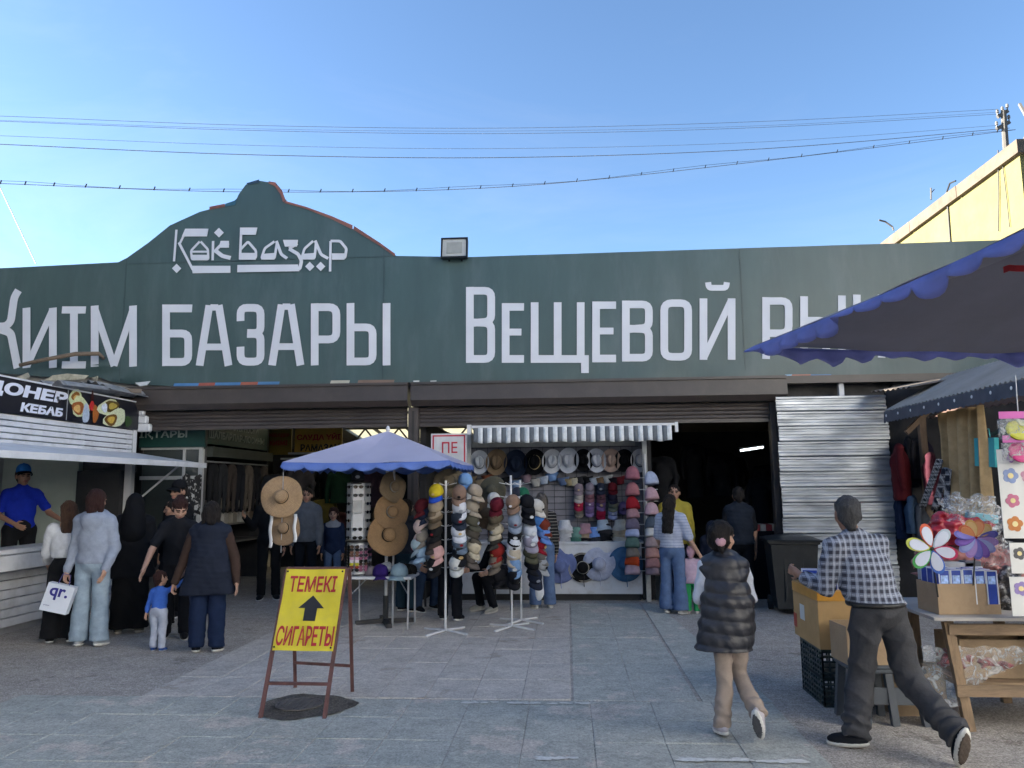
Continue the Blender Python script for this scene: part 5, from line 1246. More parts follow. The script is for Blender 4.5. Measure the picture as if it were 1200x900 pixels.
kr = thing('wire_rack', 'white wire rack of peaked hats between the counter and the dark passage', 'rack', (xp, YS-.05, 0))
b = MB(); b.tube([(xp, YS-.11, .9), (xp, YS-.11, 2.2)], .012, 6); b.build('upright', white_steel, kr)
for k in range(9):
    z = at(757, 560+k*13.5, YS).z; b = MB(); b.tube([(xp-.17, YS-.14-.012*k, z), (xp-.17, YS-.11, z), (xp+.17, YS-.11, z), (xp+.17, YS-.14-.012*k, z)], .006, 5); b.build('arm', white_steel, kr)

# ------------------------------------------------------------ blue parasol over the table
pb = gd(457, 731)
P0 = Vector((-2.28, 10.0, 0))
pr = thing('parasol', 'square lavender blue market parasol with a scalloped blue valance in the middle', 'parasol', P0)
HB = 1.13; ze = at(440, 540, P0.y-HB).z; zt_ = at(459, 505, P0.y).z
cl = Vector((at(331, 545, P0.y-HB).x, P0.y-HB, ze)); crr = Vector((at(554, 541, P0.y+HB).x, P0.y-HB, ze)); hw = (crr.x-cl.x)/2; P0.x = (cl.x+crr.x)/2; pr.location = P0
m_can = mat('parasol_lavender', (.47, .46, .60), rough=.6, var=.06, scale=2, bump=.05, transl=.12); m_val = mat('parasol_blue', (.11, .19, .52), rough=.65, var=.1, transl=.15)
def canopy(t, P0, hx, hy, rzv, ze, zt, m_can, m_val, nsc, vd=.10, pole=None, sag=.05, torn=0.):
    c, s = math.cos(rzv), math.sin(rzv); W = lambda x, y, z: (P0.x+c*x-s*y, P0.y+s*x+c*y, z)
    cor = [(-hx, -hy), (hx, -hy), (hx, hy), (-hx, hy)]
    for k in range(4):
        a, e = cor[k], cor[(k+1) % 4]; b = MB()
        def pt(u, v):
            x = a[0]+(e[0]-a[0])*u; y = a[1]+(e[1]-a[1])*u; q = 1-v
            z = zt-(zt-ze)*q-sag*math.sin(math.pi*q)*math.sin(math.pi*u)-.02*sag/.05*math.sin(math.pi*u)*q+.006*math.sin(u*23+q*5+k)*q*math.sin(math.pi*u)+.004*math.sin(u*9-q*17+k*2)*math.sin(math.pi*u)
            return W(x*q, y*q, z)
        b.grid(pt, 40, 14, thick=.004); pn = b.build('panel', m_can, t, smooth=True, auto=50)
        b = MB()
        def vl(u, v):
            x = a[0]+(e[0]-a[0])*u; y = a[1]+(e[1]-a[1])*u; L_ = math.hypot(x, y); z = ze-.02*sag/.05*math.sin(math.pi*u)
            sc_ = .55+.45*abs(math.sin(math.pi*u*nsc)); rr = random.Random(int(u*nsc-1e-6)*7+k*31).random(); sc_ *= 1-torn*rr; fl = .02*math.sin(u*nsc*6.28)*v+.02*v+torn*.05*(rr-.4)*v
            return W(x*(1+fl/hx), y*(1+fl/hy), z-.004-vd*v*sc_)
        b.grid(vl, nsc*8, 3, thick=.003); b.build('valance', m_val, pn, smooth=True)
    for k in range(4):
        a = cor[k]; b = MB(); b.tube([W(0, 0, zt-.03), W(a[0]*.5, a[1]*.5, (zt+ze)/2-.025), W(a[0]*.985, a[1]*.985, ze-.015)], .009, 5); b.build('rib', mat('rib_steel', (.10, .10, .11), rough=.4, metal=.6), t)
    b = MB(); b.tube([W(0, 0, .1), W(0, 0, zt)], .02, 8); b.build('pole', white_steel, t)
    b = MB(); b.lathe([(.02, 0), (.03, .02), (.025, .05), (.012, .07), (0, .075)], 8, Matrix.Translation(W(0, 0, zt-.005))); b.build('finial', white_steel, t)
canopy(pr, P0, hw, HB, 0, ze, zt_, m_can, m_val, 7)
bm_ = mat('cast_dark', (.03, .03, .032), rough=.5)
for k in range(4):
    a = R(45*0+90*k+20); b = MB(); b.bar((P0.x, P0.y, .04), (P0.x+.38*math.cos(a), P0.y+.38*math.sin(a), .025), .07, .05); b.build('foot', bm_, pr)
b = MB(); b.tube([(P0.x, P0.y, .0), (P0.x, P0.y, .35)], .035, 8); b.build('socket', bm_, pr)
# straw hats hanging on the parasol's left corner
st1 = straw('#9a8062'); st2 = straw('#8a7258'); rib = mat('satin_white', (.6, .6, .6), rough=.3); blk = cloth('#0d0d10')
YH = P0.y-HB+.02
o = hat(SUNB, 330, 582, YH, st1, 'widest pale straw hat hanging from the left corner of the blue parasol', 'straw hats', pitch=82, face=8, sc=.98)
b = MB(); b.lathe([(.086, .01), (.085, .03), (.083, .031)], 20); c_ = b.build('band', blk); c_.parent = o
c = at(331, 571, YH-.05); 
o2 = hat(SUNB, 333, 619, YH+.02, st2, 'straw hat with long white ribbons hanging below the widest straw hat', 'straw hats', pitch=82, face=-5, sc=.80, band=blk)
for dx, L_ in ((-.2, .48), (.17, .40)):
    b = MB(); b.grid(lambda u, v: (dx+.05*(u-.5)+.02*v+.01*math.sin(v*9), .2-L_*v, .03+.015*math.sin(v*6)), 2, 8, thick=.003); c_ = b.build('ribbon', rib, smooth=True); c_.parent = o2
b = MB(); a = at(332, 556, YH); b.tube([(cl.x+.03, cl.y+.03, ze-.02), a+Vector((0, 0, .06)), a, a+Vector((.0, 0, -.9))], .005, 5); b.build('hook', grey_metal, pr)
# three straw hats on a stalk right of the sunglasses
for px, py, fc, sc, cw, c in ((461, 571, 52, .82, 'upper', '#75654f'), (459, 600, 35, .92, 'middle', '#84694b'), (455, 627, 30, 1.05, 'lower', '#866a4a')):
    hat(SUNB, px, py, 9.80-.07*('upper', 'middle', 'lower').index(cw), straw(c), cw+' of three straw hats on the stalk beside the sunglasses display', 'straw hats', pitch=78, face=fc, sc=sc, band=cloth('#8c8a84') if cw != 'lower' else blk)
b = MB(); q = at(461, 640, 9.85); b.tube([(q.x, 9.85, .0), (q.x, 9.85, 1.95)], .014, 6); tag(b.build('hat_stalk', grey_metal), 'thin steel stalk carrying three straw hats', 'stand')
for px, py, Y, c, cw in ((577, 575, 10.2, '#4e4a3a', 'olive straw hat'), (572, 602, 10.0, '#5a4a38', 'brown straw hat')):
    hat(SUNH, px, py, Y, straw(c), cw+' hanging between the two cap stands', 'straw hats', pitch=80, face=-20, sc=.9)

# ------------------------------------------------------------ folding table with caps and the sunglasses display
YT = 9.55; zt0 = at(445, 676, YT).z
tx0, tx1 = at(406, 676, YT).x, at(483, 676, YT).x
tb = thing('folding_table', 'low folding table with a pale top and thin steel legs under the parasol', 'table', ((tx0+tx1)/2, YT, 0))
b = MB(); b.box(((tx0+tx1)/2, YT+.22, zt0-.015), (tx1-tx0, .5, .035), bev=.008); b.build('tabletop', mat('table_white', (.50, .51, .53), rough=.5, var=.1), tb)
for sx in (-1, 1):
    x = (tx0+tx1)/2+sx*((tx1-tx0)/2-.05)
    b = MB(); b.tube([(x, YT+.02, zt0-.03), (x, YT+.0, .015), (x, YT+.44, .015), (x, YT+.42, zt0-.03)], .012, 6); b.build('leg', grey_metal, tb)
    b = MB(); b.tube([(x, YT+.2, zt0-.03), (x-sx*.16, YT+.2, zt0-.04), (x, YT+.02, zt0-.22)], .008, 5); b.build('brace', grey_metal, tb)
def table_hat(me, px, py, dy, m, label, sc=1., pitch=8, band=None, face=0):
    p = at(px, py, YT+dy); p.z = zt0+.004+(.05*sc if me is BUCK else 0); o = inst('cap' if me is CAPC else 'hat', me, m, Matrix.Translation(p) @ Matrix.Rotation(R(face), 4, 'Z') @ Matrix.Rotation(R(pitch), 4, 'X') @ Matrix.Scale(sc, 4)); tag(o, label, 'cap' if me is CAPC else 'hat', 'hats on the folding table')
    if me is CAPC: inst('visor', CAPV, band or m, None, o)
    return o
table_hat(CAPC, 446, 664, .10, cloth('#2c1a5c'), 'shiny purple cap on the folding table', 1.15, 0, face=20)
table_hat(CAPC, 468, 662, .08, cloth('#7f95a0'), 'pale blue grey cap at the right of the folding table', 1.25, 0, face=-10)
table_hat(CAPC, 434, 668, .15, cloth('#6b6469'), 'low grey cap beside the sunglasses display', .95, 0, face=40)
table_hat(CAPC, 453, 656, .34, cloth('#b0b4b8'), 'white cap behind the purple one', 1.15, -15, cloth('#17181c'), face=-50)
table_hat(CAPC, 462, 655, .38, cloth('#141518'), 'black cap behind the pale blue grey one', 1.1, -15, face=10)
table_hat(FED[0], 477, 650, .30, felt('#2e2a25'), 'dark brown hat at the back right of the folding table', 1.0, 35)
# sunglasses display
YD = 9.72; dp = at(419, 674, YD); sd = thing('sunglasses_display', 'revolving silver display column full of sunglasses', 'display stand', (dp.x, YD, zt0))
silver = mat('display_silver', (.45, .46, .48), rough=.35, var=.1, scale=6, metal=.3)
zm = at(419, 634, YD).z; zu = at(419, 566, YD).z
b = MB(); b.lathe([(.12, zt0+.02), (.135, zt0+.03), (.135, zm-.02), (.12, zm-.01)], 20, Matrix.Translation((dp.x, YD, 0))); b.build('drum', silver, sd)
b = MB(); b.lathe([(.16, zm-.01), (.16, zm+.012), (.03, zm+.012), (.03, zt0)], 20, Matrix.Translation((dp.x, YD, 0))); b.build('tray', mat('tray_black', (.02, .02, .02), rough=.4), sd)
for k in range(6):
    a = R(60*k+12); b = MB(); b.box((0, -.125, (zm+zu)/2+.01), (.135, .012, zu-zm-.03), M=Matrix.Translation((dp.x, YD, 0)) @ Matrix.Rotation(a, 4, 'Z')); b.build('panel', silver, sd)
b = MB(); b.lathe([(.15, zu-.005), (.15, zu+.01), (0, zu+.012)], 12, Matrix.Translation((dp.x, YD, 0))); b.build('crown', mat('tray_black', (.02, .02, .02)), sd)
b = MB(); p = at(419, 594, YD-.16); b.box((p.x, p.y, p.z), (.12, .006, .16)); b.build('mirror', mat('mirror_grey', (.42, .43, .44), rough=.2, metal=.6), sd)
def glasses():
    b = MB()
    for s in (-1, 1): b.lathe([(0, .0), (.026, .0), (.028, .004), (.024, .006), (0, .006)], 10, Matrix.Translation((s*.034, 0, 0)) @ Matrix.Rotation(R(90), 4, 'X') @ Matrix.Diagonal((1, .78, 1, 1)))
    b.bar((-.012, -.003, .008), (.012, -.003, .008), .004, .005)
    for s in (-1, 1): b.bar((s*.062, 0, .006), (s*.066, .10, .0), .004, .006)
    return b.mesh('sunglasses')
GL = glasses(); rs = random.Random(11)
gcol = ['#0b0b0d', '#101014', '#17120f', '#0d0d10', '#3a2a1c', '#141a24']
def glass_at(p, rz, c, label, grp): tag(inst('sunglasses', GL, mat('lens_'+c, c, rough=.15, var=.1, spec=.6), Matrix.Translation(p) @ Matrix.Rotation(rz, 4, 'Z') @ Matrix.Scale(1.0, 4)), label, 'sunglasses', grp)
special = {(0, 4): '#b98fa4', (0, 5): '#c9c3ca', (0, 6): '#a8a822', (0, 7): '#7a2a1a', (0, 2): '#6a4a3a', (0, 3): '#5f4032'}
for ci, a in enumerate((-78, -40, 0, 40, 78)):
    for i in range(9):
        z = zt0+.08+(zm-zt0-.14)*(8-i)/8; r = .158; c = special.get((0, i)) if ci == 2 and (0, i) in special else (rs.choice(['#7a4a60', '#8a8890', '#20242c', '#3a3f52']) if ci in (0, 4, 3) and rs.random() < .6 else rs.choice(gcol))
        glass_at((dp.x+r*math.sin(R(a)), YD-r*math.cos(R(a)), z), R(a), c, 'sunglasses, %s from the top in the %s row of the display drum' % (ordn(i), ('far left', 'left', 'middle', 'right', 'far right')[ci]), 'sunglasses on the display')
for ci, a in enumerate((-72, -48, 12, 72)):
    for i in range(7):
        z = zm+.05+(zu-zm-.1)*(6-i)/6; r = .152
        if ci == 2 and 2 <= i <= 4: continue
        glass_at((dp.x+r*math.sin(R(a)), YD-r*math.cos(R(a)), z), R(a), rs.choice(gcol), 'dark sunglasses, %s from the top in the %s row of the upper display' % (ordn(i), ('far left', 'left', 'middle', 'right')[ci]), 'sunglasses on the display')
cap(419, 562, YD, '#2b2b2e', 15, 'dark cap lying on top of the sunglasses display', 'hats on the folding table', pitch=10)
# ------------------------------------------------------------ right side: corrugated panel, bin, clothes stall
def galv_mat():
    m = bpy.data.materials.new('galvanised_sheet'); m.use_nodes = True; N = m.node_tree.nodes; L = m.node_tree.links; b = N['Principled BSDF']
    tc = N.new('ShaderNodeTexCoord'); mp = N.new('ShaderNodeMapping'); mp.inputs['Scale'].default_value = (.9, 1, 4); L.new(tc.outputs['Object'], mp.inputs[0])
    n1 = N.new('ShaderNodeTexNoise'); n1.inputs['Scale'].default_value = 2.2; n1.inputs['Detail'].default_value = 7; L.new(mp.outputs[0], n1.inputs['Vector'])
    cr = N.new('ShaderNodeValToRGB'); e = cr.color_ramp.elements; e[0].position = .3; e[0].color = (.27, .29, .31, 1); e[1].position = .7; e[1].color = (.62, .65, .68, 1)
    L.new(n1.outputs['Fac'], cr.inputs[0]); L.new(cr.outputs[0], b.inputs['Base Color']); b.inputs['Metallic'].default_value = .55; b.inputs['Roughness'].default_value = .42
    return m
GALV = galv_mat()
YC = 11.62
cx0, cx1 = at(913, 540, YC).x, at(1043, 540, YC).x; cz1 = at(975, 464, YC).z; cz0 = .12
cf = thing('corrugated_fence', 'ribbed galvanised sheet panel between the market opening and the clothes stall', 'metal panel', ((cx0+cx1)/2, YC, 0))
npan = 13; ph = (cz1-cz0)/npan
for k in range(npan):
    b = MB(); z0 = cz0+k*ph
    pf = [(0, 0), (.014, .0), (.045, .014), (.045, .05), (.022, .07), (.022, .09), (.036, .105), (.036, .14), (.022, .155), (.022, .172), (.045, .19), (.045, ph-.012), (.008, ph)]
    dx = random.uniform(-.012, .012); tl = random.uniform(-.004, .004)
    vs = [(x, YC-d-.004*math.sin(x*3+k), z0+min(q, ph)+tl*(x-cx0)) for x in [cx0+dx+(cx1-cx0)*i/8 for i in range(9)] for d, q in pf]; n = len(pf)
    b.add(vs, [(i*n+j, (i+1)*n+j, (i+1)*n+j+1, i*n+j+1) for i in range(8) for j in range(n-1)]); b.build('sheet', GALV, cf)
part('back_frame', dark, cf, ((cx0+.02, YC+.02, .0), (cx1-.05, YC+.05, cz1-.05)))
part('post', white_steel, mk, ((at(990, 455, 11.75).x, 11.78, cz1), (at(984, 455, 11.75).x, 11.85, 3.22)))
# rubbish bin
gb = gd(938, 722); bn = thing('wheeled_bin', 'black wheeled rubbish bin with a lid beside the opening', 'bin', (gb.x, gb.y+.3, 0), rz=R(-6))
bkp = mat('bin_plastic', (.018, .02, .021), rough=.45, var=.25, scale=6, stain=((.06, .06, .06), .4, 5))
b = MB(); pf = [(.24, .26, .08), (.30, .33, .92), (.325, .35, .93), (.325, .35, .98)]
vs = [(sx*x, sy*y, z) for x, y, z in pf for sx, sy in ((-1, -1), (1, -1), (1, 1), (-1, 1))]
b.add(vs, [(i*4+j, i*4+(j+1) % 4, i*4+4+(j+1) % 4, i*4+4+j) for i in range(3) for j in range(4)]+[(3, 2, 1, 0)])
for x in (-.12, .0, .12): b.box((x, -.305, .5), (.03, .02, .6))
b.build('body', bkp, bn, world=False)
b = MB(); b.grid(lambda u, v: (-.35+.70*u, -.39+.78*v, .985+.055*math.sin(math.pi*u)**.5*math.sin(math.pi*min(1, v*1.0))**.5), 10, 8, thick=.03); b.build('lid', bkp, bn, world=False, smooth=True, auto=50)
b = MB(); b.tube([(-.25, .42, .95), (.25, .42, .95)], .016, 6); b.build('handle', bkp, bn, world=False)
for sx in (-1, 1):
    b = MB(); b.lathe([(.02, -.03), (.1, -.03), (.1, .03), (.02, .03)], 14, Matrix.Translation((sx*.26, .24, .1)) @ Matrix.Rotation(R(90), 4, 'Y')); b.build('wheel', mat('tyre', (.02, .02, .02), rough=.8), bn, world=False)
# clothes stall on the right
XR = 4.25
cs_ = thing('clothes_stall', 'open clothes stall under a grey corrugated awning on the right', 'stall', (XR, 9, 0))
tim = mat('stall_timber', (.17, .115, .075), rough=.8, var=.3, scale=8, stretch=(3, 3, .5), bump=.3)
cor = mat('awning_sheet', (.26, .25, .235), rough=.6, var=.2, scale=4, metal=.2, stain=((.07, .055, .045), .5, 2))
brs = mat('brown_sheet', (.13, .085, .07), rough=.7, var=.2, scale=4)
ya, yb_ = 6.2, atx(1036, 487, XR).y; zA = atx(1036, 487, XR).z; zBx = zA+.46
b = MB(); b.grid(lambda u, v: (XR+.85*v, ya+(yb_-ya)*u, zA+.05+(zBx-zA)*v+.016*math.sin(u*300)), 340, 1, thick=.004); awn = b.build('awning_sheet', cor, cs_)
def vfr(u, v): return (XR-.01*v, ya+(yb_-ya)*u, zA+.05-.14*v-(.012*(1 if int(u*90) % 2 else 0) if v > .9 else 0)+.004*math.sin(u*200))
b = MB(); b.grid(vfr, 180, 3, thick=.004); b.build('valance', mat('valance_slate', (.075, .08, .10), rough=.7, var=.2, scale=4), awn)
for k in range(12):
    p = Vector((XR-.012, ya+.3+(yb_-ya-.4)*k/11, zA-.01)); b = MB(); b.lathe([(.02, 0), (.012, .006), (0, .007)], 8, Matrix.Translation(p) @ Matrix.Rotation(R(-90), 4, 'Y')); b.build('rivet', mat('rivet_white', (.7, .7, .7)), awn)
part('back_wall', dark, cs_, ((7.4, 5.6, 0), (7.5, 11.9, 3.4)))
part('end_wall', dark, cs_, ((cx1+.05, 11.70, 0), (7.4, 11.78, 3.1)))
for y, x in ((11.2, XR+.75), (6.3, XR+.5)):
    b = MB(); b.box((x, y, 1.35), (.09, .09, 2.7), bev=.006); b.build('post', tim, cs_)
b = MB(); b.bar((XR+.1, ya, zA-.02), (XR+.1, yb_, zA-.02), .07, .07); b.build('beam', tim, cs_)
b = MB(); b.bar((XR+.15, 10.3, zA-.25), (XR+.8, 10.3, zBx-.1), .06, .06); b.build('beam', tim, cs_)
b = MB(); b.grid(lambda u, v: (5.1+.9*v, 6.6+4.6*u, 2.62+.5*v+.014*math.sin(u*160)), 200, 1, thick=.004); b.build('inner_roof', brs, cs_)
b = MB(); b.grid(lambda u, v: (5.05+.25*v, 6.6+3.*u, 2.28+.1*v+.02*math.sin(u*90)), 120, 1, thick=.004); b.build('gutter_sheet', mat('sheet_teal', (.10, .17, .17), rough=.6), cs_)
# translucent old sheet lying between the banner and the awning
b = MB(); b.grid(lambda u, v: (4.45+1.7*u, 10.2+1.3*v, 3.05+.30*u+.012*math.sin(v*50)-.1*(1-v)), 10, 60, thick=.005); o = b.build('roof_sheet', mat('sheet_rusty', (.12, .10, .085), rough=.7, var=.4, scale=7, stain=((.3, .3, .28), .5, 5)), cs_)
# curtain
cu = MB(); y0c, y1c = atx(1101, 520, XR+.2).y, atx(1158, 520, XR+.2).y
def cur(u, v):
    n = 5; y = y0c+(y1c-y0c)*u*(1.0+.0*v); a_ = .05+.05*v
    return (XR+.2+a_*math.sin(u*n*6.28+.5*math.sin(v*3)), y+.02*math.sin(u*40)+.1*v*(u-.5), zA-.08-1.75*v)
cu.grid(cur, 120, 10, thick=.004); o = cu.build('curtain', cloth('#a58d68', .2), smooth=True, loc=(XR+.2, (y0c+y1c)/2, zA-1.8)); tag(o, 'beige cloth curtain hanging in folds from the clothes stall beam', 'curtain')
# clothes in the stall
def sgar(px, py, X, col, k_, label, rz=60, sc=.9):
    p = atx(px, py, X); o = inst('hanging_garment', GA[k_], cloth(col) if isinstance(col, str) else col, Matrix.Translation(p) @ Matrix.Rotation(R(rz), 4, 'Z') @ Matrix.Scale(sc, 4)); tag(o, label, 'clothes', 'clothes in the right stall')
for a in ((1053, 520, 4.7, '#4a1218', 1, 'dark red jacket hanging first in the right clothes stall', 70, 1.), (1064, 512, 4.9, '#15171d', 1, 'black jacket behind the dark red one', 65), (1073, 515, 5.0, '#2b2b30', 0, 'charcoal top inside the clothes stall', 50), (1082, 510, 5.2, '#1c1a2a', 1, 'dark indigo coat inside the clothes stall', 60), (1090, 530, 5.0, '#3a1420', 1, 'wine red dress inside the clothes stall', 60), (1056, 575, 4.75, '#18233a', 1, 'navy skirt set hanging low', 60, .85), (1068, 580, 4.8, '#33475f', 0, 'denim blue jacket hanging low', 60, .85), (1078, 590, 4.9, '#3f444c', 0, 'grey top hanging low', 60), (1098, 560, 5.4, '#131419', 2, 'long black dress behind the checked scarves', 60)):
    sgar(*a)
def check_mat(key, c0, c1, c2, sx, sz, wx=.5, axes=('X', 'Z')):
    m = bpy.data.materials.new(key); m.use_nodes = True; N = m.node_tree.nodes; L = m.node_tree.links; b = N['Principled BSDF']
    tc = N.new('ShaderNodeTexCoord'); sp = N.new('ShaderNodeSeparateXYZ'); L.new(tc.outputs['Object'], sp.inputs[0])
    def band(out, s, duty, off=0.):
        mu = N.new('ShaderNodeMath'); mu.operation = 'MULTIPLY_ADD'; L.new(out, mu.inputs[0]); mu.inputs[1].default_value = s; mu.inputs[2].default_value = 50+off
        fr = N.new('ShaderNodeMath'); fr.operation = 'FRACT'; L.new(mu.outputs[0], fr.inputs[0])
        lt = N.new('ShaderNodeMath'); lt.operation = 'LESS_THAN'; L.new(fr.outputs[0], lt.inputs[0]); lt.inputs[1].default_value = duty; return lt.outputs[0]
    def mix(f, a, c):
        q = N.new('ShaderNodeMixRGB'); L.new(f, q.inputs[0])
        for i, v in ((1, a), (2, c)):
            if isinstance(v, tuple): q.inputs[i].default_value = (*v, 1)
            else: L.new(v, q.inputs[i])
        return q.outputs[0]
    half = tuple((a+c)/2 for a, c in zip(c0, c1)); X_, Z_ = sp.outputs[axes[0]], sp.outputs[axes[1]]
    base = mix(band(X_, sx, wx), mix(band(Z_, sz, wx), c0, half), mix(band(Z_, sz, wx), half, c1))
    base = mix(band(X_, sx, .10, .35), base, c2); base = mix(band(Z_, sz, .10, .35), base, c2)
    base = mix(band(X_, sx*2, .08, .1), base, c1)
    nz = N.new('ShaderNodeTexNoise'); nz.inputs['Scale'].default_value = 25; nz.inputs['Detail'].default_value = 4; L.new(tc.outputs['Object'], nz.inputs['Vector'])
    mx = N.new('ShaderNodeMixRGB'); mx.blend_type = 'MULTIPLY'; mx.inputs[0].default_value = .35; L.new(base, mx.inputs[1]); L.new(nz.outputs['Fac'], mx.inputs[2])
    L.new(mx.outputs[0], b.inputs['Base Color']); b.inputs['Roughness'].default_value = .85; b.inputs['Specular IOR Level'].default_value = .2
    return m
CK1 = check_mat('check_white_black', (.55, .54, .53), (.03, .03, .035), (.03, .03, .03), 14, 11, .35, ('Y', 'Z'))
CK2 = check_mat('check_grey', (.35, .34, .35), (.03, .03, .04), (.5, .5, .5), 9, 9, .55, ('Y', 'Z'))
for (px0, py0, px1, py1, w_, mm, lb) in ((1100, 541, 1080, 596, .16, CK1, 'white and black checked scarf hanging aslant'), (1107, 551, 1094, 600, .15, CK2, 'grey tartan scarf hanging beside the checked one'), (1111, 552, 1108, 598, .10, CK2, 'narrow tartan scarf next to the curtain')):
    a = atx(px0, py0, XR+.1); c = atx(px1, py1, XR+.1); b = MB()
    b.grid(lambda u, v: (XR+.1+.02*math.sin(u*8), a.y+(c.y-a.y)*v+w_*(u-.5), a.z+(c.z-a.z)*v+.03*math.sin(u*3)), 8, 8, thick=.008)
    o = b.build('scarf', mm, smooth=True, loc=(XR+.1, a.y, c.z)); tag(o, lb+' in the clothes stall', 'scarf', 'scarves in the clothes stall')
p = atx(1158, 527, XR+.25); b = MB(); b.prism([(-.13, -.17), (.12, -.19), (.14, .12), (-.11, .13)], .06, Matrix.Translation(p) @ Matrix.Rotation(R(-70), 4, 'Z')); bg = b.build('gift_bag', mat('bag_teal', (.05, .33, .36), rough=.4, var=.1), loc=p); tag(bg, 'turquoise gift bag hanging right of the curtain', 'bag')
b = MB(); b.tube([(0, -.06, .13), (0, -.05, .22), (0, .05, .22), (0, .06, .13)], .006, 5); h_ = b.build('handle', mat('bag_teal', (.05, .33, .36))); h_.parent = bg

# ------------------------------------------------------------ goods table, boxes, toys
wood = mat('raw_wood', (.24, .165, .10), rough=.75, var=.3, scale=7, stretch=(4, 4, .6), bump=.25, stain=((.08, .06, .045), .5, 4))
woodh = mat('raw_wood_flat', (.25, .175, .11), rough=.75, var=.3, scale=7, stretch=(.6, 4, 4), bump=.25, stain=((.08, .06, .045), .5, 4))
card = mat('cardboard', (.34, .245, .155), rough=.85, var=.12, scale=5, bump=.1, stain=((.16, .11, .07), .4, 4))
YTb = 5.85; lg = gd(1137, 857)
tzt = at(1140, 722, YTb).z
gt = thing('goods_table', 'rough wooden trestle table with a thin top on the right', 'table', (lg.x+.4, YTb+.4, 0))
xl, xr_ = lg.x-.03, lg.x+.60
def leg(x0, y0, x1, y1): b = MB(); b.bar((x0, y0, 0), (x1, y1, tzt-.05), .065, .05); return b.build('leg', wood, gt)
leg(xl+.03, YTb, xl-.03, YTb+.08); leg(xr_+.05, YTb, xr_-.02, YTb+.08); leg(xl+.03, YTb+.75, xl-.02, YTb+.66); leg(xr_+.05, YTb+.75, xr_, YTb+.66)
for z, y in ((tzt-.10, YTb+.05), (.27, YTb-.0), (.27, YTb+.72)):
    b = MB(); b.bar((xl-.04, y, z), (xr_+.05, y, z), .03, .075); b.build('rail', woodh, gt)
b = MB(); b.bar((xl, YTb+.05, .32), (xl, YTb+.68, .32), .05, .04); b.build('rail', wood, gt)
b = MB(); b.bb((xl-.18, YTb-.06, tzt-.024), (xl+1.7, YTb+.95, tzt-.002)); b.build('tabletop', mat('table_sheet', (.36, .34, .32), rough=.7, var=.15, scale=4), gt)
b = MB(); b.box(((xl+xr_)/2+.3, YTb+.38, .30), (1.15, .62, .018)); b.build('lower_shelf', woodh, gt)
def carton_box(c, d, rz, label, m=card, open_=True, h_flap=.0):
    """open-topped box; c = bottom centre"""
    o = thing('cardboard_box', label, 'box', c, rz); x, y, z = d[0]/2, d[1]/2, d[2]; t = .006
    for nm, p0, p1 in (('wall', (-x, -y, 0), (x, -y+t, z)), ('wall', (-x, y-t, 0), (x, y, z)), ('wall', (-x, -y+t+.0005, 0), (-x+t, y-t-.0005, z)), ('wall', (x-t, -y+t+.0005, 0), (x, y-t-.0005, z)), ('bottom', (-x+t, -y+t, .001), (x-t, y-t, .006))):
        b = MB(); b.bb(p0, p1); b.build(nm, m, o, world=False)
    return o
blu = mat('carton_blue', (.025, .06, .34), rough=.35, var=.15, scale=12); bluw = mat('carton_edge', (.6, .65, .72), rough=.5)
def blue_box(p, d, rz, label, grp):
    b = MB(); b.box((0, 0, d[2]/2), d); o = b.build('carton', blu); o.location = p; o.rotation_euler[2] = rz; tag(o, label, 'box', grp)
    e = .0035; x, y, z = d[0]/2, d[1]/2, d[2]
    for sx in (-1, 1):
        for sy in (-1, 1):
            b = MB(); b.bb((sx*x-e, sy*y-e, 0), (sx*x+e, sy*y+e, z+.001)); b.build('edge', bluw, o, world=False)
    b = MB(); b.bb((-x*.7, -y-.0015, z*.60), (x*.7, -y+.001, z*.84)); b.build('print', mat('carton_print', (.30, .44, .74), rough=.4, var=.5, scale=40), o, world=False)
    for sy in (-1, 1):
        b = MB(); b.bb((-x, sy*y-e*.9, z-e), (x, sy*y+e*.9, z+e*.6)); b.build('edge', bluw, o, world=False)
    return o
bx = at(1132, 722, YTb+.12); bxc = Vector((bx.x, YTb+.22, tzt))
bw = at(1172, 700, YTb+.05).x-at(1097, 700, YTb+.05).x
carton_box(bxc, (bw, .30, .215), R(3), 'brown cardboard box packed with blue cartons on the goods table')
for r_ in range(3):
    for i in range(5):
        w_ = bw/5.4
        blue_box((bxc.x-bw/2+.03+w_*(i+.5), bxc.y-.10+r_*.095, tzt+.07), (w_-.008, .085, .235+random.uniform(0, .012)), R(3+random.uniform(-2, 2)), 'blue carton, %s from the left in the %s row of the cardboard box' % (ordn(i), ('front', 'middle', 'back')[r_]), 'blue cartons on the goods table')
# windmill toys
def petal(col_edge, col_in, L_, w_, par, ang, c, tilt=.18):
    for k, (m_, sc, dz) in enumerate(((col_edge, 1., 0.), (col_in, .80, -.004))):
        pl = [(w_*sc*math.sin(t)*math.sin(t/2)**.6*.75, L_*.06+L_*.5*(1-math.cos(t))*(sc if k else 1)*.98+(L_*.07 if k else 0)) for t in np.linspace(0.02, 2*math.pi-.02, 18)]
        b = MB(); b.prism(pl, .003, Matrix.Translation((0, dz, 0)) @ Matrix.Rotation(ang, 4, 'Y') @ Matrix.Rotation(tilt, 4, 'Z')); o = b.build('petal', m_, par, world=False)
wc = at(1092, 643, YTb-.06)
wm = thing('windmill_toy', 'flower windmill toy with pale petals edged in bright colours', 'toy', wc)
for k, e in enumerate(('#c4502c', '#a9b4c4', '#b02a56', '#3a62b8', '#3a9a46', '#a8b030')):
    petal(mat('toy_'+e, e, rough=.4), mat('petal_pale', (.52, .56, .68), rough=.5, var=.05), .175, .075, wm, R(-15+60*k), wc)
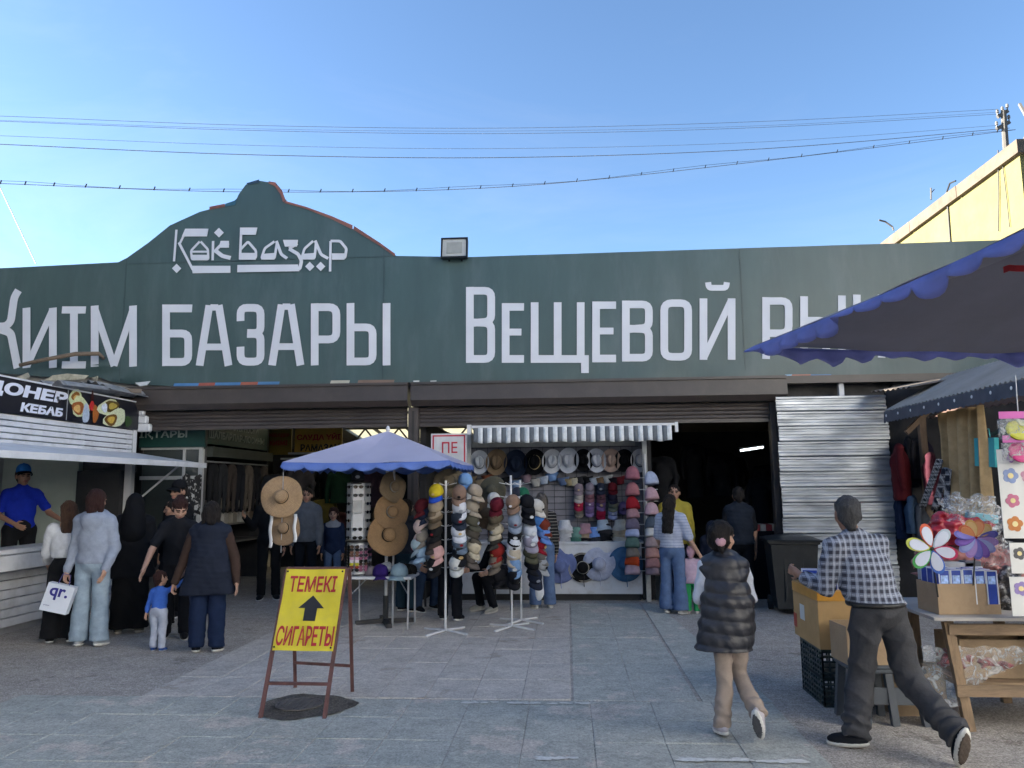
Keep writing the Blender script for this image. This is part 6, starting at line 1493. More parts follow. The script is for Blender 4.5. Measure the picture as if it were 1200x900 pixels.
b = MB(); b.tube([(0, .012, .0), (.015, .02, -.16), (.03, .03, -.34)], .006, 6); b.build('stick', cab, wm, world=False)
b = MB(); b.lathe([(.014, -.012), (.014, .012), (0, .014)], 10, Matrix.Rotation(R(90), 4, 'X')); b.build('hub', cab, wm, world=False)
wc = at(1144, 630, YTb+.02); wm = thing('windmill_toy', 'lotus shaped windmill toy with orange and violet petals', 'toy', wc)
for k in range(9): petal(mat('toy_%d' % (k % 4), ('#5a58a8', '#9a7ab8', '#8a90c8', '#6a4a9a')[k % 4], rough=.4), mat('toyin_%d' % (k % 4), ('#6f6ab8', '#a88cc4', '#9aa2d0', '#7a5aa8')[k % 4], rough=.4), .15, .055, wm, R(80+25*k), wc, .5)
for k in range(4): petal(mat('toyo_%d' % (k % 2), ('#c46a48', '#c89a58')[k % 2], rough=.4), mat('toyoi_%d' % (k % 2), ('#cf8a5c', '#cfae78')[k % 2], rough=.4), .13, .06, wm, R(-55+35*k), wc, -.3)
b = MB(); b.tube([(0, .012, .0), (-.02, .02, -.2), (-.035, .03, -.34)], .006, 6); b.build('stick', cab, wm, world=False)
# bagged goods behind
clear = bpy.data.materials.new('clear_plastic'); clear.use_nodes = True; N = clear.node_tree.nodes; L = clear.node_tree.links; b_ = N['Principled BSDF']
b_.inputs['Base Color'].default_value = (.75, .78, .8, 1); b_.inputs['Roughness'].default_value = .12; b_.inputs['Specular IOR Level'].default_value = .8
tc = N.new('ShaderNodeTexCoord'); nz = N.new('ShaderNodeTexNoise'); nz.inputs['Scale'].default_value = 16; nz.inputs['Detail'].default_value = 6; nz.inputs['Distortion'].default_value = 1.5; L.new(tc.outputs['Object'], nz.inputs['Vector'])
bp = N.new('ShaderNodeBump'); bp.inputs['Strength'].default_value = 1.; bp.inputs['Distance'].default_value = .05; L.new(nz.outputs['Fac'], bp.inputs['Height']); L.new(bp.outputs[0], b_.inputs['Normal'])
mr = N.new('ShaderNodeMapRange'); mr.inputs[1].default_value = .4; mr.inputs[2].default_value = .7; mr.inputs[3].default_value = .10; mr.inputs[4].default_value = .55; L.new(nz.outputs['Fac'], mr.inputs[0]); L.new(mr.outputs[0], b_.inputs['Alpha'])
def lump(name, px, py, Y, r, m, label, cat, seed=0, k=9, h=.014, amp=.02, par=None):
    rs = random.Random(seed); f = Field(-np.array(r)*1.45-.04, np.array(r)*1.45+.04, h)
    for i in range(k):
        c = [rs.uniform(-.6, .6)*q for q in r]; f.ell(c, [q*rs.uniform(.4, .6) for q in r], k=.04)
    f.disp(lambda X, Y_, Z: amp*(np.sin(X*31+Z*19+seed)*np.sin(Z*41-X*13+Y_*17)+.6*np.sin(X*67-Z*53+Y_*29)*np.sin(Z*71+X*23)))
    V, Q = f.nets(); p = at(px, py, Y); o = inst(name, np_mesh(name, V, Q, []), m, Matrix.Translation(p)); tag(o, label, cat); return o
lump('clear_bag', 1138, 598, YTb+.55, (.24, .12, .16), clear, 'crumpled clear plastic bag over the goods table', 'bag', 1)
lump('red_bag', 1122, 622, YTb+.55, (.30, .12, .13), mat('red_foil', (.36, .02, .035), rough=.25, var=.3, scale=18, bump=.8, bscale=14), 'heap of red plastic bags behind the windmill toys', 'bag', 2)
lump('clear_bag', 1170, 650, YTb+.55, (.14, .12, .16), clear, 'clear plastic bag beside the hanging picture sheets', 'bag', 3)
blks = mat('black_spotted', (.03, .03, .033), rough=.3, var=.3, scale=20, stain=((.6, .6, .6), .9, 22))
lump('black_bag', 1178, 695, YTb+.40, (.12, .12, .2), blks, 'black spotted plastic bag right of the cardboard box', 'bag', 4)
p = at(1150, 607, YTb+.6); b = MB(); b.box((0, 0, 0), (.20, .12, .07), bev=.005); o = b.build('toy_box', mat('box_teal', (.12, .36, .44), rough=.4)); o.location = p; o.rotation_euler[1] = R(8); tag(o, 'pale turquoise box on top of the red bags', 'box')
b = MB(); b.box((0, 0, -.07), (.19, .11, .06)); q_ = b.build('lid', mat('box_grey', (.35, .4, .44), rough=.5)); q_.parent = o
for px, py, d, c, lb in ((1120, 668, (.24, .1, .12), (.42, .42, .42), 'white box standing behind the blue cartons'), (1137, 668, (.12, .1, .14), (.10, .11, .13), 'dark grey box behind the blue cartons'), (1088, 690, (.05, .22, .3), (.4, .41, .43), 'pale box at the left end of the goods table')):
    p = at(px, py, YTb+.35); p.z = max(p.z, tzt+d[2]/2+.002); b = MB(); b.box((0, 0, 0), d, bev=.004); o = b.build('toy_box', mat('tb_'+lb[:8], c, rough=.5)); o.location = p; tag(o, lb, 'box')
# bracing goods under the boxes so that nothing floats: pile of folded bags
lump('folded_goods', 1140, 665, YTb+.66, (.42, .10, .24), mat('goods_dull', (.28, .12, .12), rough=.6, var=.4, scale=8), 'pile of packed goods under the red bags', 'goods', 8, k=14, h=.02)
# hanging packets and picture sheets
YP = YTb-.15
def sheet_pic(x0, y0, x1, y1, lb, motif, frame_=None):
    a = at(x0, y1, YP); c = at(x1, y0, YP); b = MB(); b.bb((a.x, YP, a.z), (c.x, YP+.004, c.z)); o = thing('picture_sheet', lb, 'sticker sheet', (a.x, YP, a.z)); b.build('sheet', mat('paper_white', (.62, .63, .62), rough=.4, var=.04), o)
    for k, (u, v, r, col) in enumerate(motif):
        cx, cz = a.x+(c.x-a.x)*u, c.z-(c.z-a.z)*v
        for j in range(5):
            t = R(72*j+20*k); b = MB(); b.prism([(cx+r*.6*math.cos(t)+r*.52*math.cos(q), cz+r*.6*math.sin(t)+r*.52*math.sin(q)) for q in np.linspace(0, 5.8, 10)], .001, Matrix.Translation((0, YP-.0006-.0008*(j % 3), 0))); b.build('print', mat('pr_'+col, col, rough=.5), o)
        b = MB(); b.prism([(cx+r*.4*math.cos(q), cz+r*.4*math.sin(q)) for q in np.linspace(0, 5.8, 10)], .001, Matrix.Translation((0, YP-.0042, 0))); b.build('print', mat('pr_mid', (.7, .6, .3)), o)
    return o
sheet_pic(1177, 526, 1222, 631, 'tall white sheet of flower stickers hanging at the right edge', [(.25, .30, .05, '#7d8fb8'), (.62, .30, .045, '#b88aa0'), (.25, .58, .045, '#b86a88'), (.65, .60, .045, '#6f9a6a'), (.25, .84, .05, '#b8743a'), (.66, .86, .045, '#8a9ac0'), (.3, .10, .03, '#9a7ab0'), (.6, .09, .03, '#8a9ac0')])
sheet_pic(1186, 636, 1225, 672, 'small sheet of outline flowers below the tall sticker sheet', [(.25, .35, .04, '#55565a'), (.6, .6, .04, '#4a4a50')])
sheet_pic(1187, 676, 1224, 722, 'lowest sheet of pale violet stickers at the right edge', [(.3, .3, .045, '#8a7ab0'), (.6, .7, .045, '#7a90b8')])
for px0, py0, px1, py1, c, lb in ((1172, 482, 1214, 516, '#a8a820', 'packet with a pink header and a yellow lid hanging at the top right'), (1176, 510, 1216, 540, '#b01a6a', 'packet with a pink header and a magenta lid hanging below the yellow one')):
    a = at(px0, py1, YP-.03); c2 = at(px1, py0, YP-.03); o = thing('packet', lb, 'packet', (a.x, YP, a.z))
    b = MB(); b.bb((a.x, YP-.045, c2.z-.05), (c2.x, YP-.04, c2.z)); b.build('header', mat('hdr_pink', (.55, .10, .38), rough=.4), o)
    b = MB(); b.bb((a.x, YP-.050, a.z), (c2.x, YP-.015, c2.z-.052)); b.build('pouch', clear, o)
    b = MB(); b.lathe([(0, -.008), (.085, -.008), (.085, .004), (.07, .008), (0, .008)], 20, Matrix.Translation(((a.x+c2.x)/2, YP-.033, (a.z+c2.z)/2-.03)) @ Matrix.Rotation(R(70), 4, 'X') @ Matrix.Diagonal((1, .9, 1, 1))); b.build('toy_lid', mat('toy_'+c, c, rough=.35), o)
b = MB(); b.tube([at(1190, 440, YP), at(1192, 470, YP), at(1193, 482, YP)], .004, 5); tag(b.build('hook', grey_metal), 'thin wire hook above the packets with pink headers', 'hook')
# boxes, crates left of the table
XBX = 1.96
pa, pc = atx(958, 812, XBX), atx(986, 829, XBX)
crate_m = mat('crate_green', (.035, .05, .05), rough=.5, var=.2, scale=8)
yc0 = gd(986, 829).y; yc1 = yc0+.55; zc1 = atx(972, 768, XBX).z
def crate(c, d, rz, label):
    o = thing('plastic_crate', label, 'crate', c, rz); x, y, z = d[0]/2, d[1]/2, d[2]
    for nm, A, B, n in (('side', (-x, -y), (x, -y), 7), ('side', (x, -y), (x, y), 9), ('side', (x, y), (-x, y), 7), ('side', (-x, y), (-x, -y), 9)):
        b = MB(); A3, B3 = Vector((*A, 0)), Vector((*B, 0))
        for k in range(n+1):
            p = A3.lerp(B3, k/n); b.bar(p+Vector((0, 0, .0)), p+Vector((0, 0, z)), .012, .012)
        for zz in [z*k/5 for k in range(6)]: b.bar(A3+Vector((0, 0, zz+.001)), B3+Vector((0, 0, zz+.001)), .016, .022 if zz in (0, z) else .012)
        q = b.build(nm, crate_m, o, world=False); q['kind'] = 'stuff'
    b = MB(); b.box((0, 0, .01), (2*x-.02, 2*y-.02, .012)); b.build('bottom', crate_m, o, world=False)
    return o
cy = (yc0+yc1)/2
crate((XBX+.19, cy, .0), (.36, yc1-yc0, zc1/2-.01), 0, 'lower of two dark green slatted crates under the orange taped box')
crate((XBX+.19, cy, zc1/2), (.36, yc1-yc0, zc1/2-.01), 0, 'upper of two dark green slatted crates under the orange taped box')
bz = zc1+.012; bh = atx(962, 692, XBX).z-bz
ob = carton_box((XBX+.20, cy, bz), (.44, yc1-yc0+.12, bh), 0, 'cardboard box with orange tape along its rim on the stacked crates', mat('cardboard_orange', (.42, .27, .12), rough=.8, var=.12, scale=5))
tape = mat('orange_tape', (.52, .25, .03), rough=.3)
b = MB(); b.bb((-.224, -(yc1-yc0+.12)/2-.002, bh-.085), (-.221, (yc1-yc0+.12)/2, bh-.01)); b.build('tape', tape, ob, world=False)
b = MB(); b.bb((-.22, -(yc1-yc0+.12)/2-.004, bh-.085), (.22, -(yc1-yc0+.12)/2-.001, bh-.01)); b.build('tape', tape, ob, world=False)
b = MB(); b.bb((-.2245, .02, bh*.35), (-.2215, .14, bh*.62)); b.build('paper_label', mat('paper_white', (.62, .63, .62)), ob, world=False)
b = MB(); b.bb((-.2245, .25, bh*.15), (-.2215, .33, bh*.4)); b.build('stamp', mat('stamp_red', (.4, .06, .04)), ob, world=False)
rs = random.Random(9)
for i in range(10):
    x = XBX+.095+(i % 2)*.2+rs.uniform(-.005, .01); y = cy-.24+(i//2)*.12
    if i in (4,): 
        b = MB(); b.lathe([(.05, 0), (.05, .12), (0, .125)], 12); o = b.build('round_tin', mat('tin_green', (.06, .28, .14), rough=.35)); o.location = (x, y, bz+bh-.06); tag(o, 'round green lidded tin among the blue cartons in the orange taped box', 'tin'); continue
    blue_box((x, y, bz+.02), (rs.uniform(.12, .17), rs.uniform(.09, .11), bh+rs.uniform(.03, .13)), rs.uniform(-.25, .25), 'blue carton, %s from the front in the %s row of the orange taped box' % (ordn(i//2), ('outer', 'inner')[i % 2]), 'blue cartons in the orange taped box')
carton_box((XBX+.20, cy-.60, .42), (.34, .30, .27), R(4), 'pale cardboard box beside the man on a low stool')
# grey plastic step stool behind the walking man
gs = gd(1050, 850); sgm = mat('stool_grey', (.075, .085, .10), rough=.5, var=.15)
so = thing('plastic_stool', 'dark grey plastic step stool behind the walking man', 'stool', (gs.x, gs.y+.15, 0))
for x in (-.2, .2):
    for y in (-.15, .15): b = MB(); b.bar((x*1.1, y*1.1, 0), (x*.9, y*.9, .36), .07, .06); b.build('leg', sgm, so, world=False)
b = MB(); b.box((0, 0, .375), (.46, .36, .035), bev=.01); b.build('seat', sgm, so, world=False)
b = MB(); b.box((0, -.155, .2), (.36, .02, .12), bev=.005); b.build('panel', sgm, so, world=False)
so2 = thing('plastic_stool', 'low dark stool under the pale cardboard box', 'stool', (XBX+.20, cy-.60, 0))
for x in (-.14, .14):
    for y in (-.12, .12): b = MB(); b.bar((x*1.1, y*1.1, 0), (x*.9, y*.9, .39), .05, .05); b.build('leg', sgm, so2, world=False)
b = MB(); b.box((0, 0, .402), (.34, .30, .03), bev=.01); b.build('seat', sgm, so2, world=False)
# under the table
carton_box(((xl+xr_)/2+.1, YTb+.40, .312), (.62, .42, .27), R(-2), 'cardboard box of bagged goods on the lower shelf of the goods table')
carton_box((xl-.16, YTb+.55, .0), (.40, .40, .30), R(6), 'cardboard box on the ground at the left of the goods table')
lump('bagged_sweets', 1150, 770, YTb+.32, (.26, .15, .06), mat('sweets', (.32, .08, .09), rough=.5, var=.6, scale=30, stain=((.05, .25, .2), .8, 14)), 'colourful bagged goods in the box on the lower shelf', 'goods', 12, k=14)
b = MB()
def sht(u, v): return (xl-.22+.95*u+.02*math.sin(v*9), YTb+.10-.05*v+.05*math.sin(u*11+v*3)*v, .55-.30*v*(1.2-.9*u+.25*math.sin(u*7))+.01*math.sin(u*30))
b.grid(sht, 26, 10); tag(b.build('plastic_sheet', clear, smooth=True, loc=(xl, YTb+.1, .3)), 'crumpled clear plastic sheet hanging under the goods table', 'plastic sheet')

# ------------------------------------------------------------ big parasol at the right
A = Vector((1.10, 4.5, 0)); e2 = Vector((.163, -.987, 0)); e1 = Vector((.987, .163, 0)); S_ = 2.7
Cc = A+e1*S_/2+e2*S_/2; zpe = at(892, 405, 4.5).z
bp_ = thing('large_parasol', 'large dark parasol with a torn bright blue valance at the upper right', 'parasol', Cc)
canopy(bp_, Cc, S_/2, S_/2, math.atan2(e1.y, e1.x), zpe, zpe+.52, mat('parasol_dark', (.155, .158, .205), rough=.7, var=.1, scale=3), mat('parasol_royal', (.20, .23, .56), rough=.6, var=.15, scale=6, transl=.28), 14, vd=.105, sag=.06, torn=.7)
b = MB(); b.lathe([(.02, 0), (.28, 0), (.30, .03), (.28, .07), (.05, .10), (.03, .3)], 18, Matrix.Translation(Cc)); b.build('base', bm_, bp_)
q = at(1190, 300, 3.6); b = MB(); b.grid(lambda u, v: (q.x-.06+.2*u, 3.6+.02*math.sin(u*5), q.z+.03*u-.05-.03*v+.008*math.sin(u*9)), 6, 3, thick=.003); b.build('red_tag', mat('tag_red', (.35, .02, .03), rough=.6), bp_)

# ------------------------------------------------------------ yellow sandwich board
ub = mat('frame_rust', (.115, .052, .048), rough=.6, var=.3, scale=10, stain=((.05, .03, .025), .5, 8))
fl_, fr_ = gd(305, 842), gd(380, 843); bl_, br_ = gd(346, 806), gd(413, 811)
tl_, tr_ = at(337, 666, (fl_.y+bl_.y)/2-.05), at(406, 666, (fr_.y+br_.y)/2-.05)
sb = thing('sandwich_board', 'yellow cigarette sign on a rusty folding frame in the foreground', 'sign', (fl_.x+.25, fl_.y+.35, 0))
for p, q, nm in ((fl_, tl_, 'leg'), (fr_, tr_, 'leg'), (bl_, tl_+Vector((.03, .05, 0)), 'leg'), (br_, tr_+Vector((.01, .05, 0)), 'leg')):
    b = MB(); b.bar(p, q, .028, .022); b.build(nm, ub, sb)
for p, q, t in ((fl_, tl_, .22), (bl_, tl_, .22)):
    p2, q2 = (fr_, tr_) if p is fl_ else (br_, tr_)
    b = MB(); b.bar(p.lerp(q, t), p2.lerp(q2, t), .022, .022); b.build('rail', ub, sb)
b = MB(); b.bar(tl_, tr_, .03, .024); b.build('rail', ub, sb)
t0 = .435; pts = [fl_.lerp(tl_, t0)+Vector((.005, -.02, 0)), fr_.lerp(tr_, t0)+Vector((-.005, -.02, 0)), tr_+Vector((-.005, -.022, -.005)), tl_+Vector((.005, -.022, -.005))]
ycl = mat('yellow_vinyl', (.62, .52, .03), rough=.42, var=.10, scale=5, bump=.25, bscale=7, stain=((.45, .38, .08), .5, 3))
nrm = (pts[1]-pts[0]).cross(pts[3]-pts[0]).normalized()
def bp2(u, v): return (pts[0]*(1-u)+pts[1]*u)*(1-v)+(pts[3]*(1-u)+pts[2]*u)*v
def vin(u, v): return bp2(u, v)+nrm*(.006*wob(u*3, v*4)+.004*math.sin(u*9+v*7))
b = MB(); b.grid(vin, 24, 30, thick=.004); b.build('vinyl_panel', ycl, sb, smooth=True, auto=50)
inkr = mat('ink_red', (.36, .02, .03), rough=.5, var=.1); inkb = mat('ink_black', (.015, .015, .018), rough=.45)
def on_board(me, u0, v0, m):
    n = len(me.vertices); co = np.empty(n*3); me.vertices.foreach_get('co', co); co = co.reshape(-1, 3); out = []
    W_ = (pts[1]-pts[0]).length; H_ = (pts[3]-pts[0]).length
    for x, y, z in co:
        u, v = u0+x/W_, v0+z/H_; p = vin(u, v)+nrm*(.004-y*.5); out += list(p-Vector(sb.location))
    me.vertices.foreach_set('co', out); me.materials.append(m); me.update(); o = bpy.data.objects.new('sign_lettering', me); COL.objects.link(o); o.parent = sb
W_ = (pts[1]-pts[0]).length; H_ = (pts[3]-pts[0]).length
on_board(text_mesh('ТЕМЕКІ', H_*.20, .018, W_*.80), .10, .71, inkr)
on_board(text_mesh('СИГАРЕТЫ', H_*.24, .018, W_*.94), .035, .055, inkr)
b = MB(); b.prism([(-.05, 0), (.05, 0), (.05, .10), (.105, .10), (0, .20), (-.105, .10), (-.05, .10)], .004); me = b.mesh('arrow'); on_board(me, .53, .355, inkb)
for u, v in ((.03, .97), (.97, .97), (.03, .04), (.96, .04)):
    p = vin(u, v)+nrm*.006; b = MB(); b.lathe([(.008, 0), (.008, .003), (0, .004)], 8, Matrix.Translation(p) @ Matrix.Rotation(R(90), 4, 'X')); b.build('rivet', inkb, sb)
# ------------------------------------------------------------ people
def stand(pxf, pyf, pyh, pxh=None):
    g = gd(pxf, pyf); t = at(pxh if pxh else pxf, pyh, g.y); return g, t.z
def top_(m, **k): return dict(m=m, **k)
tan_sk = mat('skin_tan', (.33, .185, .125), rough=.55, var=.1, scale=30)
jl = mat('jeans_light', (.24, .31, .38), rough=.85, var=.22, scale=9, bump=.2, stain=((.36, .42, .48), .5, 4))
jb = mat('jeans_blue', (.075, .125, .24), rough=.85, var=.22, scale=9, bump=.2, stain=((.13, .19, .31), .6, 4))
blackc = cloth('#15161a'); navyc = cloth('#181d2c'); WS = cloth('#c4c4c2')
# vendor in the kiosk
p = atx(24, 600, XK-.62); 
vn = person('vendor in a bright blue polo shirt and cap inside the kebab kiosk', (p.x, p.y, .28), H=1.76, face=55, build=1.1, top=[top_(cloth('#122a9c'), sleeve=.36, hem=.8)], bottom=dict(m=blackc), shoes=dict(m=blackc), hair=dict(style='short', m=HAIRB), skin=tan_sk, res=.016,
    armL=((-.03, -.10, -.28), (.30, -.20, -.40)), armR=((.16, .06, -.27), (.46, -.12, -.36)), hands=('relaxed', 'grip'))
def wear_cap(inf, c, vc=None, dz=.05, sc=1.0, tilt=6):
    hm = Matrix([list(r)+[0] for r in inf['HR']]+[[0, 0, 0, 1]])
    o = inst('cap', CAPC, cloth(c), Matrix.Translation(inf['hc']-Vector(inf['o'].location)) @ hm @ Matrix.Translation((0, .0, dz)) @ Matrix.Rotation(R(-tilt), 4, 'X') @ Matrix.Scale(sc*inf['hscale'], 4), inf['o'])
    inst('visor', CAPV, cloth(vc or c), None, o)
wear_cap(vn, '#2a6fc0', '#101318')
# woman in the white off-shoulder top
g, H = stand(70, 753, 588, 58)
person('woman in a loose white off shoulder top and black wide trousers at the kiosk counter', g, H=H, face=205, top=[top_(cloth('#c3c6cc'), t=.028, r=1.35, sleeve=.92, hem=.96*H/1.6, cut=1.30*H/1.6, neck=False, folds=.007, name='blouse')],
    bottom=dict(m=blackc, knee=.095, ankle=.12, top=1.02), shoes=dict(m=blackc), hair=dict(style='long', m=HAIRBR, len=.24), head=(20, 5, 0), build=.9, armL=((-.10, .05, -.27), (-.20, .22, -.40)), armR=((.08, .05, -.27), (.05, .2, -.45)), hands=('relaxed', 'grip'))
# grey hoodie with paper bag
g, H = stand(103, 757, 574, 108)
hd = person('person in a pale grey hoodie and wide light jeans holding a white paper bag', g, H=H, face=188, top=[top_(cloth('#8d95a4'), t=.026, r=1.2, hood='down', hem=.90, folds=.006, name='hoodie')], build=.95, bottom=dict(m=jl, knee=.085, ankle=.10, folds=.006), shoes=dict(m=cloth('#9aa0a6')), hair=dict(style='bob', m=HAIRDB), head=(-10, 8, 0),
    armL=((-.07, .02, -.30), (-.09, -.06, -.55)), armR=((.07, .02, -.30), (.06, -.12, -.53)), hands=('grip', 'relaxed'))
hw_ = hd['arms']['L'][2]; bgp = hw_+Vector((-.05, -.06, -.42))
pb_ = thing('paper_bag', 'white paper carrier bag with dark blue lettering hanging from a hand', 'bag', bgp)
Mb = Matrix.Rotation(R(14), 4, 'Z') @ Matrix.Rotation(R(14), 4, 'Y'); mwp = mat('paper_bag_white', (.62, .66, .74), rough=.5, var=.05)
b = MB(); b.prism([(-.15, -.01), (.13, -.01), (.14, .29), (-.14, .29)], .10, Mb); b.build('body', mwp, pb_, world=False, )
b = MB(); b.tube([Mb @ Vector((-.06, -.05, .28)), Mb @ Vector((-.04, -.05, .40)), Mb @ Vector((.04, -.05, .40)), Mb @ Vector((.06, -.05, .28))], .005, 5); b.build('handle', mat('handle_blue', (.06, .06, .22)), pb_, world=False)
o = lettering('print', 'qr.', bgp, .13, mat('ink_indigo', (.02, .02, .20), rough=.5), pb_, bold=.025, width=.19); o.matrix_basis = Mb @ Matrix.Translation((-.10, -.102, .12))
o = lettering('print', 'qr store', bgp, .014, mat('ink_indigo2', (.15, .17, .35), rough=.5), pb_, width=.06); o.matrix_basis = Mb @ Matrix.Translation((-.12, -.102, .045))
# woman in black with a head scarf
g, H = stand(150, 742, 580, 152)
person('woman all in black with a black head scarf and long coat', g, H=H, face=205, top=[top_(cloth('#0f1116'), t=.045, r=1.3, hem=.66, flare=.24, folds=.007, name='coat')], bottom=dict(m=cloth('#0c0d10'), skirt=(.14, .20), hem=.06, name='skirt'), shoes=dict(m=cloth('#5a5852'), sole=cloth('#a8a49c')), hair=dict(style='hood', m=cloth('#0d0e12'), drape=True), armL=((-.06, .08, -.28), (.02, .26, -.36)), armR=((.07, .02, -.30), (.04, .10, -.52)))
# dark jacket man in profile
g, H = stand(196, 735, 586, 190)
person('dark haired man in a black quilted jacket seen in profile facing left', g, H=H, face=-72, top=[top_(cloth('#14161c'), t=.035, r=1.3, hem=.82, folds=.007, name='jacket')], bottom=dict(m=cloth('#101115')), shoes=dict(m=blackc, sole=cloth('#9a9a98')), hair=dict(style='short', m=HAIRB), head=(0, 6, 0), skin=tan_sk)
# man in a flat cap behind
g, H = stand(203, 722, 566)
fc = person('man in a black flat cap and dark jacket behind the queue', g, H=H, face=-25, top=[top_(cloth('#16171b'), t=.035, r=1.25, hem=.8, name='jacket')], bottom=dict(m=blackc), shoes=dict(m=blackc), hair=dict(style='short', m=HAIRB), skin=tan_sk)
wear_cap(fc, '#101115', dz=.04, sc=1.06)
# woman bending to the toddler
g, H = stand(204, 748, 560)
bw_ = person('woman in a black printed shirt bending down towards the toddler', g, H=1.66, face=15, lean=(.08, -.16), head=(20, 32, 0), top=[top_(cloth('#17191f'), sleeve=.36, hem=.84, t=.025)], bottom=dict(m=cloth('#101116'), knee=.075, ankle=.07), shoes=dict(m=blackc, sole=cloth('#a0a09c')), hair=dict(style='bun', m=HAIRDB, at=(0, .07, .10)), armL=((-.08, -.12, -.26), (-.06, -.30, -.45)), armR=((.10, -.02, -.27), (.04, -.16, -.45)), hands=('open', 'relaxed'))
# toddler
g, H = stand(184, 763, 675, 186)
td = person('toddler in a blue jumper and pale grey trousers reaching up', g, H=H, face=172, hs=1.42, res=.012, build=1.12, top=[top_(cloth('#3a62b4'), t=.014, hem=.36, r=1.15)], bottom=dict(m=cloth('#9fa6b6'), knee=.085, ankle=.085, folds=.006), shoes=dict(m=cloth('#26407a'), sole=cloth('#b0b4bc')), hair=dict(style='short', m=HAIRDB), armR=((.10, .0, .05), (.22, -.0, .14)), armL=((-.04, .0, -.13), (-.05, -.02, -.22)), head=(-25, 0, 0))
# woman in the quilted vest
g, H = stand(241, 764, 589, 240)
vw = person('woman in a long quilted navy vest with brown sleeves holding the toddler by the hand', g, H=H, face=192, build=1.08, top=[top_(cloth('#3a2c26'), t=.02, r=1.15, hem=.8), top_(cloth('#1c2230'), t=.05, sleeve=0, quilt=(.052, .010), hem=.60, flare=.27, hood='down', folds=.004, name='vest')],
    bottom=dict(m=cloth('#17243f'), knee=.098, ankle=.088, folds=.006), shoes=dict(m=cloth('#14161c'), sole=cloth('#c4c2bc')), hair=dict(style='bob', m=HAIRB), head=(12, 18, 0), armL=((-.10, -.02, -.28), (-.17, -.06, -.52)), armR=((.10, .02, -.28), (.15, -.03, -.52)), hands=('grip', 'relaxed'))
# dark figure behind the straw hats
g, H = stand(314, 702, 572, 318)
person('man in black clothes half hidden behind the hanging straw hats', g, H=H, face=20, top=[top_(cloth('#0f1013'), t=.03, r=1.2, hem=.8, name='jacket')], bottom=dict(m=cloth('#0d0e11')), shoes=dict(m=blackc), hair=dict(style='short', m=HAIRB), armL=((-.10, -.02, -.27), (-.12, -.28, -.10)), skin=tan_sk)
g, H = stand(357, 698, 572, 358)
person('person in a grey sweatshirt standing behind the straw hats', g, H=H, face=10, top=[top_(cloth('#565b63'), t=.03, r=1.25, hem=.86, name='sweatshirt', hood='down')], bottom=dict(m=cloth('#12151c')), shoes=dict(m=blackc), hair=dict(style='short', m=HAIRB), skin=tan_sk)
g, H = stand(389, 694, 597, 388)
person('girl in a blue cardigan over a white shirt facing the camera in the lane', g, H=H, face=8, hs=1.15, top=[top_(cloth('#8f9299'), t=.016, hem=.62, r=.9), top_(cloth('#23304c'), t=.026, hem=.55, cut=.98*H/1.25, name='cardigan')], bottom=dict(m=jb), shoes=dict(m=WS), hair=dict(style='long', m=HAIRDB, len=.25))
# seated seller and visitors round the cap stands
g = gd(480, 716)
person('seated seller in a pale denim shirt beside the folding table', (g.x, g.y+.2, 0), H=1.62, face=60, seat=.50, lean=(.06, -.05), top=[top_(cloth('#7f90a6'), t=.03, r=1.2, hem=.46)], bottom=dict(m=cloth('#2a3a52')), shoes=dict(m=blackc), hair=dict(style='short', m=HAIRB), head=(15, 15, 0), legL=((.18, -.32, .47), (.12, -.28, .08)), legR=((.36, -.12, .47), (.32, -.08, .08)), armL=((.05, -.12, -.24), (.2, -.25, -.3)), armR=((.12, .02, -.25), (.25, -.12, -.3)))
b = MB()
for x in (-.16, .16):
    for y in (-.16, .16): b.bar((g.x+x, g.y+.2+y, 0), (g.x+x*.9, g.y+.2+y*.9, .37), .03, .03)
ch = thing('low_chair', 'low dark chair under the seated seller', 'chair', (g.x, g.y+.2, 0))
for x in (-.16, .16):
    for y in (-.16, .16): b = MB(); b.bar((x, y, 0), (x*.9, y*.9, .36), .03, .03); b.build('leg', bm_, ch, world=False)
b = MB(); b.box((0, 0, .375), (.38, .38, .03), bev=.01); b.build('seat', bm_, ch, world=False)
g, H = stand(527, 727, 584)
person('person in black trousers standing behind the left cap stand', g, H=H, face=165, top=[top_(cloth('#14151a'), t=.03, r=1.2, hem=.8, name='jacket')], bottom=dict(m=cloth('#11131a'), knee=.08, ankle=.075), shoes=dict(m=cloth('#17181a')), hair=dict(style='short', m=HAIRB))
g, H = stand(463, 720, 598)
person('shopper in dark teal jeans behind the folding table', (g.x+.1, g.y+.25, 0), H=1.55, face=150, top=[top_(cloth('#2a303c'), t=.03, hem=.8)], bottom=dict(m=cloth('#1f3442'), knee=.085, ankle=.085), shoes=dict(m=blackc), hair=dict(style='bob', m=HAIRB))
g = gd(584, 716)
person('seller in black sitting low behind the middle cap stand', (g.x+.05, g.y+.15, 0), H=1.62, face=-55, seat=.42, lean=(-.08, -.04), top=[top_(cloth('#12131a'), t=.03, r=1.2, hem=.38)], bottom=dict(m=cloth('#101218')), shoes=dict(m=cloth('#8e8c86'), sole=cloth('#b0aea8')), hair=dict(style='short', m=HAIRB), head=(0, 20, 0), legL=((-.36, -.10, .45), (-.30, -.12, .08)), legR=((-.22, -.30, .45), (-.10, -.30, .08)), armL=((-.12, -.05, -.25), (-.28, -.14, -.28)), armR=((-.02, -.12, -.25), (-.16, -.26, -.28)))
so3 = thing('low_stool', 'low stool under the seller in black behind the middle cap stand', 'stool', (g.x+.05, g.y+.17, 0))
for x in (-.13, .13):
    for y in (-.13, .13): b = MB(); b.bar((x, y, 0), (x*.9, y*.9, .29), .03, .03); b.build('leg', bm_, so3, world=False)
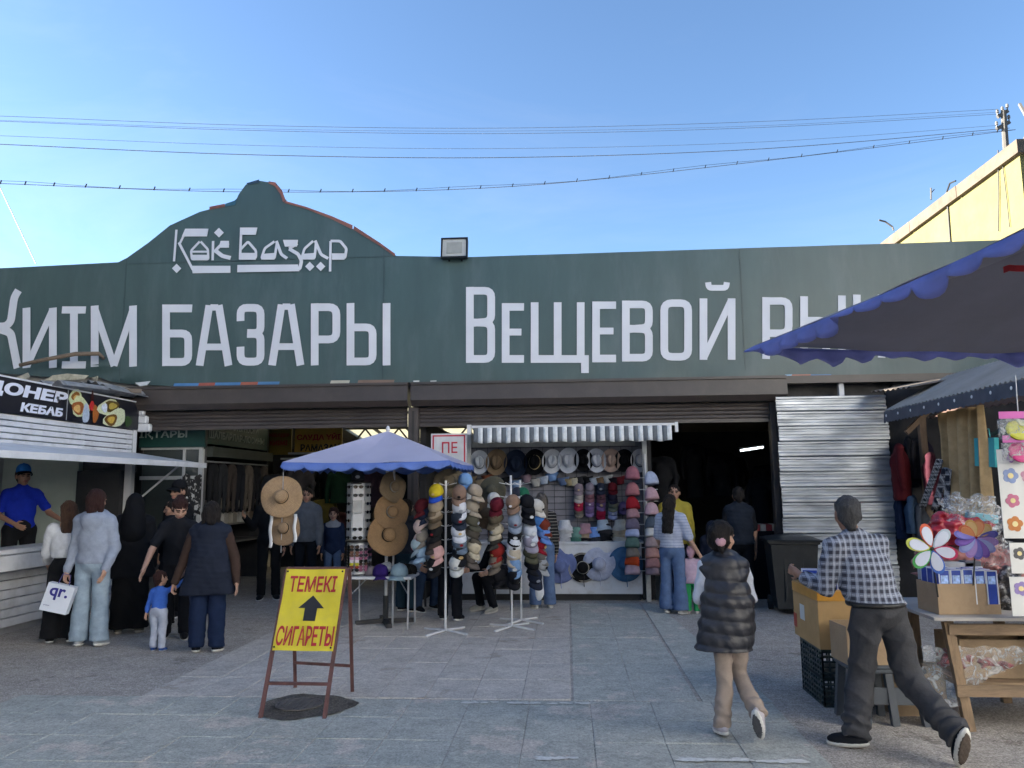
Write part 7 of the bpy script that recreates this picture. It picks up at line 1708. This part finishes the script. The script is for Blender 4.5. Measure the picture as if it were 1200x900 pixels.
b = MB(); b.box((0, 0, .305), (.32, .32, .03), bev=.01); b.build('seat', bm_, so3, world=False)
zeb = check_mat('stripe_black', (.02, .02, .022), (.02, .02, .022), (.42, .40, .36), .001, 22, .5)
g, H = stand(636, 713, 578)
person('person in a black and white striped top and blue jeans beside the middle cap stand', g, H=H, face=190, top=[top_(zeb, t=.02, hem=.92, r=1.1)], bottom=dict(m=jb, knee=.085, ankle=.095), shoes=dict(m=cloth('#a8a59c')), hair=dict(style='long', m=mat('hair_ash', (.07, .058, .048), rough=.5, var=.5, scale=60), len=.25))
# woman in the striped shirt with the small child
strp = check_mat('stripe_blue', (.52, .56, .66), (.40, .44, .58), (.07, .10, .24), .001, 26, .5)
g, H = stand(790, 719, 580)
sw_ = person('woman in a blue and white striped shirt and flared jeans leading a small child', g, H=H, face=150, top=[top_(strp, t=.03, r=1.2, sleeve=.42, hem=.88)], bottom=dict(m=jb, knee=.085, ankle=.115, folds=.006), shoes=dict(m=cloth('#a9a8a4')), hair=dict(style='long', m=HAIRB, len=.42), head=(0, 10, 0), armR=((.10, -.03, -.28), (.24, .02, -.50)), armL=((-.04, .05, -.28), (.05, .18, -.5)), hands=('relaxed', 'grip'))
g, H = stand(812, 719, 645)
tk = person('small child in a pale pink jacket, pink cap and green trousers', g, H=H, face=165, hs=1.45, res=.012, build=1.35, top=[top_(cloth('#b8a0b0'), t=.03, r=1.6, hem=.40, name='jacket')], bottom=dict(m=cloth('#2d8a52'), knee=.095, ankle=.085), shoes=dict(m=cloth('#b6b0b2')), hair=dict(style='short', m=cloth('#b08a96')), armL=((-.06, .0, .02), (-.10, .02, .14)), armR=((.09, -.04, -.08), (.19, -.06, -.13)))
g, H = stand(795, 706, 568)
person('man in a mustard yellow jacket facing out of the dark passage', g, H=H, face=-8, top=[top_(cloth('#14151a'), t=.02, hem=.8), top_(mat('jacket_yellow', (.34, .27, .03), rough=.8, var=.2), t=.04, r=1.3, hem=.85, name='jacket')], bottom=dict(m=blackc), shoes=dict(m=blackc), hair=dict(style='short', m=HAIRB), skin=tan_sk)
g, H = stand(838, 712, 613)
nh = person('child in a navy hooded jacket with a pink strap in the passage', g, H=H, face=175, hs=1.1, top=[top_(navyc, t=.035, r=1.3, hem=.5, name='jacket')], bottom=dict(m=cloth('#121420')), shoes=dict(m=blackc), hair=dict(style='hood', m=navyc))
g, H = stand(871, 712, 571)
person('man in a dark quilted vest and black shirt walking into the passage', g, H=H, face=178, top=[top_(cloth('#15161a'), t=.02, sleeve=.40, hem=.85), top_(cloth('#1b212b'), t=.045, sleeve=0, quilt=(.06, .009), hem=.88, name='vest')], bottom=dict(m=cloth('#101217')), shoes=dict(m=blackc), hair=dict(style='short', m=HAIRB), skin=tan_sk)
# running girl in the black padded vest
g0 = gd(848, 866); H = 1.43
gl = person('girl in a black padded vest and beige trousers running away from the camera', g0, H=H, face=176, hs=1.13, res=.0095, hip_shift=(.085, .06), lean=(-.01, .05), head=(-38, 4, 0), build=.9,
    top=[top_(cloth('#bfc4cf'), t=.014, r=1.12, sleeve=.58, hem=.75, folds=.006), top_(mat('vest_black', (.020, .021, .028), rough=.42, var=.2, scale=20, bump=.15, bscale=60, spec=.5), t=.038, sleeve=0, quilt=(.088, .015), hem=.585, flare=.175, swing=(-.05, -.03), hood='down', folds=.005, name='vest')],
    bottom=dict(m=mat('trousers_beige', (.29, .235, .20), rough=.85, var=.12, scale=14, bump=.15), t=.014, knee=.066, ankle=.070, folds=.006, bunch=1.0), shoes=dict(m=cloth('#a9a4ac'), sole=cloth('#c6c6c4'), len=1.05, out=cloth('#55565a')), hair=dict(style='pony', m=HAIRB, tail=(-.06, .10, -.10)),
    legL=((.035, .04, .40), (.0, .03, .085)), legR=((.145, .12, .40), (.215, -.12, .20)), feet={'L': (-.12, .85, -.1), 'R': (.22, .35, -.9)},
    armL=((-.055, .03, -.215), (-.02, .20, -.30)), armR=((.055, .03, -.215), (.05, .20, -.30)), hands=('grip', 'grip'))
b = MB(); b.lathe([(.0, -.012), (.03, -.012), (.038, 0), (.03, .012), (0, .012)], 12, Matrix.Rotation(R(70), 4, 'X')); sc_ = b.build('hair_tie', cloth('#b08a94'), gl['o'], world=False, smooth=True); sc_.location = Vector(gl['hc'])-Vector(gl['o'].location)+Vector((-.03, -.11, -.02))
# walking man in the plaid shirt
g0 = gd(1003, 880); H = 1.635
plaid = check_mat('plaid', (.36, .40, .50), (.055, .06, .085), (.42, .45, .53), 24, 20, .45)
wmn = person('grey haired man in a plaid shirt and dark trousers walking past the goods table', g0, H=H, face=198, build=1.12, hs=1.04, res=.0095, belly=.05, hip_shift=(.235, .08), lean=(-.10, .06), head=(-20, 2, 0),
    top=[top_(plaid, t=.024, r=1.25, hem=.915, sleeve=.86, folds=.007)], bottom=dict(m=mat('trousers_charcoal', (.038, .039, .045), rough=.8, var=.25, scale=12, bump=.2), t=.010, knee=.094, ankle=.088, folds=.011, bunch=1.0, top=.955), shoes=dict(m=cloth('#1d1f24'), sole=cloth('#c8c6bf'), len=1.06, out=cloth('#5a5048')), hair=dict(style='short', m=HAIRG), skin=tan_sk,
    legL=((.115, .14, .44), (.02, .05, .085)), legR=((.39, .06, .43), (.52, -.28, .20)), feet={'L': (-.80, .45, -.1), 'R': (-.05, .35, -.9)},
    armL=((-.06, .05, -.27), (-.17, .24, -.21)), armR=((.06, .10, -.27), (-.04, .30, -.30)), hands=('grip', 'relaxed'))
# belt
f = wmn['Field'](.011); pel, d_, s_ = wmn['pel'], wmn['d'], H/1.7
TX_ = frame(d_/np.linalg.norm(d_), wmn['lat'])
f.ell(pel+d_*.20, np.array((.206, .178, .3))*s_, TX_, k=.0); f.above(.905); f.below(.938); wmn['child']('belt', f, mat('belt_black', (.012, .012, .013), rough=.4))
# fluorescent tube burning in the passage
pt = at(881, 526, 17.0); fx = thing('tube_light', 'lit fluorescent tube hanging in the dark passage', 'lamp', pt)
b = MB(); b.tube([(-.22, .1, -.03), (.22, -.1, .03)], .022, 8); b.build('tube', mat('tube_lit', (.9, .95, 1.), emit=((.85, .95, 1.), 1.0)), fx, world=False)
b = MB(); b.bar((-.24, .11, .01), (.24, -.11, .07), .07, .04); b.build('housing', white_steel, fx, world=False)
# dim goods in the passage
for i, (px, py, Y, col, k_, nm) in enumerate(((775, 535, 13.2, '#1b1c20', 1, 'charcoal coat'), (812, 520, 14.5, '#17181c', 2, 'long black coat'), (828, 525, 15., '#22222a', 1, 'dark blue coat'), (845, 530, 14.2, '#151519', 1, 'black coat'), (890, 560, 13.6, '#1a1a1f', 2, 'long dark dress'), (897, 545, 14.6, '#201c22', 1, 'dark plum coat'), (860, 535, 16.5, '#2a2a2e', 0, 'grey top'))):
    garment(px, py, Y, col, k_, 'hanging_garment', nm+' hanging in the dark right passage', random.uniform(-30, 30), group='clothes hanging in the passage')
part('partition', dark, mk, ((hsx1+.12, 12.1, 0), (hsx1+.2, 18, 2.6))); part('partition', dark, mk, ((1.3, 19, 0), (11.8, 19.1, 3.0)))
p = at(888, 622, 12.3); so_ = thing('goods_stand', 'dark stand with a red and white trimmed shelf at the right side of the passage', 'stand', (p.x, 12.3, 0))
b = MB(); b.bb((p.x-.25, 12.2, 0), (p.x+.3, 12.6, p.z)); b.build('skirt', cloth('#101116'), so_)
for k in range(6): b = MB(); b.bb((p.x-.25+.09*k, 12.19, p.z+.004), (p.x-.17+.09*k, 12.5, p.z+.10)); b.build('carton', (mat('sh_red', (.25, .03, .03)), mat('sh_cream', (.4, .36, .3)))[k % 2], so_)
